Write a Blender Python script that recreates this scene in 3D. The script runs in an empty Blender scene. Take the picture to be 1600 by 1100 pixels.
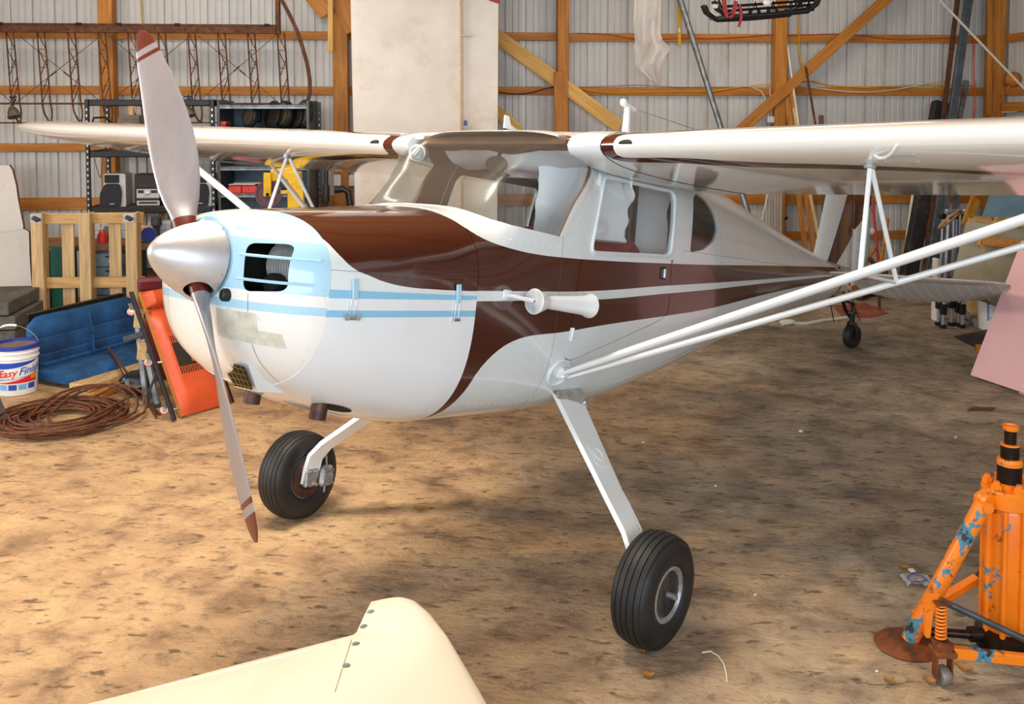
import bpy, bmesh, math, random
import numpy as np
from mathutils import Vector, Matrix, Euler
from mathutils.noise import noise as pnoise
random.seed(7)
SC = bpy.context.scene
COL = SC.collection
PI = math.pi

# ------------------------------------------------------------------ camera
CAM_F, CAM_CY, CAM_PITCH, CAM_H = 1500.0, 250.0, 0.051, 2.012
cd = bpy.data.cameras.new('camera'); cam = bpy.data.objects.new('camera', cd); COL.objects.link(cam)
cam.location = (0, 0, CAM_H); cam.rotation_euler = (PI/2 - CAM_PITCH, 0, 0)
cd.sensor_fit = 'HORIZONTAL'; cd.sensor_width = 36.0; cd.lens = CAM_F / 1600 * 36
cd.shift_y = -(550 - CAM_CY) / 1600; cd.clip_start = 0.05; cd.clip_end = 200
SC.camera = cam

# ------------------------------------------------------------------ world, sun, exposure
wd = bpy.data.worlds.new('world'); SC.world = wd; wd.use_nodes = True
wn = wd.node_tree.nodes; wl = wd.node_tree.links
bg = wn['Background']; sky = wn.new('ShaderNodeTexSky')
sky.sky_type = 'HOSEK_WILKIE'; sky.turbidity = 5.0; sky.ground_albedo = 0.4
sky.sun_direction = Vector((-0.55, -0.45, 0.7)).normalized()
mixw = wn.new('ShaderNodeMix'); mixw.data_type = 'RGBA'; mixw.inputs[0].default_value = 0.62
mixw.inputs[7].default_value = (1.0, 0.98, 0.95, 1)
wl.new(sky.outputs[0], mixw.inputs[6]); wl.new(mixw.outputs[2], bg.inputs[0]); bg.inputs[1].default_value = 1.3

def area_light(name, loc, aim, sx, sy, power, color):
    ld = bpy.data.lights.new(name, 'AREA'); ld.shape = 'RECTANGLE'; ld.size = sx; ld.size_y = sy
    ld.energy = power; ld.color = color
    o = bpy.data.objects.new(name, ld); COL.objects.link(o); o.location = loc
    o.rotation_euler = (Vector(aim) - Vector(loc)).to_track_quat('-Z', 'Y').to_euler()
    return o
# daylight through the side door on the left and the open hangar front behind the camera
area_light('side_door_daylight', (-7.2, 3.9, 2.5), (0.0, 4.5, 0.7), 3.2, 2.6, 170, (1.0, 0.95, 0.86))
area_light('hangar_front_daylight', (-0.5, -4.2, 3.0), (0.3, 5.0, 0.9), 10.0, 3.2, 600, (0.74, 0.88, 1.0))
# warm lamps hanging under the rafters: the big one left of the airplane, two small ones near the back wall
for lx, ly, pw, sx in ((-1.4, 4.0, 182, 1.5), (-3.2, 8.4, 45, 2.4), (2.4, 8.8, 40, 2.4)):
    area_light('shop_lamp_light', (lx, ly, 4.05), (lx, ly + .05, 0), sx, 0.6, pw, (1.0, 0.89, 0.73))

vs = SC.view_settings
vs.view_transform = 'Standard'; vs.look = 'None'; vs.gamma = 1.0; vs.use_curve_mapping = False
vs.exposure = 0.0
SC.display_settings.display_device = 'sRGB'

# ------------------------------------------------------------------ helpers
def lin(c):
    return tuple(((x / 12.92) if x <= 0.04045 else ((x + 0.055) / 1.055) ** 2.4) for x in c)
def hexc(h):
    return lin(tuple(int(h[i:i + 2], 16) / 255 for i in (0, 2, 4)))

class NT:
    """small node-tree writer"""
    def __init__(s, name):
        s.m = bpy.data.materials.new(name); s.m.use_nodes = True
        s.t = s.m.node_tree; s.b = s.t.nodes['Principled BSDF']; s.out = s.t.nodes['Material Output']
        s._xyz = None
    def n(s, typ, **k):
        x = s.t.nodes.new(typ)
        for a, v in k.items(): setattr(x, a, v)
        return x
    def put(s, sock, v):
        if isinstance(v, bpy.types.NodeSocket): s.t.links.new(v, sock)
        else: sock.default_value = v
    def math(s, op, a, b=0.0, c=None, clamp=False):
        x = s.n('ShaderNodeMath', operation=op); x.use_clamp = clamp
        s.put(x.inputs[0], a); s.put(x.inputs[1], b)
        if c is not None: s.put(x.inputs[2], c)
        return x.outputs[0]
    def mix(s, f, a, b, blend='MIX'):
        x = s.n('ShaderNodeMix', data_type='RGBA', blend_type=blend)
        s.put(x.inputs[0], f)
        for i, v in ((6, a), (7, b)):
            if isinstance(v, tuple) and len(v) == 3: v = v + (1,)
            s.put(x.inputs[i], v)
        return x.outputs[2]
    def coord(s): 
        if not hasattr(s, '_tc'): s._tc = s.n('ShaderNodeTexCoord')
        return s._tc.outputs['Object']
    def xyz(s):
        if not s._xyz:
            x = s.n('ShaderNodeSeparateXYZ'); s.t.links.new(s.coord(), x.inputs[0]); s._xyz = x.outputs
        return s._xyz
    def mapping(s, scale=(1, 1, 1), rot=(0, 0, 0), loc=(0, 0, 0), vec=None):
        x = s.n('ShaderNodeMapping'); s.t.links.new(vec or s.coord(), x.inputs[0])
        x.inputs['Scale'].default_value = scale; x.inputs['Rotation'].default_value = rot; x.inputs['Location'].default_value = loc
        return x.outputs[0]
    def noise(s, scale, detail=4, rough=.55, vec=None, dist=0.0):
        x = s.n('ShaderNodeTexNoise'); s.t.links.new(vec or s.coord(), x.inputs['Vector'])
        x.inputs['Scale'].default_value = scale; x.inputs['Detail'].default_value = detail
        x.inputs['Roughness'].default_value = rough; x.inputs['Distortion'].default_value = dist
        return x.outputs[0]
    def ramp(s, f, stops, interp='LINEAR'):
        x = s.n('ShaderNodeValToRGB'); s.put(x.inputs[0], f); e = x.color_ramp.elements; x.color_ramp.interpolation = interp
        while len(e) < len(stops): e.new(0.5)
        for el, (p, c) in zip(e, stops):
            el.position = p; el.color = (tuple(c) + (1,)) if hasattr(c, '__len__') else (c, c, c, 1)
        return x.outputs[0]
    def fcurve(s, x, pts, x0, x1, y0, y1):
        """z = f(x) as a float curve through pts"""
        nx = s.math('DIVIDE', s.math('SUBTRACT', x, x0), x1 - x0, clamp=True)
        c = s.n('ShaderNodeFloatCurve'); cv = c.mapping.curves[0]
        P = [((px - x0) / (x1 - x0), (py - y0) / (y1 - y0)) for px, py in pts]
        cv.points[0].location = P[0]; cv.points[1].location = P[-1]
        for p in P[1:-1]: cv.points.new(*p)
        for p in cv.points: p.handle_type = 'AUTO_CLAMPED'
        c.mapping.update(); s.t.links.new(nx, c.inputs[1])
        return s.math('ADD', s.math('MULTIPLY', c.outputs[0], y1 - y0), y0)
    def gt(s, a, b): return s.math('GREATER_THAN', a, b)
    def lt(s, a, b): return s.math('LESS_THAN', a, b)
    def AND(s, *a):
        r = a[0]
        for x in a[1:]: r = s.math('MULTIPLY', r, x)
        return r
    def OR(s, *a):
        r = a[0]
        for x in a[1:]: r = s.math('MAXIMUM', r, x)
        return r
    def bump(s, h, strength=.3, dist=.01):
        x = s.n('ShaderNodeBump'); x.inputs['Strength'].default_value = strength; x.inputs['Distance'].default_value = dist
        s.put(x.inputs['Height'], h); s.t.links.new(x.outputs[0], s.b.inputs['Normal'])
    def fin(s, color, rough=.5, metal=0.0, coat=0.0, spec=.5):
        if isinstance(color, tuple) and len(color) == 3: color = color + (1,)
        s.put(s.b.inputs['Base Color'], color); s.put(s.b.inputs['Roughness'], rough)
        s.put(s.b.inputs['Metallic'], metal); s.b.inputs['Coat Weight'].default_value = coat
        s.b.inputs['Coat Roughness'].default_value = .06; s.b.inputs['Specular IOR Level'].default_value = spec
        return s.m

def simple(name, h, rough=.5, metal=0.0, var=.12, scale=9.0, coat=0.0, bump=0.0, dirt=None, spec=.5, stretch=(1, 1, 1)):
    t = NT(name); c = hexc(h) if isinstance(h, str) else h
    v = t.mapping(scale=stretch)
    nz = t.noise(scale, 5, .6, v)
    lo = tuple(x * (1 - var * 1.6) for x in c); hi = tuple(min(1, x * (1 + var)) for x in c)
    col = t.ramp(nz, [(.3, lo), (.7, hi)])
    if dirt:
        n2 = t.noise(scale * .45, 6, .7, v)
        col = t.mix(t.ramp(n2, [(.52, 0.0), (.68, 1.0)]), col, hexc(dirt))
    if bump: t.bump(nz, bump, .01)
    return t.fin(col, rough, metal, coat, spec)

def wood(name, h1, h2, axis=2, rough=.6, sc=1.0):
    """sawn timber: grain runs along the object's local axis"""
    t = NT(name); s = [14 * sc, 14 * sc, 14 * sc]; s[axis] = .9 * sc
    v = t.mapping(scale=tuple(s))
    g = t.noise(2.2, 6, .62, v, .7)
    s2 = [5, 5, 5]; s2[axis] = 1.6; k = t.noise(1.6, 2, .5, t.mapping(scale=tuple(s2)))
    col = t.ramp(g, [(.28, hexc(h2)), (.62, hexc(h1)), (.85, tuple(min(1, x * 1.12) for x in hexc(h1)))])
    col = t.mix(t.ramp(k, [(.70, 0.0), (.76, .75)]), col, tuple(x * .35 for x in hexc(h2)))
    t.bump(g, .25, .004)
    return t.fin(col, rough)

PM = {}          # world matrix kept for every object a builder may parent to
def basis(z, x=None):
    z = Vector(z).normalized()
    if x is None: x = Vector((1, 0, 0)) if abs(z.x) < .9 else Vector((0, 1, 0))
    y = z.cross(Vector(x)).normalized(); x = y.cross(z).normalized()
    return x, y, z

class MB:
    """collects shapes in world (or in the parent's local) coordinates and links them as one mesh object"""
    def __init__(s): s.v = []; s.f = []; s.m = []
    def add(s, V, F, m=0):
        o = len(s.v); s.v += [tuple(x) for x in V]; s.f += [tuple(i + o for i in f) for f in F]; s.m += [m] * len(F); return s
    def box(s, c, size, rot=None, m=0, bev=0.0):
        hx, hy, hz = [x / 2 for x in size]; c = Vector(c)
        R = rot if rot is not None else Matrix.Identity(3)
        if isinstance(R, (Euler,)): R = R.to_matrix()
        if bev <= 0:
            V = [c + R @ Vector((a * hx, b * hy, d * hz)) for d in (-1, 1) for b in (-1, 1) for a in (-1, 1)]
            return s.add(V, [(0, 2, 3, 1), (4, 5, 7, 6), (0, 1, 5, 4), (2, 6, 7, 3), (0, 4, 6, 2), (1, 3, 7, 5)], m)
        bev = min(bev, hx * .8, hy * .8, hz * .8); V = []; idx = {}
        for d in (-1, 1):
            for b in (-1, 1):
                for a in (-1, 1):
                    for ax in range(3):
                        e = [hx - bev, hy - bev, hz - bev]; e[ax] += bev
                        idx[(a, b, d, ax)] = len(V); V.append(c + R @ Vector((a * e[0], b * e[1], d * e[2])))
        F = []
        for ax in range(3):
            o = [i for i in range(3) if i != ax]
            for sg in (-1, 1):
                q = []
                for u, w in ((-1, -1), (1, -1), (1, 1), (-1, 1)):
                    k = [0, 0, 0]; k[ax] = sg; k[o[0]] = u; k[o[1]] = w; q.append(idx[(*k, ax)])
                F.append(q)
            for u in (-1, 1):
                for w in (-1, 1):
                    k1 = [0, 0, 0]; k2 = [0, 0, 0]; k1[ax] = -1; k2[ax] = 1
                    for k in (k1, k2): k[o[0]] = u; k[o[1]] = w
                    F.append([idx[(*k1, o[0])], idx[(*k2, o[0])], idx[(*k2, o[1])], idx[(*k1, o[1])]])
        for d in (-1, 1):
            for b in (-1, 1):
                for a in (-1, 1): F.append([idx[(a, b, d, i)] for i in range(3)])
        return s.add(V, F, m)
    def bar(s, p, q, w, h, up=(0, 0, 1), m=0, bev=0.0):
        """rectangular beam from p to q, h measured along up"""
        p = Vector(p); q = Vector(q); d = q - p; y = d.normalized(); x = y.cross(Vector(up))
        if x.length < 1e-5: x = y.cross(Vector((1, 0, 0)))
        x.normalize(); z = x.cross(y); R = Matrix((x, y, z)).transposed()
        return s.box((p + q) / 2, (w, d.length, h), R, m, bev)
    def tube(s, pts, r, n=8, closed=False, caps=True, m=0):
        pts = [Vector(p) for p in pts]; N = len(pts); V = []
        rr = r if hasattr(r, '__len__') else [r] * N
        T = [(pts[(i + 1) % N] - pts[i - 1]) if closed else (pts[min(i + 1, N - 1)] - pts[max(i - 1, 0)]) for i in range(N)]
        x, y, z = basis(T[0]); 
        for i in range(N):
            t = T[i].normalized(); x = (x - t * x.dot(t))
            if x.length < 1e-6: x = basis(t)[0]
            x.normalize(); y = t.cross(x)
            V += [pts[i] + (x * math.cos(2 * PI * k / n) + y * math.sin(2 * PI * k / n)) * rr[i] for k in range(n)]
        F = []
        for i in range(N if closed else N - 1):
            j = (i + 1) % N
            F += [(i * n + k, i * n + (k + 1) % n, j * n + (k + 1) % n, j * n + k) for k in range(n)]
        if caps and not closed: F += [tuple(range(n))[::-1], tuple((N - 1) * n + k for k in range(n))]
        return s.add(V, F, m)
    def lathe(s, prof, o, axis, n=24, m=0, x=None, a0=0.0, a1=2 * PI):
        """prof: (radius, height along axis)"""
        x, y, z = basis(axis, x); o = Vector(o); V = []; full = abs(a1 - a0 - 2 * PI) < 1e-6; K = n if full else n + 1
        for r, h in prof:
            V += [o + z * h + (x * math.cos(a0 + (a1 - a0) * k / n) + y * math.sin(a0 + (a1 - a0) * k / n)) * r for k in range(K)]
        F = []
        for i in range(len(prof) - 1):
            for k in range(n):
                k2 = (k + 1) % K
                F.append((i * K + k, i * K + k2, (i + 1) * K + k2, (i + 1) * K + k))
        if full:
            if prof[0][0] > 1e-6: F.append(tuple(range(K))[::-1])
            if prof[-1][0] > 1e-6: F.append(tuple((len(prof) - 1) * K + k for k in range(K)))
        return s.add(V, F, m)
    def cyl(s, p, q, r, n=12, m=0, r2=None):
        p = Vector(p); q = Vector(q); return s.lathe([(r, 0), (r if r2 is None else r2, (q - p).length)], p, q - p, n, m)
    def prism(s, poly, o, ex, ey, depth, m=0):
        """polygon in the plane (ex, ey) through o, pushed along ex x ey by depth (centred)"""
        o = Vector(o); ex = Vector(ex); ey = Vector(ey); ez = ex.cross(ey).normalized(); n = len(poly)
        V = [o + ex * a + ey * b - ez * depth / 2 for a, b in poly] + [o + ex * a + ey * b + ez * depth / 2 for a, b in poly]
        F = [tuple(range(n))[::-1], tuple(range(n, 2 * n))] + [(i, (i + 1) % n, n + (i + 1) % n, n + i) for i in range(n)]
        return s.add(V, F, m)
    def grid(s, P, cu=False, cv=False, m=0):
        nu, nv = len(P), len(P[0]); V = [p for row in P for p in row]; F = []
        for i in range(nu if cu else nu - 1):
            for j in range(nv if cv else nv - 1):
                F.append((i * nv + j, ((i + 1) % nu) * nv + j, ((i + 1) % nu) * nv + (j + 1) % nv, i * nv + (j + 1) % nv))
        return s.add(V, F, m)
    def sphere(s, c, r, n=10, m=0, sc=(1, 1, 1)):
        c = Vector(c); P = []
        for i in range(n // 2 + 1):
            a = PI * i / (n // 2); P.append([c + Vector((math.sin(a) * math.cos(2 * PI * k / n) * r * sc[0], math.sin(a) * math.sin(2 * PI * k / n) * r * sc[1], math.cos(a) * r * sc[2])) for k in range(n)])
        return s.grid(P, cv=True, m=m)
    def mesh(s, name, mats, smooth=None, weld=True, inv=None, local=False):
        me = bpy.data.meshes.new(name)
        V = s.v if inv is None else [tuple(inv @ Vector(v)) for v in s.v]
        me.from_pydata(V, [], s.f); me.update()
        for mt in (mats if isinstance(mats, (list, tuple)) else [mats]): me.materials.append(mt)
        for p, mi in zip(me.polygons, s.m): p.material_index = mi
        bm = bmesh.new(); bm.from_mesh(me)
        if weld: bmesh.ops.remove_doubles(bm, verts=bm.verts, dist=1e-5)
        bmesh.ops.recalc_face_normals(bm, faces=bm.faces)
        bm.to_mesh(me); bm.free()
        if smooth is not None:
            me.shade_smooth(); me.set_sharp_from_angle(angle=math.radians(smooth))
        return me
    def build(s, name, mats, parent=None, smooth=None, label=None, local=False, weld=True, kind=None):
        inv = None
        if parent is not None and not local: inv = PM[parent].inverted()
        me = s.mesh(name, mats, smooth, weld, inv)
        o = bpy.data.objects.new(name, me); COL.objects.link(o)
        if parent is not None: o.parent = parent; PM[o] = PM[parent]
        else: PM[o] = Matrix.Identity(4)
        if label: o['label'] = label
        if kind: o['kind'] = kind
        return o

def thing(name, label, cat, loc=(0, 0, 0), rot=None, group=None, kind=None):
    """Empty at the thing's base; rot is a 3x3 matrix or a z angle"""
    o = bpy.data.objects.new(name, None); COL.objects.link(o)
    R = Matrix.Identity(3) if rot is None else (Matrix.Rotation(rot, 3, 'Z') if isinstance(rot, (int, float)) else rot)
    M = Matrix.Translation(Vector(loc)) @ R.to_4x4(); o.matrix_world = M; PM[o] = M
    o.empty_display_size = .1
    tag(o, label, cat, group, kind); return o
def tag(o, label, cat, group=None, kind=None):
    if label: o['label'] = label
    if cat: o['category'] = cat
    if group: o['group'] = group
    if kind: o['kind'] = kind
    return o
def one(mb, name, mats, label, cat, smooth=None, group=None, kind=None, origin=None):
    """a thing that is one mesh, its origin at its base"""
    if origin is None:
        a = np.array(mb.v); origin = Vector(((a[:, 0].min() + a[:, 0].max()) / 2, (a[:, 1].min() + a[:, 1].max()) / 2, a[:, 2].min()))
    M = Matrix.Translation(Vector(origin)); me = mb.mesh(name, mats, smooth, True, M.inverted())
    o = bpy.data.objects.new(name, me); COL.objects.link(o); o.matrix_world = M; PM[o] = M
    return tag(o, label, cat, group, kind)
def copy_thing(root, M, label, group=None):
    r = root.copy(); COL.objects.link(r); r.matrix_world = M; PM[r] = M; r['label'] = label
    if group: r['group'] = group
    for ch in [c for c in COL.objects if c.parent == root]:
        c = ch.copy(); COL.objects.link(c); c.parent = r
        for g in [x for x in COL.objects if x.parent == ch]:
            d = g.copy(); COL.objects.link(d); d.parent = c
    return r
def piece(mesh, name, parent, loc=None, R=None, label=None):
    """a part that shares a mesh, placed in the parent's local frame"""
    o = bpy.data.objects.new(name, mesh); COL.objects.link(o); o.parent = parent
    M = Matrix.Identity(4)
    if R is not None: M = R.to_4x4()
    if loc is not None: M = Matrix.Translation(Vector(loc)) @ M
    o.matrix_local = M; PM[o] = PM[parent] @ M
    if label: o['label'] = label
    return o

# points of the place: rays of the survey camera cut with the floor, with a wall plane or with a plane at a given distance
def _ray(px, py):
    a = (px - 800) / CAM_F; b = -(py - CAM_CY) / CAM_F; c, s = math.cos(CAM_PITCH), math.sin(CAM_PITCH)
    return Vector((a, c + b * s, -s + b * c))
EYE = Vector((0, 0, CAM_H))
def floor_at(px, py, z=0.0):
    d = _ray(px, py); return EYE + d * ((z - CAM_H) / d.z)
def at(px, py, Y):
    d = _ray(px, py); return EYE + d * (Y / d.y)
WU = Vector((0.9973, 0.0736, 0)); WN = Vector((0.0736, -0.9973, 0)); WO = Vector((0, 10.655, 0))
def wall(u, d, z): return WO + WU * u + WN * d + Vector((0, 0, z))
def wall_at(px, py, d=0.0):
    r = _ray(px, py); o = WO + WN * d; t = (o - EYE).dot(WN) / r.dot(WN); return EYE + r * t
def wall_uz(px, py, d=0.0):
    p = wall_at(px, py, d) - WO; return p.dot(WU), p.z
WR = Matrix((WU, -WN, Vector((0, 0, 1)))).transposed()      # wall frame: x along the wall, y into it, z up
# ------------------------------------------------------------------ materials of the place
M = {}
def floor_mat():
    t = NT('dusty_floor'); 
    v1 = t.mapping(scale=(.95, 1.1, 1), rot=(0, 0, .35))
    big = t.noise(.55, 4, .6, None, .8)
    streak = t.noise(3.4, 10, .62, v1, .35)
    fine = t.noise(9, 8, .72, t.mapping(scale=(.9, 1.15, 1), rot=(0, 0, .45)), .25)
    speck = t.noise(85, 3, .6)
    base = t.ramp(streak, [(.26, hexc('77604A')), (.38, hexc('9F8062')), (.48, hexc('C09D78')), (.66, hexc('D4B286'))])
    grey = t.ramp(streak, [(.26, hexc('57534D')), (.42, hexc('827B6E')), (.56, hexc('9C9182')), (.72, hexc('AFA28E'))])
    x, y, z = t.xyz()
    # grey concrete shows in worn patches; towards the right the grey also paints shade in
    side = t.math('ADD', t.math('MULTIPLY', x, .22), t.math('MULTIPLY', t.math('SUBTRACT', big, .5), 2.2))
    col = t.mix(t.ramp(t.math('ADD', side, .45), [(.32, 0.0), (.75, .85)]), base, grey)
    col = t.mix(t.ramp(fine, [(.36, .5), (.47, 0.0)]), col, hexc('5E4E3C'))
    col = t.mix(t.ramp(t.noise(1.1, 6, .75, None, .5), [(.58, 0.0), (.74, .5)]), col, hexc('5E5142'))
    dash = t.noise(15, 4, .6, t.mapping(scale=(.6, 1.5, 1), rot=(0, 0, .6)), .2)
    col = t.mix(t.ramp(dash, [(.59, 0.0), (.66, .7)]), col, hexc('4A3D30'))
    col = t.mix(t.ramp(dash, [(.30, .45), (.40, 0.0)]), col, hexc('CBB08A'))
    col = t.mix(t.ramp(speck, [(.66, 0.0), (.72, .5)]), col, hexc('D8C6A2'))
    h = t.math('ADD', t.math('MULTIPLY', streak, .8), t.math('SUBTRACT', t.math('MULTIPLY', fine, .7), t.math('MULTIPLY', dash, .5)))
    t.bump(h, .8, .04)
    return t.fin(col, t.ramp(streak, [(.3, .62), (.6, .9)]), spec=.25)
M['floor'] = floor_mat()
M['steel'] = simple('painted_wall_steel', 'C6C6C5', .42, 0, .06, 3, dirt='B2AEA6', stretch=(1, 1, .35))
M['wood_x'] = wood('amber_timber_horizontal', 'C98A3C', '9E6126', 0)
M['wood_z'] = wood('amber_timber_vertical', 'C58336', '97591F', 2)
M['wood_y'] = wood('amber_timber', 'C07E2C', '93581B', 1)
M['wood_pale'] = wood('pale_timber', 'DDB264', 'B98A3C', 1)
M['wood_old'] = wood('weathered_timber', 'DDBE8C', 'B08C5C', 1)
M['roof'] = simple('roof_boards', 'D8B88E', .6, 0, .15, 4)
M['pine_z'] = wood('pale_pine_upright', 'DDBE8C', 'B08C5C', 2); M['pine_x'] = wood('pale_pine_across', 'D9B277', 'A9803F', 0); M['amber_z'] = wood('amber_timber_upright', 'B97A2E', '8A5420', 2)
M['black'] = simple('black_paint', '17181B', .4, .2, .2, 20)
M['galv'] = simple('galvanised_steel', '8D949A', .42, .8, .25, 14, dirt='6C6B66')
M['zinc'] = simple('bright_zinc', 'C8CCD0', .25, .9, .1, 20)
M['rust'] = simple('rusty_steel', '5E3B28', .75, .3, .35, 25, bump=.3, dirt='7E4B2B')
M['white'] = simple('white_paint', 'EDEDEA', .35, 0, .03, 6)

def structure(name, mb, mat, parent=None, smooth=None):
    o = mb.build(name, mat, parent, smooth)
    if parent is None: o['kind'] = 'structure'
    return o

# ------------------------------------------------------------------ floor
b = MB(); b.box((0, 2.6, -.1), (22, 22, .2)); structure('floor', b, M['floor'])

# ------------------------------------------------------------------ back wall: ribbed steel panels, girts, posts, braces
UL, UR, ZT = -7.7, 5.62, 4.25
def panel_mesh(name, wid, hgt):
    """ribs pushed outwards, three minor flutes between the major ribs; x across, y outwards, z up"""
    prof = []; nr = round(wid / .2286)
    for i in range(nr):
        o = i * .2286
        prof += [(o + 0, .004), (o + .003, .028), (o + .022, .028), (o + .027, .001), (o + .085, 0), (o + .087, .010), (o + .098, .010), (o + .107, 0),
                 (o + .152, 0), (o + .154, .010), (o + .165, .010), (o + .174, 0)]
    prof.append((nr * .2286 - .004, 0)); prof.append((nr * .2286 - .003, .004))
    b = MB(); b.grid([[(x, y, 0), (x, y, hgt)] for x, y in prof]); return b.mesh(name, M['steel'])
wb = bpy.data.objects.new('wall_back', None); COL.objects.link(wb); wb['kind'] = 'structure'
MW = Matrix.Translation(WO) @ WR.to_4x4(); wb.matrix_world = MW; PM[wb] = MW
pm = panel_mesh('wall_panel', .9144, ZT)
k = UR - .9144
while k > UL - .95:
    piece(pm, 'wall_panel', wb, (k, .002, 0)); k -= .9144
GZ = [(2.83, .092), (2.235, .092), (1.625, .092), (1.02, .13), (.60, .09), (3.44, .092), (4.1, .14)]
posts = [wall_uz(x, 250, .12)[0] for x in (172, 534, 878.5, 1215.5)]
POST_U = [posts[0] - 2.6] + posts + [UR - .13]
def local_bar(parent, name, p, q, w, h, mat, up=(0, 0, 1), bev=.003):
    """beam given in the parent's frame whose own y axis runs along the grain"""
    p = Vector(p); q = Vector(q); d = q - p; y = d.normalized(); x = y.cross(Vector(up)).normalized(); z = x.cross(y)
    b = MB(); b.box((0, 0, 0), (w, d.length, h), bev=bev)
    return piece(b.mesh(name, mat), name, parent, (p + q) / 2, Matrix((x, y, z)).transposed())
for gz, gh in GZ:
    cuts = [UL] + POST_U[1:-1] + [UR]
    for a, c in zip(cuts[:-1], cuts[1:]):
        dz = random.uniform(-.004, .004)
        local_bar(wb, 'girt', (a + .002, -.022, gz + dz), (c - .002, -.022, gz + dz), .04, gh, M['wood_y'])
for i, u in enumerate(POST_U):
    w = [.14, .15, .16, .125, .135, .17][i]
    local_bar(wb, 'post', (u, -.115, 0), (u, -.115, ZT), w, .145, M['wood_y'], up=(0, 1, 0), bev=.006)
def wall_beam(name, px0, px1, d, w, thick, mat, parent=wb):
    """beam lying flat against the wall between two points of it"""
    a = wall_uz(*px0, d); c = wall_uz(*px1, d)
    return local_bar(parent, name, (a[0], -d, a[1]), (c[0], -d, c[1]), w, thick, mat, up=(0, 1, 0))
wall_beam('brace', (770, 52), (968, 198), .21, .15, .04, M['wood_pale'])
wall_beam('brace', (1150, 210), (1405, -20), .21, .115, .04, M['wood_y'])
wall_beam('brace', (774, 172), (812, 205), .21, .12, .04, M['wood_pale'])
wall_beam('scab_board', (876, 112), (877, 310), .25, .15, .04, M['wood_y'])
wall_beam('scab_board', (516.5, -20), (516.5, 80), .30, .055, .025, M['wood_pale'])
wall_beam('gusset_board', (484, -10), (511, 22), .24, .16, .03, M['wood_y'])
wall_beam('gusset_board', (520, -30), (555, 48), .22, .2, .03, M['wood_y'])
wall_beam('corner_trim', (1547, -30), (1545, 180), .2, .05, .04, M['wood_y'])

# right wall: the same panels turned to run towards the camera
wr = bpy.data.objects.new('wall_right', None); COL.objects.link(wr); wr['kind'] = 'structure'
RR = Matrix((-WN, -WU, Vector((0, 0, 1)))).transposed()
RR = Matrix((WN, WU, Vector((0, 0, 1)))).transposed(); MRW = Matrix.Translation(wall(UR, 0, 0)) @ RR.to_4x4(); wr.matrix_world = MRW; PM[wr] = MRW
for i in range(8): piece(pm, 'wall_panel', wr, (.02 + i * .9144, .002, 0))
for gz, gh in GZ:
    for a in range(3): local_bar(wr, 'girt', (.02 + a * 2.44, -.022, gz), (.02 + a * 2.44 + 2.43, -.022, gz), .04, gh, M['wood_y'])
for a in (2.44, 4.88, 7.2): local_bar(wr, 'post', (a, -.115, 0), (a, -.115, ZT), .14, .145, M['wood_y'], up=(0, 1, 0))
local_bar(wr, 'header_board', (.22, -.075, 2.06), (1.4, -.075, 2.06), .06, .10, M['wood_y'])
local_bar(wr, 'jamb_board', (.86, -.10, 1.0), (.86, -.10, 2.42), .13, .05, M['wood_y'], up=(0, 1, 0))
# left wall behind the shelves, then the open side door; roof; rafters
wl_ = bpy.data.objects.new('wall_left', None); COL.objects.link(wl_); wl_['kind'] = 'structure'
RL = Matrix((-WN, -WU, Vector((0, 0, 1)))).transposed(); MLW = Matrix.Translation(wall(UL, 4.6, 0)) @ RL.to_4x4(); wl_.matrix_world = MLW; PM[wl_] = MLW
for i in range(5): piece(pm, 'wall_panel', wl_, (.02 + i * .9144, .002, 0))
for gz, gh in GZ: local_bar(wl_, 'girt', (0, -.022, gz), (4.55, -.022, gz), .04, gh, M['wood_y'])
cl = bpy.data.objects.new('ceiling', None); COL.objects.link(cl); cl['kind'] = 'structure'; PM[cl] = MW; cl.matrix_world = MW
b = MB(); b.box(((UL + UR) / 2, -6.5, ZT + .08), (UR - UL + .3, 13.6, .1)); piece(b.mesh('roof_deck', M['roof']), 'roof_deck', cl)
for k in range(6): local_bar(cl, 'rafter', (UL, -.6 - k * 2.4, ZT - .1), (UR, -.6 - k * 2.4, ZT - .1), .09, .24, M['wood_y'])
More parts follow.
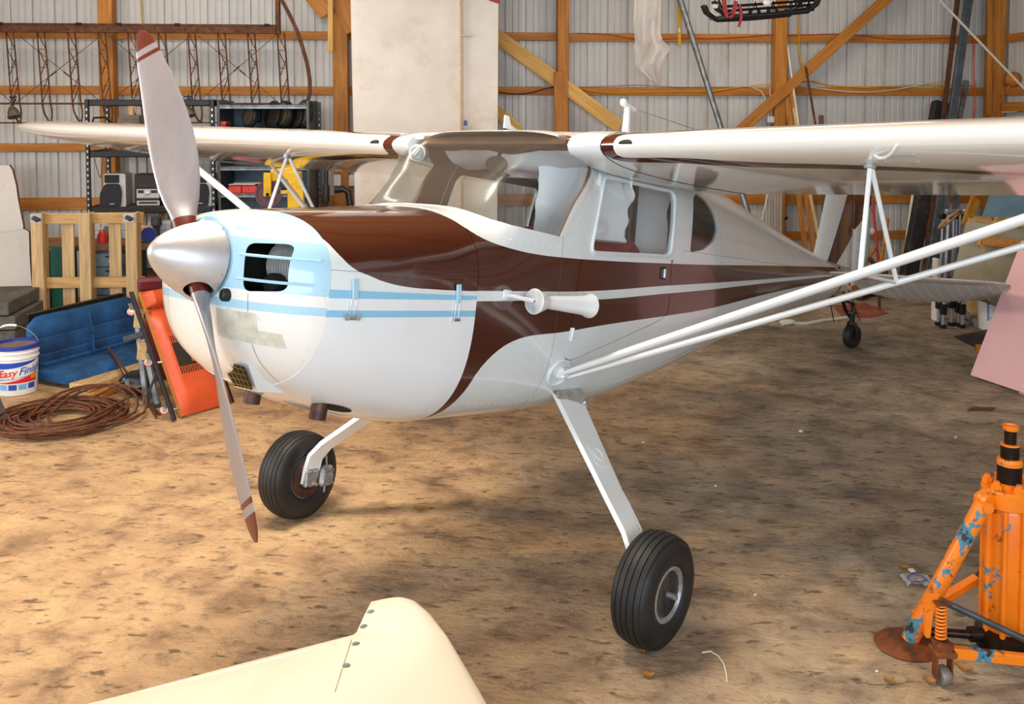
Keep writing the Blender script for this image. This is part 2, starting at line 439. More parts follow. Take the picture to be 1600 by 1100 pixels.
# ------------------------------------------------------------------ the airplane: frame and fuselage loft
# airplane frame: x to the pilot's left, y aft from the spinner tip, z up, level with the thrust line
A_G = Vector((0, 1.644, -1.303)); A_T = Vector((-.2852, 4.132, 0))
A_R = Matrix.Rotation(-.660, 3, 'Z') @ Matrix.Rotation(-.175, 3, 'X') @ Matrix.Rotation(-.019, 3, 'Y')
M_AIR = Matrix.Translation(A_T) @ A_R.to_4x4() @ Matrix.Translation(-A_G)
ST = np.array([  # y, half width, top, widest height, bottom, upper and lower exponents
 (.212, .150, .128, -.015, -.150, 2.0, 2.0), (.222, .215, .134, -.03, -.215, 2.0, 2.0), (.25, .295, .142, -.05, -.30, 2.2, 2.2), (.29, .352, .150, -.07, -.36, 2.4, 2.3),
 (.34, .392, .158, -.075, -.40, 2.5, 2.4), (.40, .420, .167, -.075, -.435, 2.6, 2.5), (.6, .445, .190, -.075, -.515, 2.8, 2.5),
 (.8, .458, .213, -.075, -.565, 3.0, 2.6), (1.095, .470, .250, -.075, -.603, 3.0, 2.8), (1.2, .470, .265, -.075, -.606, 3.1, 2.8),
 (1.4, .470, .455, -.075, -.606, 3.4, 2.9), (1.6, .469, .635, -.075, -.605, 4.2, 3.0), (1.75, .468, .668, -.075, -.603, 5, 3.0), (1.9, .466, .68, -.075, -.602, 5, 3.0),
 (2.2, .465, .685, -.075, -.598, 5, 3.0), (2.7, .460, .665, -.06, -.53, 4.5, 2.9), (3.1, .440, .655, -.03, -.465, 3.6, 2.7),
 (3.6, .390, .635, .0, -.385, 2.7, 2.4), (4.2, .322, .570, .04, -.29, 2.3, 2.2), (5.0, .232, .450, .09, -.175, 2, 2),
 (5.7, .150, .345, .12, -.085, 2, 2), (6.3, .082, .262, .135, -.01, 2, 2), (6.48, .05, .235, .14, .04, 2, 2)])
def pchip(x, y, q):
    h = np.diff(x); d = np.diff(y) / h; m = np.zeros(len(x)); m[0], m[-1] = d[0], d[-1]
    for i in range(1, len(x) - 1):
        if d[i - 1] * d[i] > 0:
            w1, w2 = 2 * h[i] + h[i - 1], h[i] + 2 * h[i - 1]; m[i] = (w1 + w2) / (w1 / d[i - 1] + w2 / d[i])
    k = np.clip(np.searchsorted(x, q) - 1, 0, len(h) - 1); t = (q - x[k]) / h[k]
    return (2*t**3 - 3*t**2 + 1) * y[k] + (t**3 - 2*t**2 + t) * h[k] * m[k] + (-2*t**3 + 3*t**2) * y[k + 1] + (t**3 - t**2) * h[k] * m[k + 1]
def station(y): return [float(pchip(ST[:, 0], ST[:, i], np.array([y]))[0]) for i in range(1, 7)]
def section(y, n=72, t0=0.0, t1=2 * PI, closed=True, off=0.0):
    w, zt, zm, zb, nu, nl = station(y); w += off; zt += off; zb -= off; out = []
    for k in range(n if closed else n + 1):
        t = t0 + (t1 - t0) * k / n; c, s = math.cos(t), math.sin(t)
        e = nu if s >= 0 else nl; zz = (zt - zm) if s >= 0 else (zm - zb)
        X, Zc = w * math.copysign(abs(c) ** (2 / e), c), zm + zz * math.copysign(abs(s) ** (2 / e), s)
        if 1.22 < y < 1.9:      # the windshield flares out to the wing roots near its top
            g = min(1, max(0, (Zc - .30) / .26)); g = g * g * (3 - 2 * g); q = min(1, (y - 1.22) / .26) * min(1, max(0, (1.9 - y) / .22)); X *= 1 + .19 * g * q
        out.append(Vector((X, y, Zc)))
    return out
def yrange(a, b, step): 
    n = max(1, round((b - a) / step)); return [a + (b - a) * i / n for i in range(n + 1)]
NOSE_Y = [.212, .215, .219, .225, .232, .241, .252, .265, .28, .297, .315, .335, .357, .38, .40]
SKIN_Y = NOSE_Y + yrange(.40, 1.095, .05)[1:] + yrange(1.095, 2.2, .035)[1:] + yrange(2.2, 3.3, .06)[1:] + yrange(3.3, 6.48, .12)[1:]
from mathutils.bvhtree import BVHTree
_b = MB(); _b.grid([section(y, 96) for y in SKIN_Y], cv=True)
SKIN = BVHTree.FromPolygons([Vector(v) for v in _b.v], _b.f)
def side(y, z, off=.0, sgn=1):
    """point of the skin seen square from the side, and its outward normal"""
    h = SKIN.ray_cast(Vector((2.0, y, z)), Vector((-1, 0, 0)))
    p, n = h[0], h[1]
    if p is None: p, n = Vector((.4, y, z)), Vector((1, 0, 0))
    if n.x < 0: n = -n
    p = p + n * off
    return Vector((p.x * sgn, p.y, p.z)), Vector((n.x * sgn, n.y, n.z))
# ------------------------------------------------------------------ paint schemes of the airplane (all in the airplane's own frame)
WHITE, BROWN, SKYB, BAND = hexc('DFE8EB'), hexc('44190F'), hexc('ADD8EE'), hexc('8CC8EA')
def grime(t, col, amt=.25):
    n = t.noise(5, 6, .7)
    return t.mix(t.ramp(n, [(.5, 0.0), (.8, amt)]), col, hexc('C9C6BC'))
def line(t, a, v, w=.0016): return t.lt(t.math('ABSOLUTE', t.math('SUBTRACT', a, v)), w)
def paint_end(t, col, rough=.22): return t.fin(col, rough, 0, .7)
W_LO = [(.38, .108), (.405, .082), (.441, .035), (.498, -.007), (.56, -.025), (.617, -.04), (.737, -.055), (.848, -.058), (.971, -.059), (1.12, -.057)]
S_UP = [(1.0, -.058), (1.33, -.051), (1.85, -.038), (2.66, .013), (4.23, .09), (5.81, .167), (6.6, .2)]
S_LO = [(1.0, -.098), (1.337, -.089), (1.856, -.077), (2.664, -.026), (4.23, .065), (5.8, .147), (6.6, .185)]
B_LO = [(1.09, -.62), (1.125, -.56), (1.15, -.497), (1.16, -.43), (1.172, -.385), (1.202, -.34), (1.261, -.291), (1.348, -.252), (1.451, -.231), (1.562, -.223), (1.665, -.218), (2.065, -.183), (2.594, -.143), (3.085, -.107), (4.253, -.004), (5.811, .112), (6.6, .17)]
B_UP = [(1.0, .8), (1.045, .32), (1.06, .225), (1.075, .2), (1.09, .18), (1.144, .149), (1.218, .128), (1.345, .11), (1.45, .103), (1.626, .1), (1.88, .102), (2.64, .122), (3.28, .143), (4.226, .176), (5.86, .228), (6.6, .25)]
def paint_fuselage():
    t = NT('fuselage_paint'); x, y, z = t.xyz()
    lo = t.gt(z, t.fcurve(y, B_LO, .9, 6.6, -.7, .9)); up = t.lt(z, t.fcurve(y, B_UP, .9, 6.6, -.7, .9))
    s = t.math('SUBTRACT', 1.0, t.AND(t.lt(z, t.fcurve(y, S_UP, .9, 6.6, -.7, .9)), t.gt(z, t.fcurve(y, S_LO, .9, 6.6, -.7, .9))))
    tail = t.gt(y, 6.36)
    m = t.OR(t.AND(lo, up, s), tail)
    col = t.mix(m, grime(t, WHITE + (1,)), BROWN)
    # skin laps
    seams = t.OR(*[t.AND(line(t, y, a, .0018), t.gt(z, b)) for a, b in ((1.642, -.62), (3.3, -.6), (4.2, -.6), (5.1, -.6))], t.AND(line(t, z, .195, .0015), t.gt(y, 2.75), t.lt(y, 6.2)))
    col = t.mix(t.math('MULTIPLY', seams, .6), col, hexc('5A5A58'))
    return paint_end(t, col)
def paint_cowl_top():
    t = NT('cowl_top_paint'); x, y, z = t.xyz()
    m = t.gt(z, t.fcurve(y, W_LO, .35, 1.15, -.1, .15))
    up = t.lt(z, t.fcurve(y, B_UP, .9, 6.6, -.7, .9))
    m = t.AND(m, up)
    col = t.mix(m, WHITE, BROWN)
    seams = t.OR(t.AND(line(t, z, -.012, .0013)), line(t, x, 0.0, .004))
    col = t.mix(t.math('MULTIPLY', seams, .65), col, hexc('4A4036'))
    return paint_end(t, col, .15)
def paint_cowl_low():
    t = NT('cowl_bottom_paint'); x, y, z = t.xyz()
    zz = t.math('ADD', z, t.math('MULTIPLY', t.math('SUBTRACT', y, .4), -.017))
    m = t.OR(t.AND(t.gt(zz, -.103), t.lt(zz, -.070)), t.AND(t.gt(zz, -.165), t.lt(zz, -.142)))
    col = t.mix(m, grime(t, hexc('EAF0F5'), .15), BAND)
    t.bump(t.noise(3.0, 3, .5), .12, .02)
    return paint_end(t, col, .24)
def paint_nose():
    t = NT('nose_bowl_paint'); x, y, z = t.xyz(); ax = t.math('ABSOLUTE', x)
    blue = t.AND(t.gt(z, -.1), t.OR(t.gt(ax, .13), t.lt(z, .09)))
    wl = t.AND(t.gt(z, .069), t.lt(z, .089))
    blue = t.AND(blue, t.math('SUBTRACT', 1.0, wl))
    blue = t.OR(blue, t.AND(t.gt(z, -.163), t.lt(z, -.136)))
    col = t.mix(blue, hexc('EFEDE8'), SKYB)
    col = t.mix(t.math('MULTIPLY', t.AND(line(t, ax, .225, .0015), t.lt(z, -.11)), .8), col, hexc('5B666E'))
    n = t.noise(30, 4, .7)
    col = t.mix(t.AND(t.lt(z, -.02), t.ramp(n, [(.62, 0.0), (.7, .35)])), col, hexc('A9A79A'))
    return paint_end(t, col, .3)
def paint_wing():
    t = NT('wing_paint'); x, y, z = t.xyz(); ax = t.math('ABSOLUTE', x)
    # stripe hugging the leading edge at the root and running outboard under (and over) the wing
    px = t.math('SUBTRACT', ax, .618); py = t.math('SUBTRACT', t.fcurve(ax, [(.55, 1.75), (.9, 1.79), (1.25, 1.895), (1.6, 1.965), (2.1, 2.16), (2.6, 2.36), (5.1, 3.3)], .5, 5.1, 1.6, 3.4), y)
    r = .09
    qx = t.math('MAXIMUM', t.math('SUBTRACT', r, px), 0.0); qy = t.math('MAXIMUM', t.math('SUBTRACT', r, py), 0.0)
    d = t.math('SUBTRACT', r, t.math('SQRT', t.math('ADD', t.math('MULTIPLY', qx, qx), t.math('MULTIPLY', qy, qy))))
    both = t.math('MULTIPLY', t.gt(qx, 0.0), t.gt(qy, 0.0)); inn = t.math('ADD', t.math('MULTIPLY', both, d), t.math('MULTIPLY', t.math('SUBTRACT', 1.0, both), t.math('MINIMUM', px, py)))
    wd = t.math('ADD', .058, t.math('MULTIPLY', t.math('DIVIDE', t.math('SUBTRACT', ax, .75), .4, clamp=True), .04)); m = t.AND(t.gt(inn, 0.0), t.lt(inn, wd))
    col = t.mix(m, hexc('F0EFEA'), hexc('4A1B0F'))
    rib = t.lt(t.math('PINGPONG', t.math('ADD', ax, .1), .19), .003)
    t.bump(t.math('MULTIPLY', rib, 1.0), .15, .004)
    return paint_end(t, col, .13)
def paint_fin():
    t = NT('fin_paint'); x, y, z = t.xyz()
    a = t.gt(y, t.math('ADD', 6.154, t.math('MULTIPLY', t.math('SUBTRACT', z, .317), .696)))
    b = t.lt(y, t.math('ADD', 6.39, t.math('MULTIPLY', t.math('SUBTRACT', z, .303), 1.545)))
    col = t.mix(t.AND(a, b), WHITE, BROWN)
    return paint_end(t, col)
M['fuselage'] = paint_fuselage(); M['cowl_top'] = paint_cowl_top(); M['cowl_low'] = paint_cowl_low(); M['nose'] = paint_nose()
M['wing'] = paint_wing(); M['fin'] = paint_fin()
M['enamel'] = simple('white_enamel', 'E6EBED', .22, 0, .02, 5, coat=.6)
M['enamel_blue'] = simple('light_blue_enamel', 'ADD8EE', .25, 0, .02, 5, coat=.5)
M['brown'] = simple('brown_enamel', '44190F', .22, 0, .05, 5, coat=.6)
M['inner'] = simple('brown_cabin_lining', '6B4C3A', .7, 0, .15, 8)
M['dark'] = simple('dark_engine_bay', '15130F', .8, 0, .3, 8)
def alu():
    t = NT('polished_aluminium'); n = t.noise(40, 5, .6, t.mapping(scale=(1, 1, 6)))
    c = t.ramp(t.noise(7, 4, .6), [(.3, hexc('C2C2C6')), (.7, hexc('DADADC'))])
    t.bump(n, .04, .002)
    return t.fin(c, t.ramp(n, [(.3, .38), (.7, .46)]), .72)
M['alu'] = alu()
def bladem():
    t = NT('brushed_blade'); n = t.noise(12, 5, .65, t.mapping(scale=(3, 3, .6)))
    c = t.ramp(n, [(.3, hexc('A5A2A8')), (.7, hexc('ACA9AF'))])
    return t.fin(c, t.ramp(n, [(.3, .38), (.7, .42)]), .6)
M['blade'] = bladem()
M['maroon'] = simple('maroon_paint', '5F1E16', .35, 0, .1, 14, coat=.3)
M['rubber'] = simple('tyre_rubber', '17181A', .55, 0, .3, 10, bump=.08, dirt='26231F')
M['cast'] = simple('cast_aluminium', 'A9ABAD', .42, .6, .25, 24)
M['fins'] = simple('pale_finned_alloy', 'BDBBB8', .5, .25, .15, 24)
M['mesh_gold'] = simple('brass_wire', 'B79A4A', .4, .8, .1, 10)
M['red_vinyl'] = simple('red_vinyl', 'A3161C', .45, 0, .15, 6)
M['cloth'] = simple('white_cloth', 'F7F7FA', .9, 0, .03, 4, bump=.1)
M['glare'] = simple('dark_brown_vinyl', '2C211B', .6, 0, .3, 22, bump=.2)
def glass(name, tint='F4F6F6', haze=.012, gl=.1):
    t = NT(name); tr = t.n('ShaderNodeBsdfTransparent'); tr.inputs[0].default_value = hexc(tint) + (1,)
    g = t.n('ShaderNodeBsdfGlossy'); g.inputs['Roughness'].default_value = .14
    df = t.n('ShaderNodeBsdfDiffuse'); df.inputs[0].default_value = (.8, .8, .8, 1)
    lw = t.n('ShaderNodeLayerWeight'); lw.inputs[0].default_value = .35
    m1 = t.n('ShaderNodeMixShader'); m1.inputs[0].default_value = haze
    t.t.links.new(tr.outputs[0], m1.inputs[1]); t.t.links.new(df.outputs[0], m1.inputs[2])
    m2 = t.n('ShaderNodeMixShader'); lw.inputs[0].default_value = .22; t.put(m2.inputs[0], t.math('ADD', t.math('MULTIPLY', lw.outputs[0], .24), gl * .04))
    t.t.links.new(m1.outputs[0], m2.inputs[1]); t.t.links.new(g.outputs[0], m2.inputs[2])
    t.t.links.new(m2.outputs[0], t.out.inputs[0]); return t.m
M['glass'] = glass('perspex')
# ------------------------------------------------------------------ airplane
air = bpy.data.objects.new('airplane', None); COL.objects.link(air); air.matrix_world = M_AIR; PM[air] = M_AIR
tag(air, 'white, brown and light blue high-wing light airplane parked on the hangar floor', 'airplane')
MAI = M_AIR.inverted()
def part(mb, name, mats, parent=None, smooth=35, label=None, kind=None):
    return mb.build(name, mats, parent or air, smooth, label, local=True, kind=kind)
def shell(rows_o, rows_i, closed):
    """closed skin between an outer and an inner surface: material 0 outside, 1 inside"""
    b = MB(); nu, nv = len(rows_o), len(rows_o[0]); V = [p for r in rows_o for p in r] + [p for r in rows_i for p in r]; O = nu * nv
    F = []; mm = []
    for i in range(nu - 1):
        for j in range(nv if closed else nv - 1):
            a, c, d, e = i * nv + j, (i + 1) * nv + j, (i + 1) * nv + (j + 1) % nv, i * nv + (j + 1) % nv
            F.append((a, c, d, e)); mm.append(0); F.append((O + a, O + e, O + d, O + c)); mm.append(1)
    for i in (0, nu - 1):
        for j in range(nv if closed else nv - 1):
            a, e = i * nv + j, i * nv + (j + 1) % nv; F.append((a, e, O + e, O + a)); mm.append(0)
    if not closed:
        for j in (0, nv - 1):
            for i in range(nu - 1): F.append((i * nv + j, (i + 1) * nv + j, O + (i + 1) * nv + j, O + i * nv + j)); mm.append(0)
    b.v = [tuple(v) for v in V]; b.f = F; b.m = mm; return b
def tmp_obj(me): o = bpy.data.objects.new('t', me); COL.objects.link(o); return o
def boolean(me, ops):
    """apply a list of (cutter mesh, 'DIFFERENCE' | 'INTERSECT') to a mesh"""
    o = tmp_obj(me); cs = []
    for cm, op in ops:
        c = tmp_obj(cm); cs.append(c); md = o.modifiers.new('b', 'BOOLEAN'); md.object = c; md.operation = op; md.solver = 'EXACT'
    dg = bpy.context.evaluated_depsgraph_get(); r = bpy.data.meshes.new_from_object(o.evaluated_get(dg), depsgraph=dg)
    for x in cs + [o]: bpy.data.objects.remove(x)
    return r
def cutter(poly, x0, x1, mi=0):
    """prism across the airplane: poly in (y, z), from x0 to x1"""
    b = MB(); b.prism(poly, ((x0 + x1) / 2, 0, 0), (0, 1, 0), (0, 0, 1), abs(x1 - x0), mi); return b.mesh('c', [M['fuselage'], M['inner'], M['glass']])
def cutter_y(poly, y0, y1):
    b = MB(); b.prism([(-a, c) for a, c in poly], (0, (y0 + y1) / 2, 0), (-1, 0, 0), (0, 0, 1), abs(y1 - y0)); return b.mesh('c', [])
def link(me, name, mats, smooth=35, parent=None, label=None):
    idx = [p.material_index for p in me.polygons]; me.materials.clear()
    for m_ in (mats if isinstance(mats, (list, tuple)) else [mats]): me.materials.append(m_)
    nm = len(me.materials)
    for p, i in zip(me.polygons, idx): p.material_index = min(i, nm - 1)
    if smooth: me.shade_smooth(); me.set_sharp_from_angle(angle=math.radians(smooth))
    me.name = name; o = bpy.data.objects.new(name, me); COL.objects.link(o); o.parent = parent or air; PM[o] = M_AIR
    if label: o['label'] = label
    return o
def rounded(poly, r, n=5):
    out = []; N = len(poly)
    for i in range(N):
        p, a, c = Vector(poly[i]), Vector(poly[i - 1]), Vector(poly[(i + 1) % N])
        u, v = (a - p), (c - p); k = min(r, u.length * .45, v.length * .45); u.normalize(); v.normalize()
        for j in range(n + 1):
            t = j / n; q0 = p + u * k * (1 - t); q1 = p + v * k * t; out.append(tuple(q0.lerp(q1, t)))
    return out
def inset(poly, d):
    c = Vector((sum(p[0] for p in poly) / len(poly), sum(p[1] for p in poly) / len(poly))); out = []
    for p in poly:
        v = Vector(p) - c; out.append(tuple(c + v * (1 - d / max(v.length, 1e-6)))) 
    return out
RIV = []   # rivet heads: (point, normal, radius)

# fuselage skin from the firewall aft, with windshield, window and door openings cut through it
FY = [y for y in SKIN_Y if y >= 1.094]
def skin(th, ys=FY, n=96): return shell([section(y, n) for y in ys], [section(y, n, off=-th) for y in ys], True)
WS = [(1.205, .272), (1.222, .245), (1.25, .225), (1.32, .209), (1.458, .197), (1.612, .186), (1.70, .330), (1.808, .500), (1.73, .575), (1.66, .62), (1.61, .652), (1.4, .85), (1.0, .8), (1.05, .35), (1.19, .285)]
WS_FR = rounded([(.9, .285), (1.17, .285), (1.215, .232), (1.32, .196), (1.458, .183), (1.62, .170), (1.835, .505), (1.70, .66), (1.5, .95), (.9, .95)], .004, 1)
DOOR = rounded([(1.935, .537), (1.791, .1), (1.756, -.164), (1.738, -.325), (1.80, -.345), (2.583, -.158), (2.645, -.12), (2.637, .161), (2.672, .42), (2.69, .520)], .03, 3)
WIN = rounded([(1.958, .475), (1.872, .142), (2.600, .166), (2.650, .478)], .05, 6)
REAR = rounded([(2.840, .190), (2.868, .36), (2.91, .48), (2.985, .515), (3.12, .49), (3.225, .425), (3.25, .345), (3.18, .275), (3.02, .215)], .03, 4)
base = skin(.014)
def pane(ops):
    """outer and inner face of the perspex cut to an opening, without the sawn rim"""
    r = boolean(skin(.004).mesh('s', [M['glass']] * 3), ops); bm = bmesh.new(); bm.from_mesh(r)
    bmesh.ops.delete(bm, geom=[f for f in bm.faces if f.material_index == 2], context='FACES'); bm.to_mesh(r); bm.free(); return r
fus = boolean(base.mesh('s', [M['fuselage'], M['inner']]), [(cutter(WS, -1, 1, 1), 'DIFFERENCE'), (cutter(REAR, -1, 1), 'DIFFERENCE'),
     (cutter(DOOR, .2, 1), 'DIFFERENCE'), (cutter(DOOR, -1, -.2), 'DIFFERENCE')])
link(fus, 'fuselage', [M['fuselage'], M['inner']], 30)
for sg in (1, -1):
    a, c = sorted((.2 * sg, 1.0 * sg))
    dm = boolean(base.mesh('s', [M['fuselage'], M['inner']]), [(cutter(inset(DOOR, .0045), a, c), 'INTERSECT'), (cutter(WIN, a, c), 'DIFFERENCE')])
    d = link(dm, 'door', [M['fuselage'], M['inner']], 30)
    gm = pane([(cutter(inset(WIN, -.004), a, c, 2), 'INTERSECT')])
    link(gm, 'window_pane', M['glass'], 30, d)
    fr = MB(); ring = [side(y, z, .003, sg)[0] for y, z in rounded([(1.952, .490), (1.858, .128), (2.612, .152), (2.665, .492)], .06, 6)]
    fr.tube(ring, .0075, 6, closed=True); part(fr, 'window_frame', M['enamel'], d)
    if sg == 1:
        hb = MB(); p, n = side(2.55, .07, .002)
        hb.box(p, (.006, .055, .062), bev=.004); hb.box(p + n * .006 + Vector((0, .004, 0)), (.012, .022, .05), bev=.004, m=1)
        part(hb, 'door_handle', [M['black'], M['zinc']], d, label='black recessed door handle with metal flap')
        lk = MB(); p, n = side(2.632, .133, .0); lk.lathe([(.009, 0), (.009, .006), (.004, .008)], p, n, 10); part(lk, 'lock', M['zinc'], d)
        for hz in ((1.765, -.225), (1.905, .46)):
            hg = MB(); p, n = side(hz[0], hz[1], .003); dy = .218 if hz[1] > 0 else .21
            hg.bar(p - Vector((0, .006, .026)), p + Vector((0, .006, .026)), .032, .003, up=n, bev=.001)
            hg.tube([side(hz[0] - .004 + k * .003, hz[1] - .028 + k * .014, .006)[0] for k in range(5)], .005, 6)
            part(hg, 'hinge', M['enamel'], d)
gm = pane([(cutter(WS, -1, 1, 2), 'INTERSECT')]); link(gm, 'windshield', M['glass'], 40)
gm = pane([(cutter(inset(REAR, -.003), .2, 1, 2), 'INTERSECT')]); link(gm, 'rear_window', M['glass'], 30)
gm = pane([(cutter(inset(REAR, -.003), -1, -.2, 2), 'INTERSECT')]); link(gm, 'rear_window', M['glass'], 30)

# white cuff strip round the windshield base and the post strips
def top_hit(x, y):
    h = SKIN.ray_cast(Vector((x, y, 2)), Vector((0, 0, -1))); return h[0], h[1]
def ribbon(paths, w, off, mat, name):
    b = MB()
    for pts in paths:
        b.grid(pts)
    return part(b, name, mat)
def strip_between(A, B, n, off):
    """strip of skin between two side-view polylines of equal length, both sides of the airplane"""
    return [[side(*a, off)[0], side(*c, off)[0]] for a, c in zip(A, B)]
for sg in (1, -1):
    post = MB(); rows = []
    for k in range(12):
        t = k / 11; z = .192 + t * .30; y = 1.612 + .198 * t
        rows.append([side(y - .006, z, .005, sg)[0], side(y + .02, z, .006, sg)[0], side(y + .05, z, .003, sg)[0]])
    post.grid(rows); part(post, 'windshield_post_strip', M['enamel'], smooth=60)


# interior: lining, header, dash, seat, cloth
b = MB(); b.box((0, 1.74, .605), (.86, .16, .05), bev=.01); part(b, 'header_spar', M['inner'])
b = MB(); P = []
for k in range(17):
    x = -.44 + .88 * k / 16; q = 1 - (x / .44) ** 2; P.append([(x, 1.62 - .35 * q ** .5 if q > 0 else 1.62, .125 + .075 * q), (x, 1.64, .15 + .075 * q), (x, 1.65, .12 + .075 * q), (x, 1.65, -.2)])
b.grid(P); part(b, 'glare_shield', M['glare'], smooth=50)
seat = MB(); P = []
for k in range(15):
    x = -.40 + .80 * k / 14; e = 1 - abs(x / .40) ** 6; z1 = .20 + .055 * e; y = 2.34
    P.append([(x, y - .07, -.35), (x, y - .05 - .03 * e, .05), (x, y - .03, z1 - .03), (x, y + .02, z1), (x, y + .07, z1 - .03), (x, y + .09, -.3)])
seat.grid(P); seat.box((0, 2.05, -.37), (.82, .52, .14), bev=.04); part(seat, 'seat', M['red_vinyl'], smooth=50, label='red vinyl bench seat seen through the door window')
def sheet(name, f, nu, nv, label=None):
    b = MB(); b.grid([[f(i / nu, j / nv) for j in range(nv + 1)] for i in range(nu + 1)]); return part(b, name, M['cloth'], smooth=60, label=label)
def wob(a, c, k): return pnoise(Vector((a, c, k)))
sheet('cloth_liner', lambda u, v: Vector((-.34 + .76 * u, 2.12 + .10 * wob(u * 3, v * 3, 1) + .12 * v, .595 - .40 * v * (.25 + .75 * min(1, max(0, (u - .30) / .25))))), 30, 20, 'white sheet hung across the cabin')
sheet('cloth_liner', lambda u, v: Vector((-.40 + .80 * u, 1.80 + .36 * v, .575 + .015 * math.sin(9 * u) - .07 * math.sin(PI * v) - .03 * wob(u * 4, v * 3, 3))), 24, 10)
sheet('cloth_liner', lambda u, v: Vector((-.30 + .68 * u, 2.72 + .07 * wob(u * 3, v * 4, 5), .58 - .56 * v)), 24, 18)
sheet('cloth_liner', lambda u, v: Vector((.12 + .33 * u, 1.9 + .3 * u + .08 * wob(u * 3, v * 4, 8), .56 - .36 * v)), 14, 14)
b = MB()
for px, py, w in ((.30, 2.48, .07), (-.1, 2.66, .06)): b.box((px, py, .20), (w * .4, w, .8), bev=.01)
part(b, 'cabin_post', M['black'])
b = MB(); b.lathe([(.0, 0), (.052, .0), (.055, .006), (.05, .012), (.0, .013)], (.02, 1.70, .50), (.35, -1, -.1), 24); b.m = [0] * len(b.f)
for i, v in enumerate(b.v): b.v[i] = (v[0] * 1.0, v[1], .5 + (v[2] - .5) * .72)
b.bar((.02, 1.705, .53), (.06, 1.69, .60), .018, .006); part(b, 'mirror', [M['glare']], label='oval cabin mirror under the windshield header')
b = MB(); d = Vector((.55, -1, -.12)).normalized()
b.lathe([(.036, -.10), (.036, -.03), (.042, -.03), (.042, 0), (.036, .004)], (-.395, 1.60, .535), d, 20); b.lathe([(.036, 0), (.03, .008), (0, .008)], (-.395, 1.60, .535), d, 20, m=1)
b.bar(Vector((-.395, 1.60, .535)) + d * .012 + Vector((-.018, 0, -.018)), Vector((-.395, 1.60, .535)) + d * .012 + Vector((.018, 0, .018)), .004, .004, m=0)
part(b, 'air_vent', [M['enamel'], M['cast']], label='round white air vent in the far windshield corner')

# ------------------------------------------------------------------ nose bowl, cowlings, engine
inl = rounded([(.196, .050), (.335, .060), (.350, -.092), (.205, -.106)], .03, 5); inl2 = [(-a, c) for a, c in inl]
nb = shell([section(y, 96) for y in NOSE_Y], [section(max(y, .216) + .004, 96, off=-.008) for y in NOSE_Y], True)
nm = boolean(nb.mesh('s', [M['nose'], M['dark']]), [(cutter_y(inl, .05, .37), 'DIFFERENCE'), (cutter_y(inl2[::-1], .05, .37), 'DIFFERENCE')])
nose = link(nm, 'nose_bowl', [M['nose'], M['dark']], 30)
def front(x, z, off=0.0):
    h = SKIN.ray_cast(Vector((x, 0, z)), Vector((0, 1, 0))); return (h[0] + h[1] * (off if h[1].y < 0 else -off)) if h[0] else Vector((x, .3, z))
for sg in (1, -1):
    for z0, z1 in ((.012, .012), (-.066, -.066)):
        b = MB(); b.tube([front(sg * (.18 + .215 * k / 16), z0, .004) for k in range(17)], .0055, 6); part(b, 'inlet_bar', M['enamel_blue'], nose)
CY_ = yrange(.40, 1.095, .05)
for nm_, t0, t1, mt in (('cowl_top', 0, PI, 'cowl_top'), ('cowl_bottom', PI, 2 * PI, 'cowl_low')):
    o_ = -.001 if nm_ == 'cowl_top' else .002
    ys = [CY_[0] + .0015] + CY_[1:-1] + [CY_[-1] - .002]
    s_ = shell([section(y, 48, t0, t1, False, o_) for y in ys], [section(y, 48, t0, t1, False, o_ - .006) for y in ys], False)
    o = part(s_, nm_, [M[mt], M['dark']], smooth=30)
b = MB()                                                        # bulkheads behind the inlets
b.box((0, .62, -.05), (.34, .3, .28), bev=.03); b.lathe([(.09, .30), (.10, .45)], (0, 0, -.03), (0, 1, 0), 16)
eng = part(b, 'engine', M['dark'])
for sg in (1, -1):
    b = MB()
    for k in range(15):
        x = sg * (.17 + k * .0135)
        b.lathe([(.045, -.0022), (.082, -.0018), (.082, .0018), (.045, .0022)], (x, .415, -.012), (1, 0, 0), 28)
    b.lathe([(.05, 0), (.05, .22)], (sg * .165, .415, -.012), (sg, 0, 0), 20)
    part(b, 'cylinder', M['fins'], eng, label='finned engine cylinder behind the inlet')
    b = MB(); b.lathe([(.0, .0), (.03, .0), (.034, .008), (.034, .1), (.0, .1)], (sg * .235, .30, -.075), (0, 1, 0), 16); part(b, 'rocker_cover', M['rubber'], eng)
b = MB(); b.lathe([(.0, -.012), (.012, -.012), (.017, -.006), (.018, .03)], (.135, .205, -.125), (.2, 1, 0), 14)
for i, v in enumerate(b.v): b.v[i] = (v[0], v[1], -.125 + (v[2] + .125) * 1.25)
part(b, 'hose_stub', M['rubber'])
# spinner and propeller
prop = bpy.data.objects.new('propeller', None); COL.objects.link(prop); prop.parent = air; PM[prop] = M_AIR
b = MB(); SP = [(0.0, 0.0), (.012, .0022), (.022, .0065), (.034, .015), (.05, .03), (.068, .052), (.086, .079), (.103, .11), (.117, .142), (.127, .17), (.134, .19), (.138, .207)]
SPA = Vector((0, 1, -.115)).normalized(); b.lathe([(r, h) for r, h in SP] + [(.132, .207), (.126, .18), (.112, .14), (.09, .105), (.06, .075), (.03, .058), (0, .052)], (0, 0, 0), SPA, 64)
PROP_A = -.5525; PC = SPA * .158
cyls = []
for a in (PROP_A, PROP_A + PI):
    er = Vector((math.sin(a), 0, math.cos(a))); cb_ = MB(); cb_.lathe([(.047, .02), (.047, .2)], PC + Vector((0, 0, .0)), er, 24); cyls.append((cb_.mesh('c', []), 'DIFFERENCE'))
link(boolean(b.mesh('s', M['alu']), cyls), 'spinner', M['alu'], 40, prop)
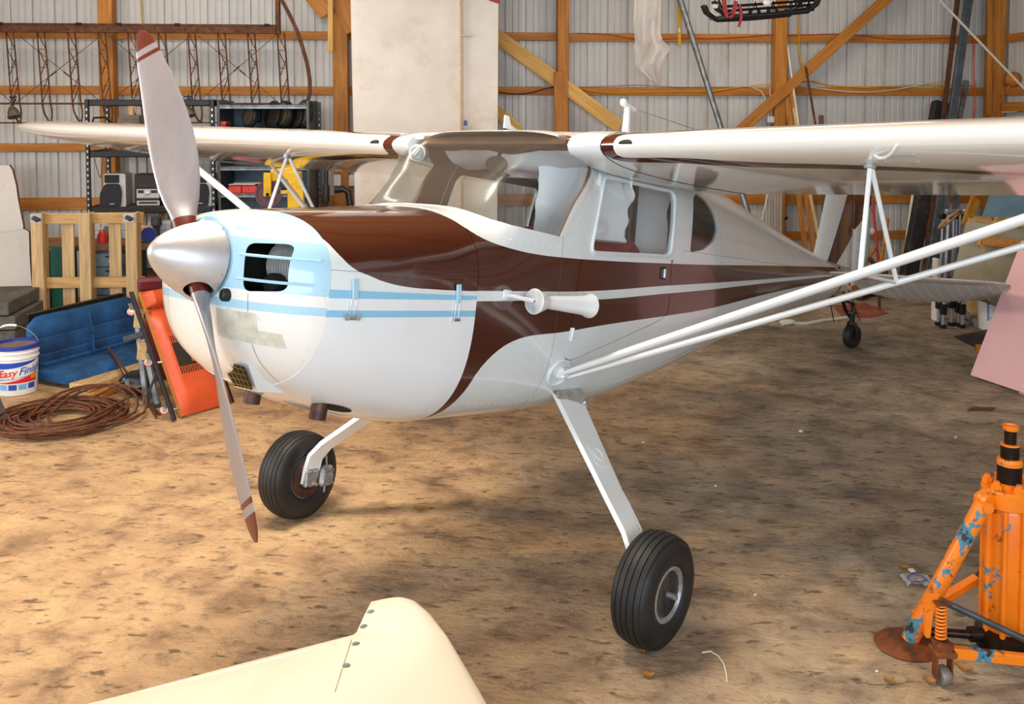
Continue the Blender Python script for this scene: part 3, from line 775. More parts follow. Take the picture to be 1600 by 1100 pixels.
b = MB(); b.lathe([(0, .20), (.13, .20), (.13, .206), (0, .206)], (0, 0, 0), SPA, 40); b.lathe([(.0, .06), (.06, .10), (.075, .20)], (0, 0, 0), SPA, 24); part(b, 'back_plate', M['dark'], prop)
b = MB()
for k in range(10):
    a = k * PI / 5 + .3; ex_, ey_, _z = basis(SPA, (1, 0, 0)); rd = ex_ * math.cos(a) + ey_ * math.sin(a); b = MB(); b.lathe([(.0045, -.001), (.004, .0022), (0, .0028)], SPA * .196 + rd * .1355, rd - SPA * .25, 8); part(b, 'screw', M['zinc'], prop, None)
PR = [(.105, .075, .062), (.14, .082, .055), (.17, .095, .046), (.21, .118, .038), (.28, .146, .029), (.36, .163, .024), (.45, .171, .020), (.54, .166, .017), (.63, .152, .0145), (.72, .133, .012), (.79, .115, .010), (.812, .108, .0095),
      (.815, .107, .0095), (.833, .101, .009), (.836, .10, .009), (.857, .093, .0085), (.86, .092, .0085), (.89, .077, .007), (.915, .058, .006), (.93, .038, .005), (.938, .018, .004), (.94, .004, .003)]
def blade(a):
    er = Vector((math.sin(a), 0, math.cos(a))); et = Vector((-math.cos(a), 0, math.sin(a))); b = MB(); rows = []
    for r, c, th in PR:
        be = math.atan(1.68 / (2 * PI * r)); be = min(be, 1.05); sh_ = -.022 * math.sin(PI * min(1, max(0, (r - .1) / .84)))
        ch = et * math.cos(be) + Vector((0, -math.sin(be), 0)); nr = et * math.sin(be) + Vector((0, math.cos(be), 0)); row = []
        for k in range(20):
            t = 2 * PI * k / 20; s, q = math.cos(t), math.sin(t); th2 = th * (1.0 if r < .15 else (.75 + .25 * s))
            row.append(PC + Vector((0, 0, .006)) + er * r + ch * (s * c / 2 + sh_) + nr * (q * th2 / 2))
        rows.append(row)
    b.grid(rows, cv=True); b.f.append(tuple(range(len(rows) * 20 - 20, len(rows) * 20))); b.m.append(0)
    for i in range(len(rows) - 1):
        r = (PR[i][0] + PR[i + 1][0]) / 2; mi = 1 if (r < .15 or .8135 < r < .8345 or r > .8585) else 0
        for k in range(20): b.m[i * 20 + k] = mi
    b.m[-1] = 1
    return part(b, 'blade', [M['blade'], M['maroon']], prop, 40)
blade(PROP_A); blade(PROP_A + PI)
b = MB(); b.lathe([(.05, 0), (.10, 0), (.150, .002), (.150, .008), (.05, .008), (.05, 0)], (0, .2145, -.014), (0, 1, 0), 48); part(b, 'nose_ring', M['enamel_blue'], nose)
# air scoop with filter, exhaust stubs, latches, venturi horn, tape patches
b = MB()
def wedge(b, P, m=0): return b.add(P, [(0, 1, 2, 3), (7, 6, 5, 4), (0, 4, 5, 1), (1, 5, 6, 2), (2, 6, 7, 3), (3, 7, 4, 0)], m)
wedge(b, [(-.005, .315, -.345), (.195, .285, -.343), (.175, .355, -.440), (.01, .385, -.450), (.0, .56, -.36), (.21, .56, -.36), (.19, .56, -.452), (.02, .56, -.46)])
scoop = part(b, 'air_scoop', M['enamel'], smooth=None)
b = MB(); A = [Vector(v) for v in ((.010, .311, -.353), (.182, .283, -.351), (.164, .345, -.432), (.022, .376, -.442))]
nn = (A[1] - A[0]).cross(A[3] - A[0]).normalized(); nn = nn if nn.y < 0 else -nn
b.add([p + nn * .003 for p in A], [(0, 1, 2, 3)])
for i in range(5):
    t = (i + .5) / 5; b.tube([A[0].lerp(A[1], t) + nn * .005, A[3].lerp(A[2], t) + nn * .005], .0014, 4, m=1)
for i in range(4):
    t = (i + .5) / 4; b.tube([A[0].lerp(A[3], t) + nn * .005, A[1].lerp(A[2], t) + nn * .005], .0012, 4, m=1)
part(b, 'air_filter', [M['dark'], M['mesh_gold']], scoop, None, 'black filter screen with brass wires')
M['exh'] = simple('burnt_exhaust_steel', '5A4038', .5, .6, .3, 12, dirt='33241F')
for (x, y, z, l) in ((.20, .615, -.46, .085), (-.05, .52, -.45, .075)):
    b = MB(); b.lathe([(.030, 0), (.030, l), (.027, l), (.026, .0)], (x, y, z), (0, -.10, -1), 18); part(b, 'exhaust_stub', M['exh'])
b = MB(); hp = [top for top in ()]
def bottom_hit(x, y):
    h = SKIN.ray_cast(Vector((x, y, -2)), Vector((0, 0, 1))); return h[0], h[1]
b = MB(); p, n = bottom_hit(.22, .665); e1, e2, _ = basis(n, (0, 1, 0)); b.lathe([(.05, .0035), (0, .0036)], p, n, 24)
for i, v in enumerate(b.v):
    q = Vector(v) - p; b.v[i] = tuple(p + e1 * (q.dot(e1) * 1.5) + e2 * (q.dot(e2) * .62) + n * q.dot(n))
part(b, 'exhaust_opening', M['dark'])
for y in (.488, .978):
    lt = MB(); P = [side(y + .002 * k, -.035 - .0165 * k, .008)[0] for k in range(5)]
    lt.bar(P[0], P[-1], .024, .008, up=(1, 0, 0), bev=.002)
    Q = [side(y + .003, -.105 - .015 * k, .007)[0] for k in range(5)]
    for dy in (-.011, .011): lt.tube([q + Vector((0, dy, 0)) for q in Q], .0025, 5, m=1)
    lt.tube([Q[-1] + Vector((.003, -.016, 0)), Q[-1] + Vector((.003, .016, 0))], .006, 8, m=1)
    if y < .6:
        for dy in (-.022, .026): lt.lathe([(.011, -.002), (.011, .002)], Q[-1] + Vector((.006, dy, .004)), (1, -.2, 0), 12, m=1)
    part(lt, 'cowl_latch', [M['enamel_blue'], M['zinc']], label='light blue over-centre latch on the lower cowl')
b = MB(); hx = .550
b.lathe([(.051, 0), (.050, .004), (.043, .03), (.030, .062), (.027, .075), (.028, .10), (.037, .24), (.041, .30), (.050, .328), (.0525, .342), (.049, .342), (.040, .32), (.034, .24), (.024, .09), (.025, .062), (.039, .028), (.0475, .0)], (hx, 1.355, -.083), (.12, 1, -.02), 32)
b.lathe([(.0, -.02), (.012, -.018), (.012, .08), (.0, .09)], (hx, 1.375, -.083), (0, 1, 0), 12)
b.lathe([(0, -.0205), (.006, -.0205)], (hx, 1.375, -.083), (0, 1, 0), 10, m=1)
b.tube([(.470, 1.27, -.066), (.505, 1.27, -.068), (.53, 1.30, -.075), (.542, 1.36, -.082)], .009, 8); b.box((.476, 1.272, -.066), (.012, .05, .04), bev=.004)
b.bar((.46, 1.62, -.08), (.52, 1.62, -.085), .03, .03, bev=.004)
part(b, 'venturi_horn', [M['enamel'], M['dark']], smooth=40, label='white double-flared venturi tube on the cabin side')
M['tape'] = simple('yellowed_clear_tape', 'D9D4C2', .3, 0, .12, 30, coat=.4)
b = MB()
def conform(f, nu, nv): b.grid([[f(i / nu, j / nv) for j in range(nv + 1)] for i in range(nu + 1)])
conform(lambda u, v: front(.085 + .170 * u, -.172 - (.060 + .03 * (1 - u)) * v, .0012), 12, 5)
conform(lambda u, v: front(.10 + .225 * u, -.218 - .046 * v - .012 * u, .002), 12, 4)
part(b, 'tape_patch', M['tape'], nose, label='yellowed clear tape patches on the nose bowl')
# ------------------------------------------------------------------ wings, struts, tail, landing gear, rivets
def naca(n=22, t=.12, m=.02, p=.4):
    up, lo = [], []
    for i in range(n + 1):
        x = (1 - math.cos(PI * i / n)) / 2
        yt = 5 * t * (.2969 * math.sqrt(x) - .126 * x - .3516 * x**2 + .2843 * x**3 - .1036 * x**4)
        yc = m / p**2 * (2 * p * x - x * x) if x < p else m / (1 - p)**2 * (1 - 2 * p + 2 * p * x - x * x)
        up.append((x, yc + yt)); lo.append((x, yc - yt))
    return up[::-1] + lo[1:-1]
FOIL = naca()
def wing_row(X, sg):
    q = max(0.0, (X - 3.75) / 1.305); q = min(q, 1.0)
    le = 1.64 + .22 * q ** 3.2; te = 3.13 - 1.18 * q ** 2.3; k = math.sqrt(max(0, 1 - q ** 2.6)) if q < 1 else 0.0
    z = .585 + .030 * (X - .7) + .035 * q ** 2; c = te - le
    return [Vector((sg * X, le + a * c, z - .048 * a * c / 1.49 + b_ * 1.49 * (.03 + .97 * k) * (c / 1.49) ** .35)) for a, b_ in FOIL]
for sg in (1, -1):
    b = MB(); Xs = [.618, .64, .66, .69, .73, .8, .9] + yrange(1.1, 3.75, .33) + [4.0, 4.2, 4.4, 4.55, 4.68, 4.79, 4.88, 4.95, 5.0, 5.03, 5.05, 5.055]
    b.grid([wing_row(X, sg) for X in Xs], cv=True); n = len(FOIL); b.f.append(tuple(range(n))); b.m.append(0)
    wing = part(b, 'wing', M['wing'], smooth=40)
    big = lambda R_, k: [Vector((p.x, p.y - .034 * k * (1 - (p.y - 1.64) / 1.49), .592 + (p.z - .592) * (1 + .06 * k))) for p in R_]
    b = MB(); b.grid([big(wing_row(.47, sg), 1), big(wing_row(.54, sg), .8), wing_row(.612, sg)], cv=True); b.f.append(tuple(range(len(FOIL)))); b.m.append(0); part(b, 'wing_root_fairing', M['enamel'], smooth=40)
    b = MB(); R_ = wing_row(.615, sg); b.tube(R_, .0022, 5, closed=True); part(b, 'root_seam', M['glare'], wing)
    # cabin air inlet hole in the leading edge, pitot hose and inspection panel under the near wing
    b = MB(); c0 = Vector((sg * .735, 1.65, .600)); b.lathe([(.0, 0), (.026, 0)], c0, (0, -1, .1), 20)
    nW = None
    for i, v in enumerate(b.v):
        qq = Vector(v) - c0; b.v[i] = (c0.x + qq.x * 1.25, 1.6425 - .006 + abs(qq.z) * .45, c0.z - .008 + qq.z * .62)
    part(b, 'air_inlet', M['dark'], wing)
    # front and rear struts, jury struts
    lo_f, hi_f = Vector((sg * .435, 1.755, -.40)), Vector((sg * 2.72, 1.755, .585)); lo_r, hi_r = Vector((sg * .44, 1.80, -.415)), Vector((sg * 2.70, 2.56, .565))
    def strut(name, a, c, w, th):
        b = MB(); d = (c - a).normalized(); chord = Vector((0, 1, 0)); chord = (chord - d * chord.dot(d)).normalized(); up = d.cross(chord); rows = []
        for k in range(9):
            t = k / 8; p = a.lerp(c, t); s = 1.0 if .03 < t < .97 else .6
            rows.append([p + chord * (math.cos(2 * PI * j / 14) * w / 2 * s) + up * (math.sin(2 * PI * j / 14) * th / 2 * s) for j in range(14)])
        b.grid(rows, cv=True); b.f += [tuple(range(14)), tuple(range(112, 126))]; b.m += [0, 0]
        return part(b, name, M['enamel'], smooth=50)
    fs = strut('front_strut', lo_f, hi_f, .064, .036); rs = strut('rear_strut', lo_r, hi_r, .046, .027)
    jf = lo_f.lerp(hi_f, .545); jr = lo_r.lerp(hi_r, .548); jt = Vector((sg * 1.665, 1.85, .542))
    b = MB(); b.tube([jt, jf], .0095, 8); part(b, 'jury_strut', M['enamel'])
    b = MB(); b.tube([jt + Vector((0, .012, 0)), jr], .0095, 8); part(b, 'jury_strut', M['enamel'])
    b = MB(); b.tube([jf, jr], .008, 8); part(b, 'jury_strut', M['enamel'])
    b = MB(); b.box(jt + Vector((0, 0, .012)), (.028, .035, .05), bev=.004); b.cyl(jt + Vector((-.02, 0, -.004)), jt + Vector((.02, 0, -.004)), .01, 8)
    part(b, 'jury_bracket', M['cast'])
    b = MB(); p, n = side(1.745, -.385, .0, sg)
    b.tube([side(1.745 + .075 * math.cos(k * PI / 10), -.392 + .055 * math.sin(k * PI / 10), .004, sg)[0] for k in range(20)], .006, 6, closed=True)
    b.box(p + Vector((0, .02, -.01)), (.05, .05, .05), bev=.01); part(b, 'strut_fitting', M['enamel'])
    # main gear leg, wheel
    wc = (MAI @ (floor_at(1021, 920, .212) if sg == 1 else floor_at(466, 741, .212)))
    up_ = (MAI.to_3x3() @ Vector((0, 0, 1))).normalized()
    top = Vector((sg * .35, 1.905, -.47)); kn = Vector((wc.x - sg * .095, wc.y + .02, wc.z + .13)); en = wc + Vector((-sg * .07, 0, -.03))
    b = MB(); rows = []; C = [top, top.lerp(kn, .25), top.lerp(kn, .5), top.lerp(kn, .75), top.lerp(kn, .93), kn.lerp(en, .18), kn.lerp(en, .5), en]; Wd = [.175, .155, .133, .112, .098, .094, .092, .09]
    for i, (c_, w_) in enumerate(zip(C, Wd)):
        d = (C[min(i + 1, 7)] - C[max(i - 1, 0)]).normalized(); fa = Vector((0, 1, 0)); fa = (fa - d * fa.dot(d)).normalized(); no = d.cross(fa).normalized() * .011
        rows.append([c_ - fa * w_ / 2 - no, c_ + fa * w_ / 2 - no, c_ + fa * w_ / 2 + no, c_ - fa * w_ / 2 + no])
    b.grid(rows, cv=True); b.f += [(0, 1, 2, 3), (28, 29, 30, 31)]; b.m += [0, 0]
    leg = part(b, 'gear_leg', M['enamel'], smooth=30)
    b = MB(); c_ = top.lerp(kn, .07); d = (kn - top).normalized(); fa = Vector((0, 1, 0)); fa = (fa - d * fa.dot(d)).normalized(); no = d.cross(fa).normalized(); no = no if no.x * sg > 0 else -no
    b.prism([(-.10, -.055), (.10, -.055), (.105, .02), (.085, .055), (.03, .04), (-.03, .04), (-.09, .05), (-.105, .01)], c_ + no * .014, fa, d if fa.cross(d).dot(no) > 0 else d, .005)
    for k in (-.085, .085): b.lathe([(.012, 0), (.012, .012), (0, .014)], c_ + fa * k + d * .03 + no * .015, no, 8, m=1)
    part(b, 'leg_clamp', [simple('bare_grey_alloy', 'B9BBB6', .4, .4, .15, 14, dirt='8E8C82') if sg == 1 else bpy.data.materials['bare_grey_alloy'], M['zinc']], leg)
    if sg == 1:
        b = MB(); c_ = top.lerp(kn, .48) + no * .0155; b.prism(rounded([(-.04, -.062), (.045, -.062), (.045, .062), (-.04, .062)], .02), c_, fa, d, .003); b.tube([c_ + fa * (.026 * math.cos(k * PI / 8)) + d * (.03 * math.sin(k * PI / 8)) + no * .002 for k in range(16)], .0022, 5, closed=True)
        part(b, 'inspection_plate', M['enamel'], leg)
        b = MB(); b.tube([top.lerp(kn, .6) + fa * .06 + no * .0, top.lerp(kn, .75) + fa * .075, top.lerp(kn, .9) + fa * .075, kn + fa * .06 - no * .02, wc + fa * .08 - no * .03 + up_ * .05], .005, 6); part(b, 'brake_line', M['enamel'], leg)
    axd = Vector((sg, 0, 0)); axd = (axd - up_ * axd.dot(up_)); axd = (axd.normalized() - up_ * .035 + Vector((0, -.03 * sg * sg, 0))).normalized()
    wh = bpy.data.objects.new('main_wheel', None); COL.objects.link(wh); wh.parent = air; PM[wh] = M_AIR
    R0, Wt = .2115, .078
    prof = [(.101, -.060), (.106, -.068), (.125, -.078), (.15, Wt * -1.03), (.178, -.075), (.192, -.066)]
    tread = []
    for k, (a, c) in enumerate(((-.058, -.040), (-.036, -.014), (-.010, .010), (.014, .036), (.040, .058))):
        rr = lambda y: R0 - .010 * (abs(y) / .06) ** 2.2
        tread += [(rr(a) - .006, a - .0006), (rr(a), a), (rr(c), c), (rr(c) - .006, c + .0006)]
    prof += tread + [(.192, .066), (.178, .075), (.15, Wt * 1.03), (.125, .078), (.106, .068), (.101, .060)]
    b = MB(); b.lathe(prof, wc, axd, 56); b.f = b.f; part(b, 'tyre', M['rubber'], wh, 32)
    b = MB(); s0 = -1
    b.lathe([(.1015, -.060), (.103, -.066), (.094, -.066), (.085, -.045), (.076, -.02), (.03, -.015), (.0, -.015)], wc, axd, 36)
    b.lathe([(.1015, .060), (.104, .068), (.094, .070), (.085, .060), (.077, .026), (.034, .018), (.034, .048), (.026, .052), (.0, .052)], wc, axd, 36)
    if sg == 1:
        b.cyl(wc + axd * .045, wc + axd * .10, .011, 10); b.lathe([(.02, .04), (.02, .055), (.013, .06)], wc, axd, 10)
        e1 = axd.cross(up_).normalized()
        for k in range(3):
            a = k * 2 * PI / 3 + .5; p = wc + (e1 * math.cos(a) + up_ * math.sin(a)) * .048 + axd * .02; b.lathe([(.018, 0), (.016, .004)], p, axd, 12, m=1)
        b.lathe([(.009, 0), (.009, .016), (.0, .017)], wc - up_ * .056 + axd * .040, axd, 8, m=2)
    else:
        b.lathe([(.10, -.072), (.10, -.066), (.06, -.066), (.06, -.072)], wc, axd, 36, m=1)
    part(b, 'wheel_hub', [M['cast'], M['dark'] if sg == 1 else M['exh'], simple('yellow_cap', 'E8B000', .4) if sg == 1 else M['cast']], wh, 32)
    if sg == -1:
        b = MB(); p = wc - axd * .085; b.box(p, (.03, .075, .085), bev=.006); q = p + Vector((0, .10, -.002)); b.box(q, (.045, .085, .10), bev=.015)
        for dz in (-.03, .03):
            for dy in (-.02, .02, .08, .12): b.cyl(p + Vector((0, dy, dz)), p + Vector((.032, dy, dz)), .008, 8, m=1)
        b.cyl(q + Vector((.02, 0, 0)), q + Vector((.034, 0, 0)), .025, 12); b.tube([q + Vector((0, .0, .05)), q + Vector((0, -.01, .10))], .006, 6, m=1); b.tube([q + Vector((0, .0, -.05)), q + Vector((0, -.0, -.08))], .006, 6, m=1)
        part(b, 'brake_caliper', [M['cast'], M['zinc']], wh)
# hose loop, fuel-drain panel on the near wing's underside; landing strip edge
def under(x, y, off=.003):
    R_ = wing_row(abs(x), 1 if x > 0 else -1); L_ = [p for p in R_[len(FOIL) // 2:]]
    for a, c in zip(L_[:-1], L_[1:]):
        if min(a.y, c.y) <= y <= max(a.y, c.y): t = (y - a.y) / (c.y - a.y + 1e-9); return Vector((x, y, a.z + (c.z - a.z) * t - off))
    return Vector((x, y, .55))
b = MB(); b.tube([(1.714, 1.735, .566), (1.722, 1.728, .558), (1.738, 1.726, .552), (1.757, 1.716, .553), (1.776, 1.700, .560), (1.793, 1.680, .571), (1.805, 1.664, .582), (1.812, 1.657, .590)], .0062, 8); part(b, 'pitot_hose', M['enamel'])
b = MB(); Q = [under(1.735, 1.745, .002), under(1.845, 1.735, .002), under(1.842, 1.818, .002), under(1.732, 1.815, .002)]; b.add(Q, [(0, 1, 2, 3)])
for q in Q: b.sphere(q, .006, 6, m=1)
part(b, 'inspection_panel', [M['enamel'], M['zinc']], smooth=None)
# roof between the wings and antenna mast, whip wire
b = MB(); P = []
for k in range(13):
    y = 1.66 + 1.44 * k / 12
    R_ = wing_row(.46, 1)[:len(FOIL) // 2 + 1][::-1]; zt = float(np.interp(y, [p.y for p in R_], [p.z for p in R_])) + .002
    P.append([Vector((x, y, zt + .012 * (1 - (x / .5) ** 2))) for x in (-.545, -.42, -.3, -.15, 0, .15, .3, .42, .545)])
b.grid(P); part(b, 'cabin_roof', M['enamel'], smooth=60)
b = MB(); b.tube([(0, 2.85, .66), (0, 2.85, .9), (0, 2.845, .985)], [.030, .021, .018], 10); b.tube([(0, 2.80, .992), (0, 2.93, .978)], [.022, .014], 8); b.sphere((0, 2.80, .995), .022, 8)
mast = part(b, 'antenna_mast', M['enamel'])
b = MB(); b.tube([(0, 2.93, .978), (0, 4.6, .99), (0, 6.6, 1.02)], .0025, 5); b.tube([(0, 2.83, .95), (-.06, 2.45, .69)], .002, 4); part(b, 'antenna_wire', M['cast'], mast)
b = MB(); b.prism([(0, 0), (.12, 0), (.05, .02), (.03, .06), (0, .06)], (.0, 1.75, .68), (0, 1, 0), (0, 0, 1), .006); part(b, 'roof_bracket', M['enamel'])
# tail: fin, rudder, stabilizer, drooping elevator, tail wheel
def plate(rows, th):
    """lens section between leading and trailing points: rows of (le, te, thickness)"""
    b = MB(); P = []
    for le, te, t, nrm in rows:
        le = Vector(le); te = Vector(te); row = []
        for k in range(16):
            a = 2 * PI * k / 16; s = (1 - math.cos(a)) / 2; row.append(le.lerp(te, s) + Vector(nrm) * (t / 2 * math.sin(a)))
        P.append(row)
    b.grid(P, cv=True); b.f += [tuple(range(16)), tuple(range(len(P) * 16 - 16, len(P) * 16))]; b.m += [0, 0]; return b
X1 = (1, 0, 0)
fin = part(plate([((0, 5.87, .30), (0, 6.845, .24), .07, X1), ((0, 5.98, .55), (0, 6.825, .55), .065, X1), ((0, 6.10, .85), (0, 6.80, .85), .055, X1), ((0, 6.24, 1.08), (0, 6.79, 1.08), .045, X1), ((0, 6.42, 1.20), (0, 6.78, 1.20), .03, X1), ((0, 6.58, 1.235), (0, 6.77, 1.235), .012, X1)], .06), 'fin', M['fin'], smooth=45)
b = plate([((0, 6.86, .10), (0, 7.16, .16), .04, X1), ((0, 6.855, .25), (0, 7.20, .25), .045, X1), ((0, 6.845, .42), (0, 7.31, .42), .045, X1), ((0, 6.825, .80), (0, 7.31, .82), .045, X1), ((0, 6.805, 1.08), (0, 7.24, 1.06), .04, X1), ((0, 6.79, 1.22), (0, 7.08, 1.22), .03, X1), ((0, 6.785, 1.27), (0, 6.95, 1.26), .012, X1)], .04)
for k in range(7): b.tube([(.024, 6.87, .30 + k * .1), (.006, 7.30, .335 + k * .1)], .0035, 4)
rud = part(b, 'rudder', M['fin'], smooth=45)
b = MB(); b.sphere((.0, 7.34, .62), .034, 12, sc=(.8, 1.3, 1)); part(b, 'tail_light', M['enamel'], rud)
Z1 = (0, 0, 1)
for sg in (1, -1):
    part(plate([((sg * .03, 5.95, .185), (sg * .03, 6.72, .16), .055, Z1), ((sg * .7, 5.91, .20), (sg * .7, 6.5, .185), .05, Z1), ((sg * 1.15, 5.80, .208), (sg * 1.15, 6.30, .195), .04, Z1), ((sg * 1.36, 5.72, .212), (sg * 1.36, 6.08, .205), .028, Z1), ((sg * 1.43, 5.72, .214), (sg * 1.43, 5.92, .21), .01, Z1)], .05), 'stabilizer', M['enamel'], smooth=45)
    E = [((sg * .05, 6.73, .158), (sg * .05, 7.05, .055)), ((sg * .30, 6.66, .162), (sg * .30, 7.12, .02)), ((sg * .7, 6.51, .182), (sg * .7, 6.98, .03)), ((sg * 1.05, 6.36, .19), (sg * 1.05, 6.72, .075)), ((sg * 1.30, 6.16, .20), (sg * 1.30, 6.38, .13)), ((sg * 1.42, 5.95, .208), (sg * 1.42, 6.02, .19))]
    b = plate([(a, c, .03 if i < 5 else .01, Z1) for i, (a, c) in enumerate(E)], .03)
    for k in range(14):
        x = .12 + k * .092; f = lambda i: np.interp(x, [abs(e[0][0]) for e in E], [e[i // 3][i % 3] for e in E])
        b.tube([(sg * x, f(1), f(2) - .006), (sg * (x + .012), (f(1) + f(4)) / 2, (f(2) + f(5)) / 2 - .0165), (sg * (x + .03), f(4), f(5) - .004)], .005, 4)
    part(b, 'elevator', M['enamel'], smooth=45)
b = MB(); b.box((0, 6.42, -.005), (.035, .25, .02), bev=.004); b.bar((0, 6.35, .0), (0, 6.95, -.06), .035, .016, bev=.003)
b.tube([(0, 6.62, .0), (0, 6.72, -.10), (0, 6.86, -.17)], .016, 8); b.tube([(-.03, 6.40, -.01), (-.03, 6.55, -.22)], .004, 5); b.tube([(.03, 6.7, .06), (.03, 7.05, -.2)], .004, 5)
part(b, 'tail_spring', M['black'])
tw = bpy.data.objects.new('tail_wheel', None); COL.objects.link(tw); tw.parent = air; PM[tw] = M_AIR
c_ = MAI @ floor_at(1331, 525, .10); up_ = (MAI.to_3x3() @ Vector((0, 0, 1))).normalized(); ax_ = Vector((1, -.30, 0)); ax_ = (ax_ - up_ * ax_.dot(up_)).normalized()
b = MB(); b.lathe([(.04, -.028), (.075, -.036), (.092, -.030), (.097, -.022), (.095, -.020), (.1, -.016), (.0985, -.006), (.101, -.003), (.101, .003), (.0985, .006), (.1, .016), (.095, .020), (.097, .022), (.092, .030), (.075, .036), (.04, .028)], c_, ax_, 36); part(b, 'tyre', M['rubber'], tw, 32)
b = MB(); b.lathe([(.045, .03), (.05, .026), (.03, .012), (.012, .03), (0, .03)], c_, ax_, 20); b.lathe([(.045, -.03), (.05, -.026), (.03, -.012), (.012, -.03), (0, -.03)], c_, ax_, 20); part(b, 'wheel_hub', M['black'], tw)
b = MB()
for s in (-1, 1): b.tube([c_ + ax_ * .045 * s, c_ + ax_ * .048 * s + up_ * .07, c_ + ax_ * .03 * s + up_ * .12], .011, 6)
b.cyl(c_ + up_ * .112, c_ + up_ * .19, .022, 10); b.box(c_ + up_ * .2, (.05, .07, .03), bev=.005); b.bar(c_ + up_ * .2, (0, 6.93, -.06), .03, .02)
part(b, 'tail_fork', M['black'], tw)
# rivets: one real mesh of low domes pressed onto the skin
b = MB(); b_br = MB()
def is_brown(y, z):
    f = lambda P: float(np.interp(y, [p[0] for p in P], [p[1] for p in P]))
    if y < 1.09: return z > f(W_LO)
    return f(B_LO) < z < f(B_UP) and not f(S_LO) < z < f(S_UP)
def rivets(path, step, r=.0026, sides=(1,)):
    L_ = [0.0]
    for a, c in zip(path[:-1], path[1:]): L_.append(L_[-1] + math.dist(a, c))
    n = max(1, int(L_[-1] / step))
    for k in range(n + 1):
        s = L_[-1] * k / n; y = float(np.interp(s, L_, [p[0] for p in path])); z = float(np.interp(s, L_, [p[1] for p in path]))
        for sg in sides:
            p, nn = side(y, z, .0, sg)
            if abs(p.x) > .03: (b_br if is_brown(y, z) else b).lathe([(r, 0), (r * .75, r * .45), (0, r * .55)], p, nn, 6)
rivets([(1.62, .15), (1.615, -.2), (1.64, -.5)], .045); rivets([(1.665, .15), (1.668, -.2), (1.70, -.36)], .045)
rivets([(1.12, .15), (1.115, -.05), (1.125, -.3), (1.13, -.42)], .05); rivets([(1.07, .15), (1.075, -.06)], .05); rivets([(1.2, .165), (1.30, .15), (1.45, .142), (1.6, .138)], .045, .0036)
rivets([(1.655, .19), (1.85, .50)], .03); rivets([(1.70, .19), (1.90, .52)], .035); rivets([(.43, -.02), (.7, -.025), (1.06, -.022)], .055); rivets([(.43, -.052), (.7, -.057), (1.06, -.054)], .06)
rivets([(.43, -.083), (1.06, -.083)], .06); rivets([(1.075, -.09), (1.082, -.3), (1.06, -.42)], .06, .0045); rivets([(.425, -.11), (.43, -.25), (.44, -.36)], .06)
rivets([(2.70, .51), (2.68, .2), (2.69, -.15)], .03); rivets([(2.735, .51), (2.715, .2), (2.72, -.15)], .03); rivets([(2.66, .14), (3.3, .17), (4.5, .215), (5.9, .26)], .035)
rivets([(2.3, -.47), (3.0, -.36), (3.3, -.31)], .02); rivets([(1.85, -.36), (2.5, -.22)], .04); rivets([(2.0, -.52), (2.6, -.40), (3.1, -.30)], .03); rivets([(1.2, -.5), (1.5, -.52), (1.75, -.51)], .045)
rivets([(3.3, .5), (3.28, .2), (3.29, -.2)], .03); rivets([(4.2, .45), (4.2, .1), (4.2, -.15)], .04)
rivets([(2.80, .18), (2.83, .38), (2.90, .52), (3.05, .535), (3.18, .47), (3.24, .36), (3.16, .25), (2.98, .185), (2.80, .165)], .03)
part(b, 'rivets', M['enamel'], kind='stuff', smooth=None); part(b_br, 'rivets', M['brown'], kind='stuff', smooth=None, label='brown painted rivets')
# ------------------------------------------------------------------ left side of the hangar
M['dark_steel'] = simple('grey_shelf_steel', '4E565C', .45, .3, .2, 12, dirt='3A3C3C')
M['blue_steel'] = simple('blue_grey_steel', '71808E', .5, .2, .2, 8, dirt='4E5A66')
M['silver'] = simple('silver_plastic', 'B5B4B2', .35, .3, .08, 30)
M['grille'] = simple('speaker_cloth', '22242A', .8, 0, .2, 90)
M['blue_velour'] = simple('blue_velour', '24598F', .95, 0, .35, 5, bump=.12, dirt='163A63')
M['orange_vinyl'] = simple('orange_vinyl', 'D4552A', .42, 0, .12, 5, bump=.04, dirt='B8461F')
M['maroon_vinyl'] = simple('maroon_vinyl', '6A2130', .45, 0, .12, 8)
M['yellow'] = simple('yellow_paint', 'F2C40E', .4, 0, .08, 10, dirt='C99A10')
M['red_plastic'] = simple('red_plastic', 'D22D22', .4, 0, .06, 9)
M['orange_plastic'] = simple('orange_plastic', 'F0562A', .4, 0, .06, 9)
M['plaster'] = simple('chalky_board', 'E2DFDA', .85, 0, .05, 2, dirt='C7BFB2', bump=.1)
M['plaster_edge'] = simple('crumbled_board_edge', '8C6B52', .9, 0, .3, 40, bump=.5)
M['crate'] = simple('grey_fibre_crate', '5C5A56', .8, 0, .2, 10, dirt='46423C')
M['green'] = simple('green_board', '0F5A45', .5, 0, .15, 6)
M['mdf'] = simple('brown_bench_top', '7A5B42', .7, 0, .25, 14, dirt='54402F')
M['bin'] = simple('pale_bin_plastic', 'C7CEDA', .4, 0, .06, 12)
M['canvas'] = simple('doped_white_fabric', 'E9E4DE', .75, 0, .05, 3, bump=.08, dirt='D9CDBF')
M['cable'] = simple('rusty_cable', '6B4028', .7, .2, .35, 40, bump=.2)
M['cream'] = simple('cream_gel_coat', 'EEE2CC', .3, 0, .03, 2, coat=.4)
M['blue_lid'] = simple('blue_lid_plastic', '2A3F9C', .4, 0, .08, 8)
M['paper'] = simple('paper', 'D9D6CF', .8, 0, .1, 12)
def wbox(b, u0, u1, d0, d1, z0, z1, m=0, bev=0.0):
    return b.box(wall((u0 + u1) / 2, (d0 + d1) / 2, (z0 + z1) / 2), (abs(u1 - u0), abs(d1 - d0), abs(z1 - z0)), WR, m, bev)
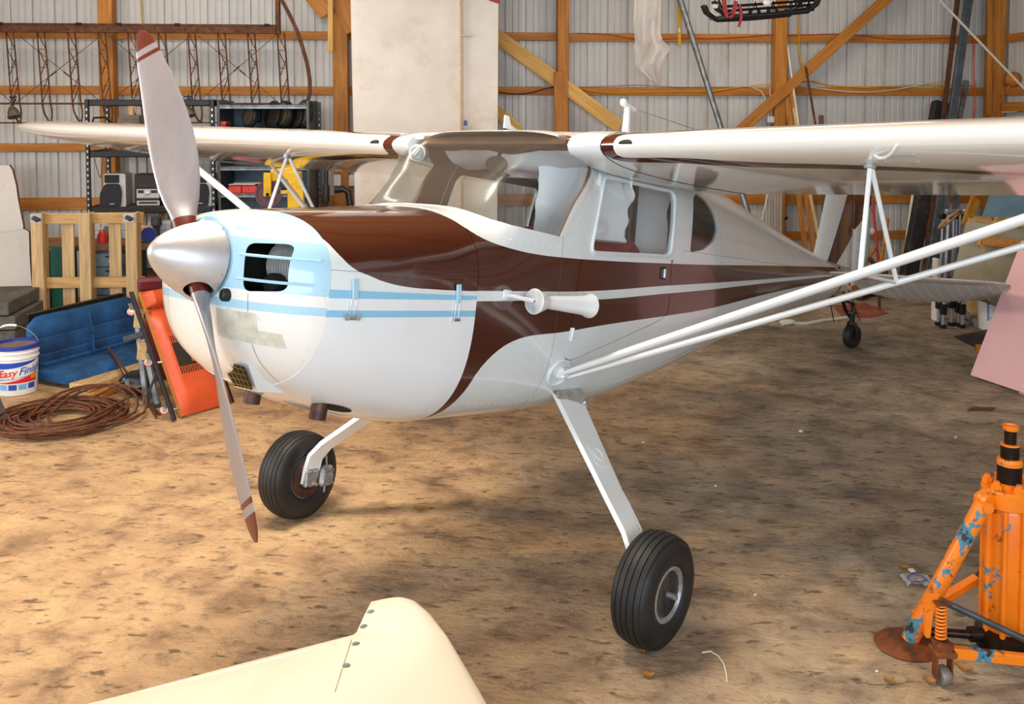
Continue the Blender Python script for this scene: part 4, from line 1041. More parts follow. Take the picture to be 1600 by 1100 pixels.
def wthing(name, label, cat, u, d, z, group=None): return thing(name, label, cat, wall(u, d, z), WR, group)
def U(px, d): return wall_uz(px, 300, d)[0]
def Z(px, py, d): return wall_uz(px, py, d)[1]

# bare rusty wing frame hung along the wall
wd_ = .42
t = wthing('wing_frame', 'rusty bare wing skeleton of truss ribs hung along the wall under the roof', 'wing frame', U(200, wd_), wd_, Z(200, 192, wd_))
zt, zb = Z(200, 45, wd_), Z(200, 191, wd_); zm = Z(200, 162, wd_)
u0, u1 = U(-60, wd_), U(438, wd_)
b = MB(); wbox(b, u0, u1, wd_ - .10, wd_ - .02, zt + .015, zt + .055); 
for px in (5, 128, 190, 281, 420): wbox(b, U(px, wd_) - .025, U(px, wd_) + .025, wd_ - .03, wd_ + .01, zt + .02, zt + .06, 1)
b.build('rear_rail', [M['rust'], M['dark']], t)
b = MB(); wbox(b, u0, u1, wd_, wd_ + .05, zt - .045, zt + .025, bev=.004); b.build('front_spar', M['rust'], t)
for i, px in enumerate((-22, 24, 72, 119, 166, 212, 259, 305, 351, 397, 443)):
    b = MB(); uc = U(px, wd_); w = .042; top = zt - .03
    L_ = [wall(uc - w + .035 * k / 8, wd_ + .02, top - (top - zm) * k / 8) for k in range(9)]; R_ = [wall(uc + w + .045 * k / 8 - .012, wd_ + .02, top - (top - zm) * k / 8) for k in range(9)]
    b.tube(L_, .0085, 6); b.tube(R_, .0085, 6)
    for k, (a, c) in enumerate(((0, 2), (2, 4), (5, 3), (7, 5), (8, 6))): b.tube([L_[a], R_[c]], .005, 5)
    for k in (2, 4, 6): b.tube([L_[k], R_[k]], .0035, 5)
    n = 6; le = [L_[-1].lerp(wall(uc + .06, wd_ + .02, zb), s) + WU * (-.016 * math.sin(PI * s)) for s in [k / n for k in range(n + 1)]]; re = [R_[-1].lerp(wall(uc + .075, wd_ + .02, zb), s) + WU * (.012 * math.sin(PI * s)) for s in [k / n for k in range(n + 1)]]
    b.tube(le, [.010] * n + [.014], 6); b.tube(re, [.009] * n + [.014], 6)
    b.build('rib', M['rust'], t)
b = MB(); b.tube([wall(u0, wd_ + .035, zm), wall(U(440, wd_), wd_ + .035, zm)], .011, 6); b.build('stringer', M['rust'], t)
b = MB(); b.tube([wall(u0, wd_ + .02, zb - .005), wall(U(345, wd_), wd_ + .02, zb - .005)], .008, 6); b.build('edge_tube', M['rust'], t)
for a, c in (((30, 56), (165, 165)), ((160, 54), (20, 165)), ((170, 56), (300, 165)), ((300, 54), (165, 165)), ((310, 56), (435, 160)), ((432, 54), (318, 152)), ((-60, 90), (18, 160))):
    b = MB(); pa, pb = wall_at(*a, wd_ + .03), wall_at(*c, wd_ + .03); b.tube([pa, pb], .0035, 5); m_ = pa.lerp(pb, .55); b.tube([m_ - (pb - pa).normalized() * .04, m_ + (pb - pa).normalized() * .04], .008, 5); b.build('drag_wire', M['rust'], t)
b = MB(); P = [wall_at(px, py, wd_ + .02) for px, py in ((436, -22), (440, 0), (452, 22), (464, 48), (473, 75), (480, 100), (484, 125), (484, 145), (480, 162))]
for a, c in zip(P[:-1], P[1:]): b.bar(a, c, .035, .05, up=WN)
b.build('tip_bow', M['rust'], t)
b = MB(); wbox(b, U(436.5, wd_) - .012, U(436.5, wd_) + .03, wd_ - .04, wd_ + .05, zt - .05, zt + .42); b.build('end_plate', M['rust'], t)

# black boltless shelving with a stereo on it
t = wthing('shelving_rack', 'black steel boltless shelving rack holding the stereo behind the propeller', 'shelf', U(236, 1.0), .7, 0)
df, db = 1.02, .45; ul, ur = U(139, df), U(334, df); zs = [Z(236, 160, df), Z(236, 240, df), Z(236, 327, df), .35]
for u in (ul, ur):
    for d in (df, db):
        b = MB(); wbox(b, u - .018, u + .018, d - .018, d + .018, 0, zs[0] + .03, bev=.002)
        for k in range(34): wbox(b, u - .006, u + .006, d + .0175, d + .0195, .10 + k * .058, .122 + k * .058, 1)
        b.build('upright', [M['black'], M['zinc']], t)
for z in zs:
    for d in (df, db): b = MB(); wbox(b, ul + .018, ur - .018, d - .015, d + .015, z - .035, z + .028, bev=.008); b.build('beam', M['black'], t)
    for u in (ul, ur): b = MB(); wbox(b, u - .012, u + .012, db + .02, df - .02, z - .03, z + .028); b.build('end_beam', M['black'], t)
    b = MB(); wbox(b, ul + .02, ur - .02, db + .01, df - .01, z + .004, z + .018)
    if z != zs[0]: b.build('shelf_board', M['mdf'], t)
z = zs[2] + .018
for px, lab, u_, w in ((181, 'rounded black stereo loudspeaker left of the stereo deck on the black rack', 0, .21), (318, 'black stereo loudspeaker right of the deck, half hidden by the propeller', 1, .20)):
    uc = U(px, .92); h = Z(px, 271, .92) - z
    s = wthing('speaker', lab, 'speaker', uc, .86, z, 'stereo loudspeakers')
    b = MB(); b.prism(rounded([(-w / 2, .0), (w / 2, .0), (w / 2, h), (-w / 2, h)], .02), wall(uc, .85, z), WU, (0, 0, 1), .20); b.build('cabinet', M['silver'], s, 40)
    b = MB(); b.prism(rounded([(-w / 2 - .03, .004), (w / 2 - .05, .004), (w / 2 - .035, h * .45), (w / 2 - .055, h * .70), (-w / 2 + .02, h * .70), (-w / 2 - .03, h * .4)], .03), wall(uc, .965, z), WU, (0, 0, 1), .03); b.build('grille', M['grille'], s, 40)
    b = MB(); b.prism(rounded([(-w / 2 + .01, h * .72), (w / 2 - .06, h * .72), (w / 2 - .06, h - .012), (-w / 2 + .01, h - .012)], .01), wall(uc, .952, z), WU, (0, 0, 1), .01); b.build('upper_grille', M['grille'], s)
    b = MB(); wbox(b, uc - .04, uc + .005, .981, .984, z + .03, z + .038); b.build('badge', M['zinc'], s)
uc = U(231, .92); h = Z(231, 272, .92) - z; w = .24
s = wthing('stereo_deck', 'silver and black stereo deck between two loudspeakers on the black rack', 'stereo', uc, .85, z)
b = MB(); wbox(b, uc - w / 2, uc + w / 2, .72, .94, z + .012, z + h, bev=.006); b.build('case', M['black'], s)
b = MB(); wbox(b, uc - w / 2 + .02, uc + w / 2, .94, .95, z + .012, z + .06, bev=.003); wbox(b, uc - w / 2 + .02, uc + w / 2, .94, .952, z + .085, z + .175, bev=.003); b.build('fascia', M['silver'], s)
b = MB(); wbox(b, uc - w / 2 + .03, uc + w / 2 - .02, .94, .951, z + .190, z + .245, bev=.003); wbox(b, uc - .08, uc + .10, .951, .953, z + .03, z + .05); wbox(b, uc - .085, uc - .03, .951, .955, z + .135, z + .165); wbox(b, uc + .04, uc + .10, .951, .955, z + .135, z + .165); b.build('display', M['glare'], s)
b = MB(); b.lathe([(.022, 0), (.020, .014), (0, .015)], wall(uc + .005, .952, z + .135), WN, 20); b.build('volume_knob', M['zinc'], s)
for k in range(7): b = MB(); wbox(b, uc - .09 + k * .028, uc - .072 + k * .028, .951, .957, z + .095, z + .103); b.build('button', M['zinc'], s)
b = MB(); wbox(b, uc - w / 2, uc - w / 2 + .06, .76, .90, z, z + .012); wbox(b, uc + .06, uc + w / 2, .76, .90, z, z + .012); b.build('feet', M['black'], s)
# boards stored on the rack and things on its top shelf
for k, px in enumerate((206, 222, 262)):
    u = U(px, .6); b = MB(); wbox(b, u - .035, u + .035, .50, .56, zs[2] + .018, zs[1] - .04, bev=.003); one(b, 'board', M['plaster'] if k < 2 else M['wood_pale'], ['white edged board standing on the rack behind the left loudspeaker', 'second white edged board standing on the rack beside the stereo deck', 'pale board standing on the rack behind the propeller'][k], 'board')
u = U(211, .8); zz = zs[1] + .018; b = MB(); wbox(b, u - .11, u + .10, .62, .95, zz, zz + .36, bev=.006); s = one(b, 'carton', simple('dull_grey_carton', '7E7468', .8, 0, .3, 12, dirt='4A4238'), 'grey mottled carton with a bottle on top on the upper rack shelf', 'box')
b = MB(); b.lathe([(.03, 0), (.032, .1), (.012, .14), (.012, .16), (0, .16)], wall(u - .02, .8, zz + .36), (0, 0, 1), 12); one(b, 'bottle', M['wood_old'], 'tan bottle standing on the mottled carton', 'bottle', 40)
u = U(157, .8); b = MB(); p0 = wall(u + .06, .8, zz); b.box(p0 + Vector((0, 0, .17)), (.085, .08, .055), WR, bev=.01); b.box(p0 + Vector((0, 0, .07)), (.02, .02, .14), WR)
b.tube([p0 + Vector((.0, 0, .15)), p0 + WU * -.09 + Vector((0, 0, .16)), p0 + WU * -.13 + Vector((0, 0, .26)), p0 + WU * -.11 + Vector((0, 0, .33)), p0 + WU * .0 + Vector((0, 0, .335)), p0 + WU * .03 + Vector((0, 0, .3))], .011, 8); one(b, 'clamp_tool', M['black'], 'black tool with a looped handle on the upper rack shelf', 'tool', 40)
for px, py, lab in ((18, 163, 'dusty clamp work lamp hanging from the wing skeleton at the far left'), (291, 162, 'dusty clamp work lamp hanging behind the propeller above the rack')):
    p = wall_at(px, py, .47); s = thing('work_lamp', lab, 'lamp', p - Vector((0, 0, .13)), WR, 'work lamps')
    b = MB(); b.lathe([(.0, .0), (.022, .0), (.05, .05), (.066, .12), (.062, .12), (.0, .03)], p + Vector((0, 0, -.02)), (.35, -.2, -1), 16); b.build('shade', simple('dusty_lamp_metal', '6E6353', .6, .3, .3, 16) if px == 18 else bpy.data.materials['dusty_lamp_metal'], s, 40)
    b = MB(); b.bar(p - WU * .01, p + WU * .035 + Vector((0, 0, .055)), .04, .03); b.tube([p + WU * .03 + Vector((0, 0, .03)), p + WU * .05 + Vector((0, 0, .075)), p - WU * .02 + Vector((0, 0, .07))], .007, 6); b.build('clamp', M['black'], s)
    b = MB(); b.tube([p + WU * .01 + Vector((0, 0, .05)), p + WU * .0 - WN * .1 + Vector((0, 0, .09))], .006, 5); b.build('arm', M['black'], s)

# workbench below with drawers, bins and odds on it
ub0, ub1 = U(70, 1.6), U(350, 1.6); zbt = .80
t = wthing('workbench', 'brown topped workbench behind the upright pallet', 'workbench', (ub0 + ub1) / 2, 1.4, 0)
b = MB(); wbox(b, ub0, ub1, 1.12, 1.75, zbt - .05, zbt, bev=.004); b.build('bench_top', M['mdf'], t)
for u in (ub0 + .06, U(142, 1.6), ub1 - .06):
    for d in (1.18, 1.68): b = MB(); wbox(b, u - .04, u + .04, d - .04, d + .04, 0, zbt - .05); b.build('leg', M['black'], t)
u0_, u1_ = U(150, 1.6), U(206, 1.6)
b = MB(); wbox(b, u0_, u1_, 1.2, 1.70, .05, zbt - .06); b.build('cabinet', M['dark_steel'], t)
for k in range(5):
    z0 = .08 + k * .13; b = MB(); wbox(b, u0_ + .01, u1_ - .01, 1.70, 1.715, z0, z0 + .12, bev=.004); dr = b.build('drawer', M['blue_steel'], t)
    b = MB(); wbox(b, (u0_ + u1_) / 2 - .05, (u0_ + u1_) / 2 + .05, 1.715, 1.728, z0 + .085, z0 + .098); wbox(b, (u0_ + u1_) / 2 - .02, (u0_ + u1_) / 2 + .02, 1.715, 1.72, z0 + .04, z0 + .06, 1); b.build('drawer_pull', [M['black'], M['bin']], dr)
b = MB(); wbox(b, U(72, 1.9), U(103, 1.9), 1.82, 1.84, .01, .80); one(b, 'green_panel', M['green'], 'dark green board standing behind the pallet', 'board')
for px0, px1, z0, lab in ((147, 172, 0, 'pale small parts bin cabinet on the workbench, left one'), (174, 200, 0, 'pale small parts bin cabinet on the workbench, right one'), (250, 268, .0, 'grey parts bin cabinet beside the spinner on the workbench')):
    u0_, u1_ = U(px0, 1.3), U(px1, 1.3); z0 = zbt; h = .16
    s = wthing('parts_bin', lab, 'bin', (u0_ + u1_) / 2, 1.25, zbt, 'parts bins on the workbench')
    b = MB(); wbox(b, u0_, u1_, 1.16, 1.34, zbt, z0 + h, bev=.004); b.build('case', M['bin'], s)
    for r in range(2):
        for c in range(2): b = MB(); a = u0_ + (u1_ - u0_) * (.04 + c * .5); wbox(b, a, a + (u1_ - u0_) * .44, 1.34, 1.352, z0 + .01 + r * .075, z0 + .078 + r * .075, bev=.003); b.build('drawer', M['bin'], s)
p = wall(U(226, 1.55), 1.55, zbt + .075); s = thing('tape_roll', 'blue ended roll lying on the workbench beside the pallet', 'roll', p - Vector((0, 0, .075)), WR)
b = MB(); ax = (WN * .85 + WU * .5); b.lathe([(.03, .10), (.072, .10), (.075, .09), (.075, -.10), (.03, -.1), (.03, .1)], p, ax, 24); b.build('roll', M['wood_old'], s, 40)
b = MB(); b.lathe([(.031, .101), (.070, .101), (.070, .104), (.031, .104)], p, ax, 24); b.build('end_disc', M['blue_lid'], s)
u = U(157, 1.62); s = wthing('oil_can', 'small red can with a white spout on the workbench behind the pallet', 'can', u, 1.6, zbt)
b = MB(); b.lathe([(.045, 0), (.045, .07), (.03, .10), (.012, .11), (0, .11)], wall(u, 1.6, zbt), (0, 0, 1), 16); b.build('body', M['red_plastic'], s, 40)
b = MB(); b.tube([wall(u, 1.6, zbt + .1), wall(u, 1.6, zbt + .14), wall(u + .04, 1.6, zbt + .17)], .009, 8); b.bar(wall(u - .03, 1.6, zbt + .13), wall(u + .02, 1.6, zbt + .14), .02, .015); b.build('spout', M['white'], s)
u = U(165, 1.4); b = MB(); b.lathe([(.0, 0), (.07, 0), (.085, .05), (.06, .11), (0, .13)], wall(u, 1.38, zbt), (0, 0, 1), 14); one(b, 'rag_pile', M['mdf'], 'brown lump of rags on the workbench behind the pallet', 'rag', 50)
u = U(241, 1.45); b = MB(); b.lathe([(.05, 0), (.05, .02), (.03, .04), (.03, .12), (.05, .14), (.05, .22), (0, .22)], wall(u, 1.4, zbt), (0, 0, 1), 14); one(b, 'grinder_stand', M['dark_steel'], 'dark machine base on the workbench beside the spinner', 'tool', 40)
for k, (px, dx) in enumerate(((212, 0), (228, .01), (243, .02))):
    u = U(px, 1.0); b = MB(); b.bar(wall(u, .92, zbt + .005), wall(u - .03, .70, .98), .06, .012, up=WN); one(b, 'offcut', M['wood_pale'] if k != 1 else M['plaster'], ['pale wooden offcut leaning under the stereo shelf, leftmost of three', 'white offcut leaning under the stereo shelf', 'pale wooden offcut leaning under the stereo shelf, next to the propeller'][k], 'offcut')

# upright pallet
PD = 2.02
t = wthing('pallet', 'pine pallet stood on end against the workbench', 'pallet', U(134, PD), PD, 0)
zt_, zmid = Z(134, 333, PD), Z(134, 443, PD + .0)
for px, w in ((56.5, .100), (131, .098), (204, .100)):
    u = U(px, PD); b = MB(); b.bar(wall(u, PD - .01, 0), wall(u, PD - .01, zt_), w, .045, up=WN, bev=.004); b.build('stringer', M['pine_z'], t)
    b = MB(); b.bar(wall(u + w / 2 - .02, PD - .075, 0), wall(u + w / 2 - .02, PD - .075, zt_), .038, .085, up=WN, bev=.004); b.build('stringer', M['pine_z'], t)
for z in (zt_ - .05, zmid, .12):
    b = MB(); b.bar(wall(U(49, PD), PD - .06, z), wall(U(221, PD), PD - .06, z), .095, .02, up=WN, bev=.002); b.build('deck_board', M['pine_x'], t)
for px in (104, 178):
    u = U(px, PD - .12); b = MB(); b.bar(wall(u, PD - .13, 0), wall(u, PD - .13, zt_ - .01), .105, .02, up=WN, bev=.002); b.build('deck_board', M['pine_z'], t)
for px in (56, 201):
    u = U(px, PD); b = MB(); wbox(b, u - .048, u + .048, PD + .0125, PD + .017, zt_ - .082, zt_ - .005)
    b.bar(wall(u - .02, PD + .02, zt_ - .03), wall(u + .03, PD + .05, zt_ - .06), .03, .03, m=1, bev=.006); b.lathe([(.012, 0), (.012, .04), (0, .042)], wall(u - .01, PD + .017, zt_ - .04), WN, 10, m=1)
    b.build('corner_latch', [M['zinc'], M['dark_steel']], t, label='bright zinc plate with a dark turning latch')

# broken wall boards and grey crates at the far left
b = MB(); p = [wall_at(-30, 250, .5), wall_at(16, 260, .5)]
def slab(pts, d, th, m_i=0):
    b = MB(); q = [wall_uz(px, py, d) for px, py in pts]; n = len(q)
    V = [wall(u, d, z) for u, z in q] + [wall(u, d - th, z) for u, z in q]
    b.add(V, [tuple(range(n)), tuple(range(n, 2 * n))[::-1]] , 0); b.add(V, [(i, (i + 1) % n, n + (i + 1) % n, n + i) for i in range(n)], 1); return b
one(slab([(-40, 258), (14, 258), (19, 266), (25, 290), (28, 312), (36, 352), (37, 474), (-40, 478)], .60, .05), 'wall_board', [M['plaster'], M['plaster_edge']], 'tall white board with a crumbled brown edge leaning at the far left', 'board')
one(slab([(-40, 372), (38, 358), (45, 362), (46, 395), (48, 430), (53, 476), (-40, 480)], .80, .04), 'wall_board', [M['plaster'], M['plaster_edge']], 'shorter white board in front of the crumbled one behind the pallet', 'board')
for k in range(4):
    z0 = .015 + k * .118; b = MB(); c = floor_at(-14, 548); c.z = z0 + .055; b.box(c + Vector((.02 * ((k * 7) % 3 - 1), 0, 0)), (.62, .75, .108), Euler((0, 0, .12 + .03 * ((k * 5) % 3))), bev=.006)
    o = one(b, 'flat_crate', M['crate'], ['lowest grey flat crate of the stack at the left edge', 'second grey flat crate up in the stack at the left edge', 'third grey flat crate, with an orange tag, at the left edge', 'topmost grey flat crate of the stack at the left edge'][k], 'crate', group='stacked grey crates')
    if k == 2:
        q = floor_at(20, 548); b2 = MB(); fd = Vector((-math.sin(-.12), -math.cos(.12), 0)); b2.box(Vector((c.x + .17, c.y - .384, z0 + .06)), (.065, .006, .06), Euler((0, 0, .15)), bev=.001); b2.build('tag', M['orange_plastic'], o, label='orange tag')
b = MB(); c = floor_at(18, 500); b.cyl((c.x, c.y, 0), (c.x, c.y, .26), .05, 14); b.cyl((c.x, c.y, .26), (c.x, c.y, .30), .04, 14); one(b, 'canister', simple('pale_grey_canister', 'B9B4AE', .6, 0, .15, 9), 'pale grey canister standing behind the crates at the left', 'canister', 40)

# blue bench seat on the floor
A0, B0 = floor_at(110, 610), floor_at(272, 560); ex = (B0 - A0); Ls = ex.length; ex.normalize(); ey = Vector((-ex.y, ex.x, 0)); ez = Vector((0, 0, 1))
RB = Matrix((ex, ey, ez)).transposed(); t = thing('bench_seat', 'blue velour vehicle bench seat resting on the floor beside the bucket', 'seat', A0, RB)
def cushion(P, th, q, rl):
    """padded slab: profile in (along depth/height), swept over the seat's length with a soft end"""
    b = MB(); rows = []
    for k in range(17):
        s = k / 16; e = min(1, min(s, 1 - s) * 9); e = math.sqrt(1 - (1 - e) ** 2) * .25 + .75
        cx, cz = sum(p[0] for p in P) / len(P), sum(p[1] for p in P) / len(P)
        rows.append([A0 + ex * (Ls * s) + ey * (cx + (y - cx) * e) + ez * (cz + (z - cz) * e) for y, z in P])
    b.grid(rows, cv=True); n = len(P); b.f += [tuple(range(n)), tuple(range(16 * n, 17 * n))]; b.m += [0, 0]; return b
cushion([(0, .02), (.0, .07), (.02, .105), (.08, .115), (.17, .112), (.178, .100), (.19, .112), (.36, .105), (.50, .09), (.50, .02)], 0, 0, 0).build('seat_cushion', M['blue_velour'], t, 50)
cushion([(.36, .09), (.345, .13), (.357, .145), (.35, .155), (.345, .20), (.36, .21), (.352, .22), (.365, .32), (.38, .328), (.372, .338), (.385, .43), (.405, .475), (.44, .485), (.475, .465), (.48, .3), (.45, .09)], 0, 0, 0).build('backrest', M['blue_velour'], t, 50)
b = MB(); P = [A0 + ex * (Ls * .48) + ey * y + ez * z for y, z in ((.378, .44), (.362, .34), (.345, .28), (.34, .19), (.335, .14))]
for a, c in zip(P[:-1], P[1:]): b.bar(a, c, .10, .012, up=(-1, -1, .6))
b.build('centre_strap', M['blue_velour'], t, label='vertical blue strap over the seat back')
b = MB(); b.bar(A0 + ex * .02 + ey * .47 + ez * .46, A0 + ex * (Ls - .1) + ey * .47 + ez * .47, .04, .09); b.bar(A0 + ex * .3 + ey * .46 + ez * .485, A0 + ex * .5 + ey * .46 + ez * .49, .05, .03); b.build('back_frame', M['black'], t)
b = MB(); q0, q1 = floor_at(124, 612), floor_at(236, 560); b.bar(q0 + ez * .03, q1 + ez * .03 + Vector((.25, .2, 0)), .19, .045, bev=.004); one(b, 'plank', M['wood_old'], 'broad weathered plank lying on the floor in front of the blue seat', 'plank')
b = MB(); q0, q1 = floor_at(150, 622), floor_at(262, 578); b.bar(q0 + ez * .02, q1 + ez * .02, .10, .035, bev=.004); one(b, 'plank', M['wood_y'], 'narrow amber plank on the floor beside the cable coil', 'plank')

# bucket of joint compound
c = floor_at(27, 612); c.z = 0; t = thing('bucket', 'white plastic bucket with blue rim and red and blue label beside the blue seat', 'bucket', c)
BR = [(.132, .004), (.150, .36), (.152, .365)]
b = MB(); b.lathe([(.0, .004), (.130, .004), (.132, .008), (.1435, .262), (.150, .263), (.150, .268), (.1435, .270), (.1445, .298), (.151, .299), (.151, .304), (.145, .306), (.146, .335), (.141, .335), (.139, .30), (0, .30)], c, (0, 0, 1), 48); b.build('body', M['white'], t, 40)
b = MB(); b.lathe([(.140, .33), (.155, .328), (.156, .352), (.150, .358), (.139, .356), (.139, .33)], c, (0, 0, 1), 48); b.build('rim', M['blue_lid'], t, 40)
b = MB(); b.lathe([(.1395, .338), (.06, .33), (0, .332)], c, (0, 0, 1), 32); b.build('dried_filling', simple('dried_brown_filling', '7C6A62', .9, 0, .2, 20, bump=.4), t, 50)
hx_ = Vector((.93, .36, 0)).normalized(); 
b = MB(); b.tube([c + hx_ * (.154 * math.cos(a)) + Vector((-.36, .93, 0)) * 0 + Vector((0, 0, .335)) + Vector((-.10, .1, .0)) * math.sin(a) + Vector((0, 0, .125)) * math.sin(a) for a in [PI * k / 20 for k in range(21)]], .0028, 6); hd = b.build('bail', M['zinc'], t)
b = MB(); b.tube([c + hx_ * (.154 * math.cos(a)) + Vector((0, 0, .335)) + Vector((-.10, .1, .125)) * math.sin(a) for a in [PI * (.40 + .2 * k / 6) for k in range(7)]], .009, 8); b.build('grip', M['white'], hd)
def ring_patch(a0, a1, f0, f1, off, n=16):
    """label patch on the bucket wall between two height curves, angles from the camera side"""
    b = MB(); rows = []
    for k in range(n + 1):
        a = a0 + (a1 - a0) * k / n; row = []
        for h in (f0(k / n), f1(k / n)):
            r = .132 + (h - .008) / .254 * .0115 + off; row.append(c + Vector((math.cos(a) * r, math.sin(a) * r, h)))
        rows.append(row)
    b.grid(rows); return b
fa = math.atan2(-c.y, -c.x); LA0, LA1 = fa - .95, fa + 1.05
lr = simple('label_red', 'D8232A', .5, 0, .03, 5); lb = simple('label_blue', '2447B5', .5, 0, .03, 5); ll = simple('label_light_blue', '6FB4E6', .5, 0, .1, 30); lo_ = simple('label_orange', 'E88A1E', .5, 0, .03, 5)
ring_patch(LA0, LA1, lambda s: .197 + .042 * s - .01 * math.sin(PI * s), lambda s: .240 + .004 * s, .0012).build('label_band', lb, t)
ring_patch(LA0, LA1, lambda s: .093, lambda s: .098 + .062 * s ** 1.6, .0012).build('label_swoosh', lr, t)
ring_patch(LA1 - .38, LA1 - .02, lambda s: .112, lambda s: .150, .0018).build('label_corner', lo_, t)
for k in range(4): ring_patch(LA0 + .05 + k * .48, LA0 + .45 + k * .48, lambda s: .045, lambda s: .084, .0012, 5).build('label_picture', lb if k % 2 else ll, t)
def wrap_text(txt, size, a_start, h0, slope, off, mat, name, shear=.25, bold=0.0):
    cu = bpy.data.curves.new('txt', 'FONT'); cu.body = txt; cu.size = size; cu.shear = shear; cu.offset = bold; cu.resolution_u = 3
    o = bpy.data.objects.new('txt', cu); COL.objects.link(o); dg = bpy.context.evaluated_depsgraph_get(); me = bpy.data.meshes.new_from_object(o.evaluated_get(dg), depsgraph=dg); bpy.data.objects.remove(o)
    Mi = PM[t].inverted(); wmax = max(v.co.x for v in me.vertices)
    for v in me.vertices:
        h = h0 + v.co.y + slope * v.co.x; r = .132 + (h - .008) / .254 * .0115 + off; a = a_start + v.co.x / .14
        v.co = Mi @ (c + Vector((math.cos(a) * r, math.sin(a) * r, h)))
    me.materials.append(mat); ob = bpy.data.objects.new(name, me); COL.objects.link(ob); ob.parent = t; PM[ob] = PM[t]; return a_start + wmax / .14
a1 = wrap_text('Easy', .072, LA0 + .04, .136, .10, .0014, lr, 'label_lettering', .2, .0012); wrap_text('Finish', .072, a1 + .02, .150, .10, .0014, lb, 'label_lettering', .3, .0012)
wrap_text('READY MIX JOINT COMPOUND', .0155, LA0 + .08, .112, .10, .0014, lb, 'label_lettering', .2)

# coil of rusty cable
cc = floor_at(92, 662); t = None; b = MB(); pts = []; N = 19; rnd = random.Random(3)
for k in range(N * 22):
    a = 2 * PI * k / 22 + 2.6; turn = k / 22; rr_ = .30 + .07 * math.sin(turn * 2.1) + .035 * pnoise(Vector((k * .09, 0, 2))); ox = .05 * math.sin(turn * 1.3); oy = .05 * math.cos(turn * 1.9)
    pts.append(cc + Vector((ox + rr_ * math.cos(a), oy + rr_ * .98 * math.sin(a), .010 + .05 * turn / N + .014 * (1 + pnoise(Vector((k * .21, 5, 2)))))))
b.tube(pts, .0085, 6)
for s0 in range(3): b.tube([cc + Vector((.30 * math.cos(a) + .1 + .06 * s0, .28 * math.sin(a) + .08, .05 + .10 * max(0, math.sin(a)))) for a in [2 * PI * k / 24 for k in range(25)]], .0085, 6)
e0 = floor_at(196, 640); b.tube([cc + Vector((.2, -.2, .05)), cc + Vector((.35, .2, .10)), e0 + Vector((0, .3, .03)), floor_at(245, 655) + ez * .012], .009, 6)
b.tube([cc + Vector((.0, .38, .03)), cc + Vector((.25, .55, .14)), floor_at(170, 575) + ez * .16, floor_at(205, 610) + ez * .02, floor_at(250, 650) + ez * .012], .009, 6)
one(b, 'cable_coil', M['cable'], 'big loose coil of rusty brown cable on the dusty floor', 'cable', 60)
b = MB(); b.bar(floor_at(12, 672) + ez * .014, floor_at(-14, 640) + ez * .16, .05, .02); b.bar(floor_at(-14, 640) + ez * .16, floor_at(-40, 606) + ez * .30, .05, .02); one(b, 'angle_iron', M['dark_steel'], 'dark steel angle lying at the left edge before the bucket', 'steel')

# grey steel stand, orange creeper, plastic bag, flat box
t = thing('folding_stand', 'grey steel folding stand with wooden blocks beside the orange creeper', 'stand', floor_at(235, 640))
def seg(a, da, c, dc): return at(*a, da), at(*c, dc)
for k, (a, c, m_) in enumerate((((214, 498), (229, 632), 'galv'), ((224, 530), (247, 636), 'galv'), ((210, 545), (196, 528), 'dark_steel'))):
    Y1 = floor_at(c[0], c[1]).y; b = MB(); p, q = at(*a, Y1 + .12), at(*c, Y1); b.bar(p, q, .035, .03, up=(0, -1, 0), bev=.003); b.build('leg', M[m_], t)
Yf = floor_at(235, 636).y
b = MB(); b.bar(at(196, 530, Yf + .15), at(226, 520, Yf + .1), .05, .04, bev=.004); b.build('jaw', M['dark_steel'], t)
for px, py in ((217, 498), (222, 548)): b = MB(); p = at(px, py, Yf + .09); b.box(p, (.06, .06, .12), Euler((0, .1, .4)), bev=.004); b.build('block', M['wood_old'], t)
b = MB(); p, q = at(228, 637, Yf), at(250, 634, Yf); b.bar(p + ez * .01, q + ez * .01, .05, .02, bev=.003); b.bar(at(228, 630, Yf), at(247, 580, Yf + .05), .012, .03); b.build('foot', M['dark_steel'], t)
E0, E1 = floor_at(281, 655), floor_at(350, 632); wv = (E1 - E0); CW = wv.length; wv.normalize(); bk = Vector((-wv.y, wv.x, 0))
upv = (at(223, 455, E0.y + .30) - E0); CH = upv.length; upv.normalize(); nrm = wv.cross(upv).normalized(); nrm = nrm if nrm.y < 0 else -nrm
CR = Matrix((wv, upv, wv.cross(upv).normalized())).transposed(); t = thing('creeper', 'orange padded mechanics creeper leaning upright beside the nose of the airplane', 'creeper', E0, CR)
def cpt(u, v, w=0): return E0 + wv * u + upv * v + nrm * w
def pad(name, u0, u1, v0, v1, th, mat, off):
    b = MB(); n = 10; rows = []
    for i in range(n + 1):
        row = []
        for j in range(n + 1):
            s, r = i / n, j / n; e = min(1, min(s, 1 - s, r * (v1 - v0) / (u1 - u0), (1 - r) * (v1 - v0) / (u1 - u0)) * 9); row.append(cpt(u0 + (u1 - u0) * s, v0 + (v1 - v0) * r, off + th * math.sqrt(max(0, 1 - (1 - e) ** 2))))
        rows.append(row)
    b.grid(rows); b.add([cpt(u0, v0, off), cpt(u1, v0, off), cpt(u1, v1, off), cpt(u0, v1, off)], [(3, 2, 1, 0)]); return b.build(name, mat, t, 50)
W0 = CW * 1.12
b = MB(); b.box(cpt(W0 / 2, CH * .5, .012), (W0 * .98, CH * .98, .022), CR); b.build('board', M['wood_y'], t)
pad('back_pad', .012, W0, .01, CH * .835, .045, M['orange_vinyl'], .024); pad('headrest', .012, W0 * .98, CH * .845, CH * .985, .075, M['orange_vinyl'], .024)
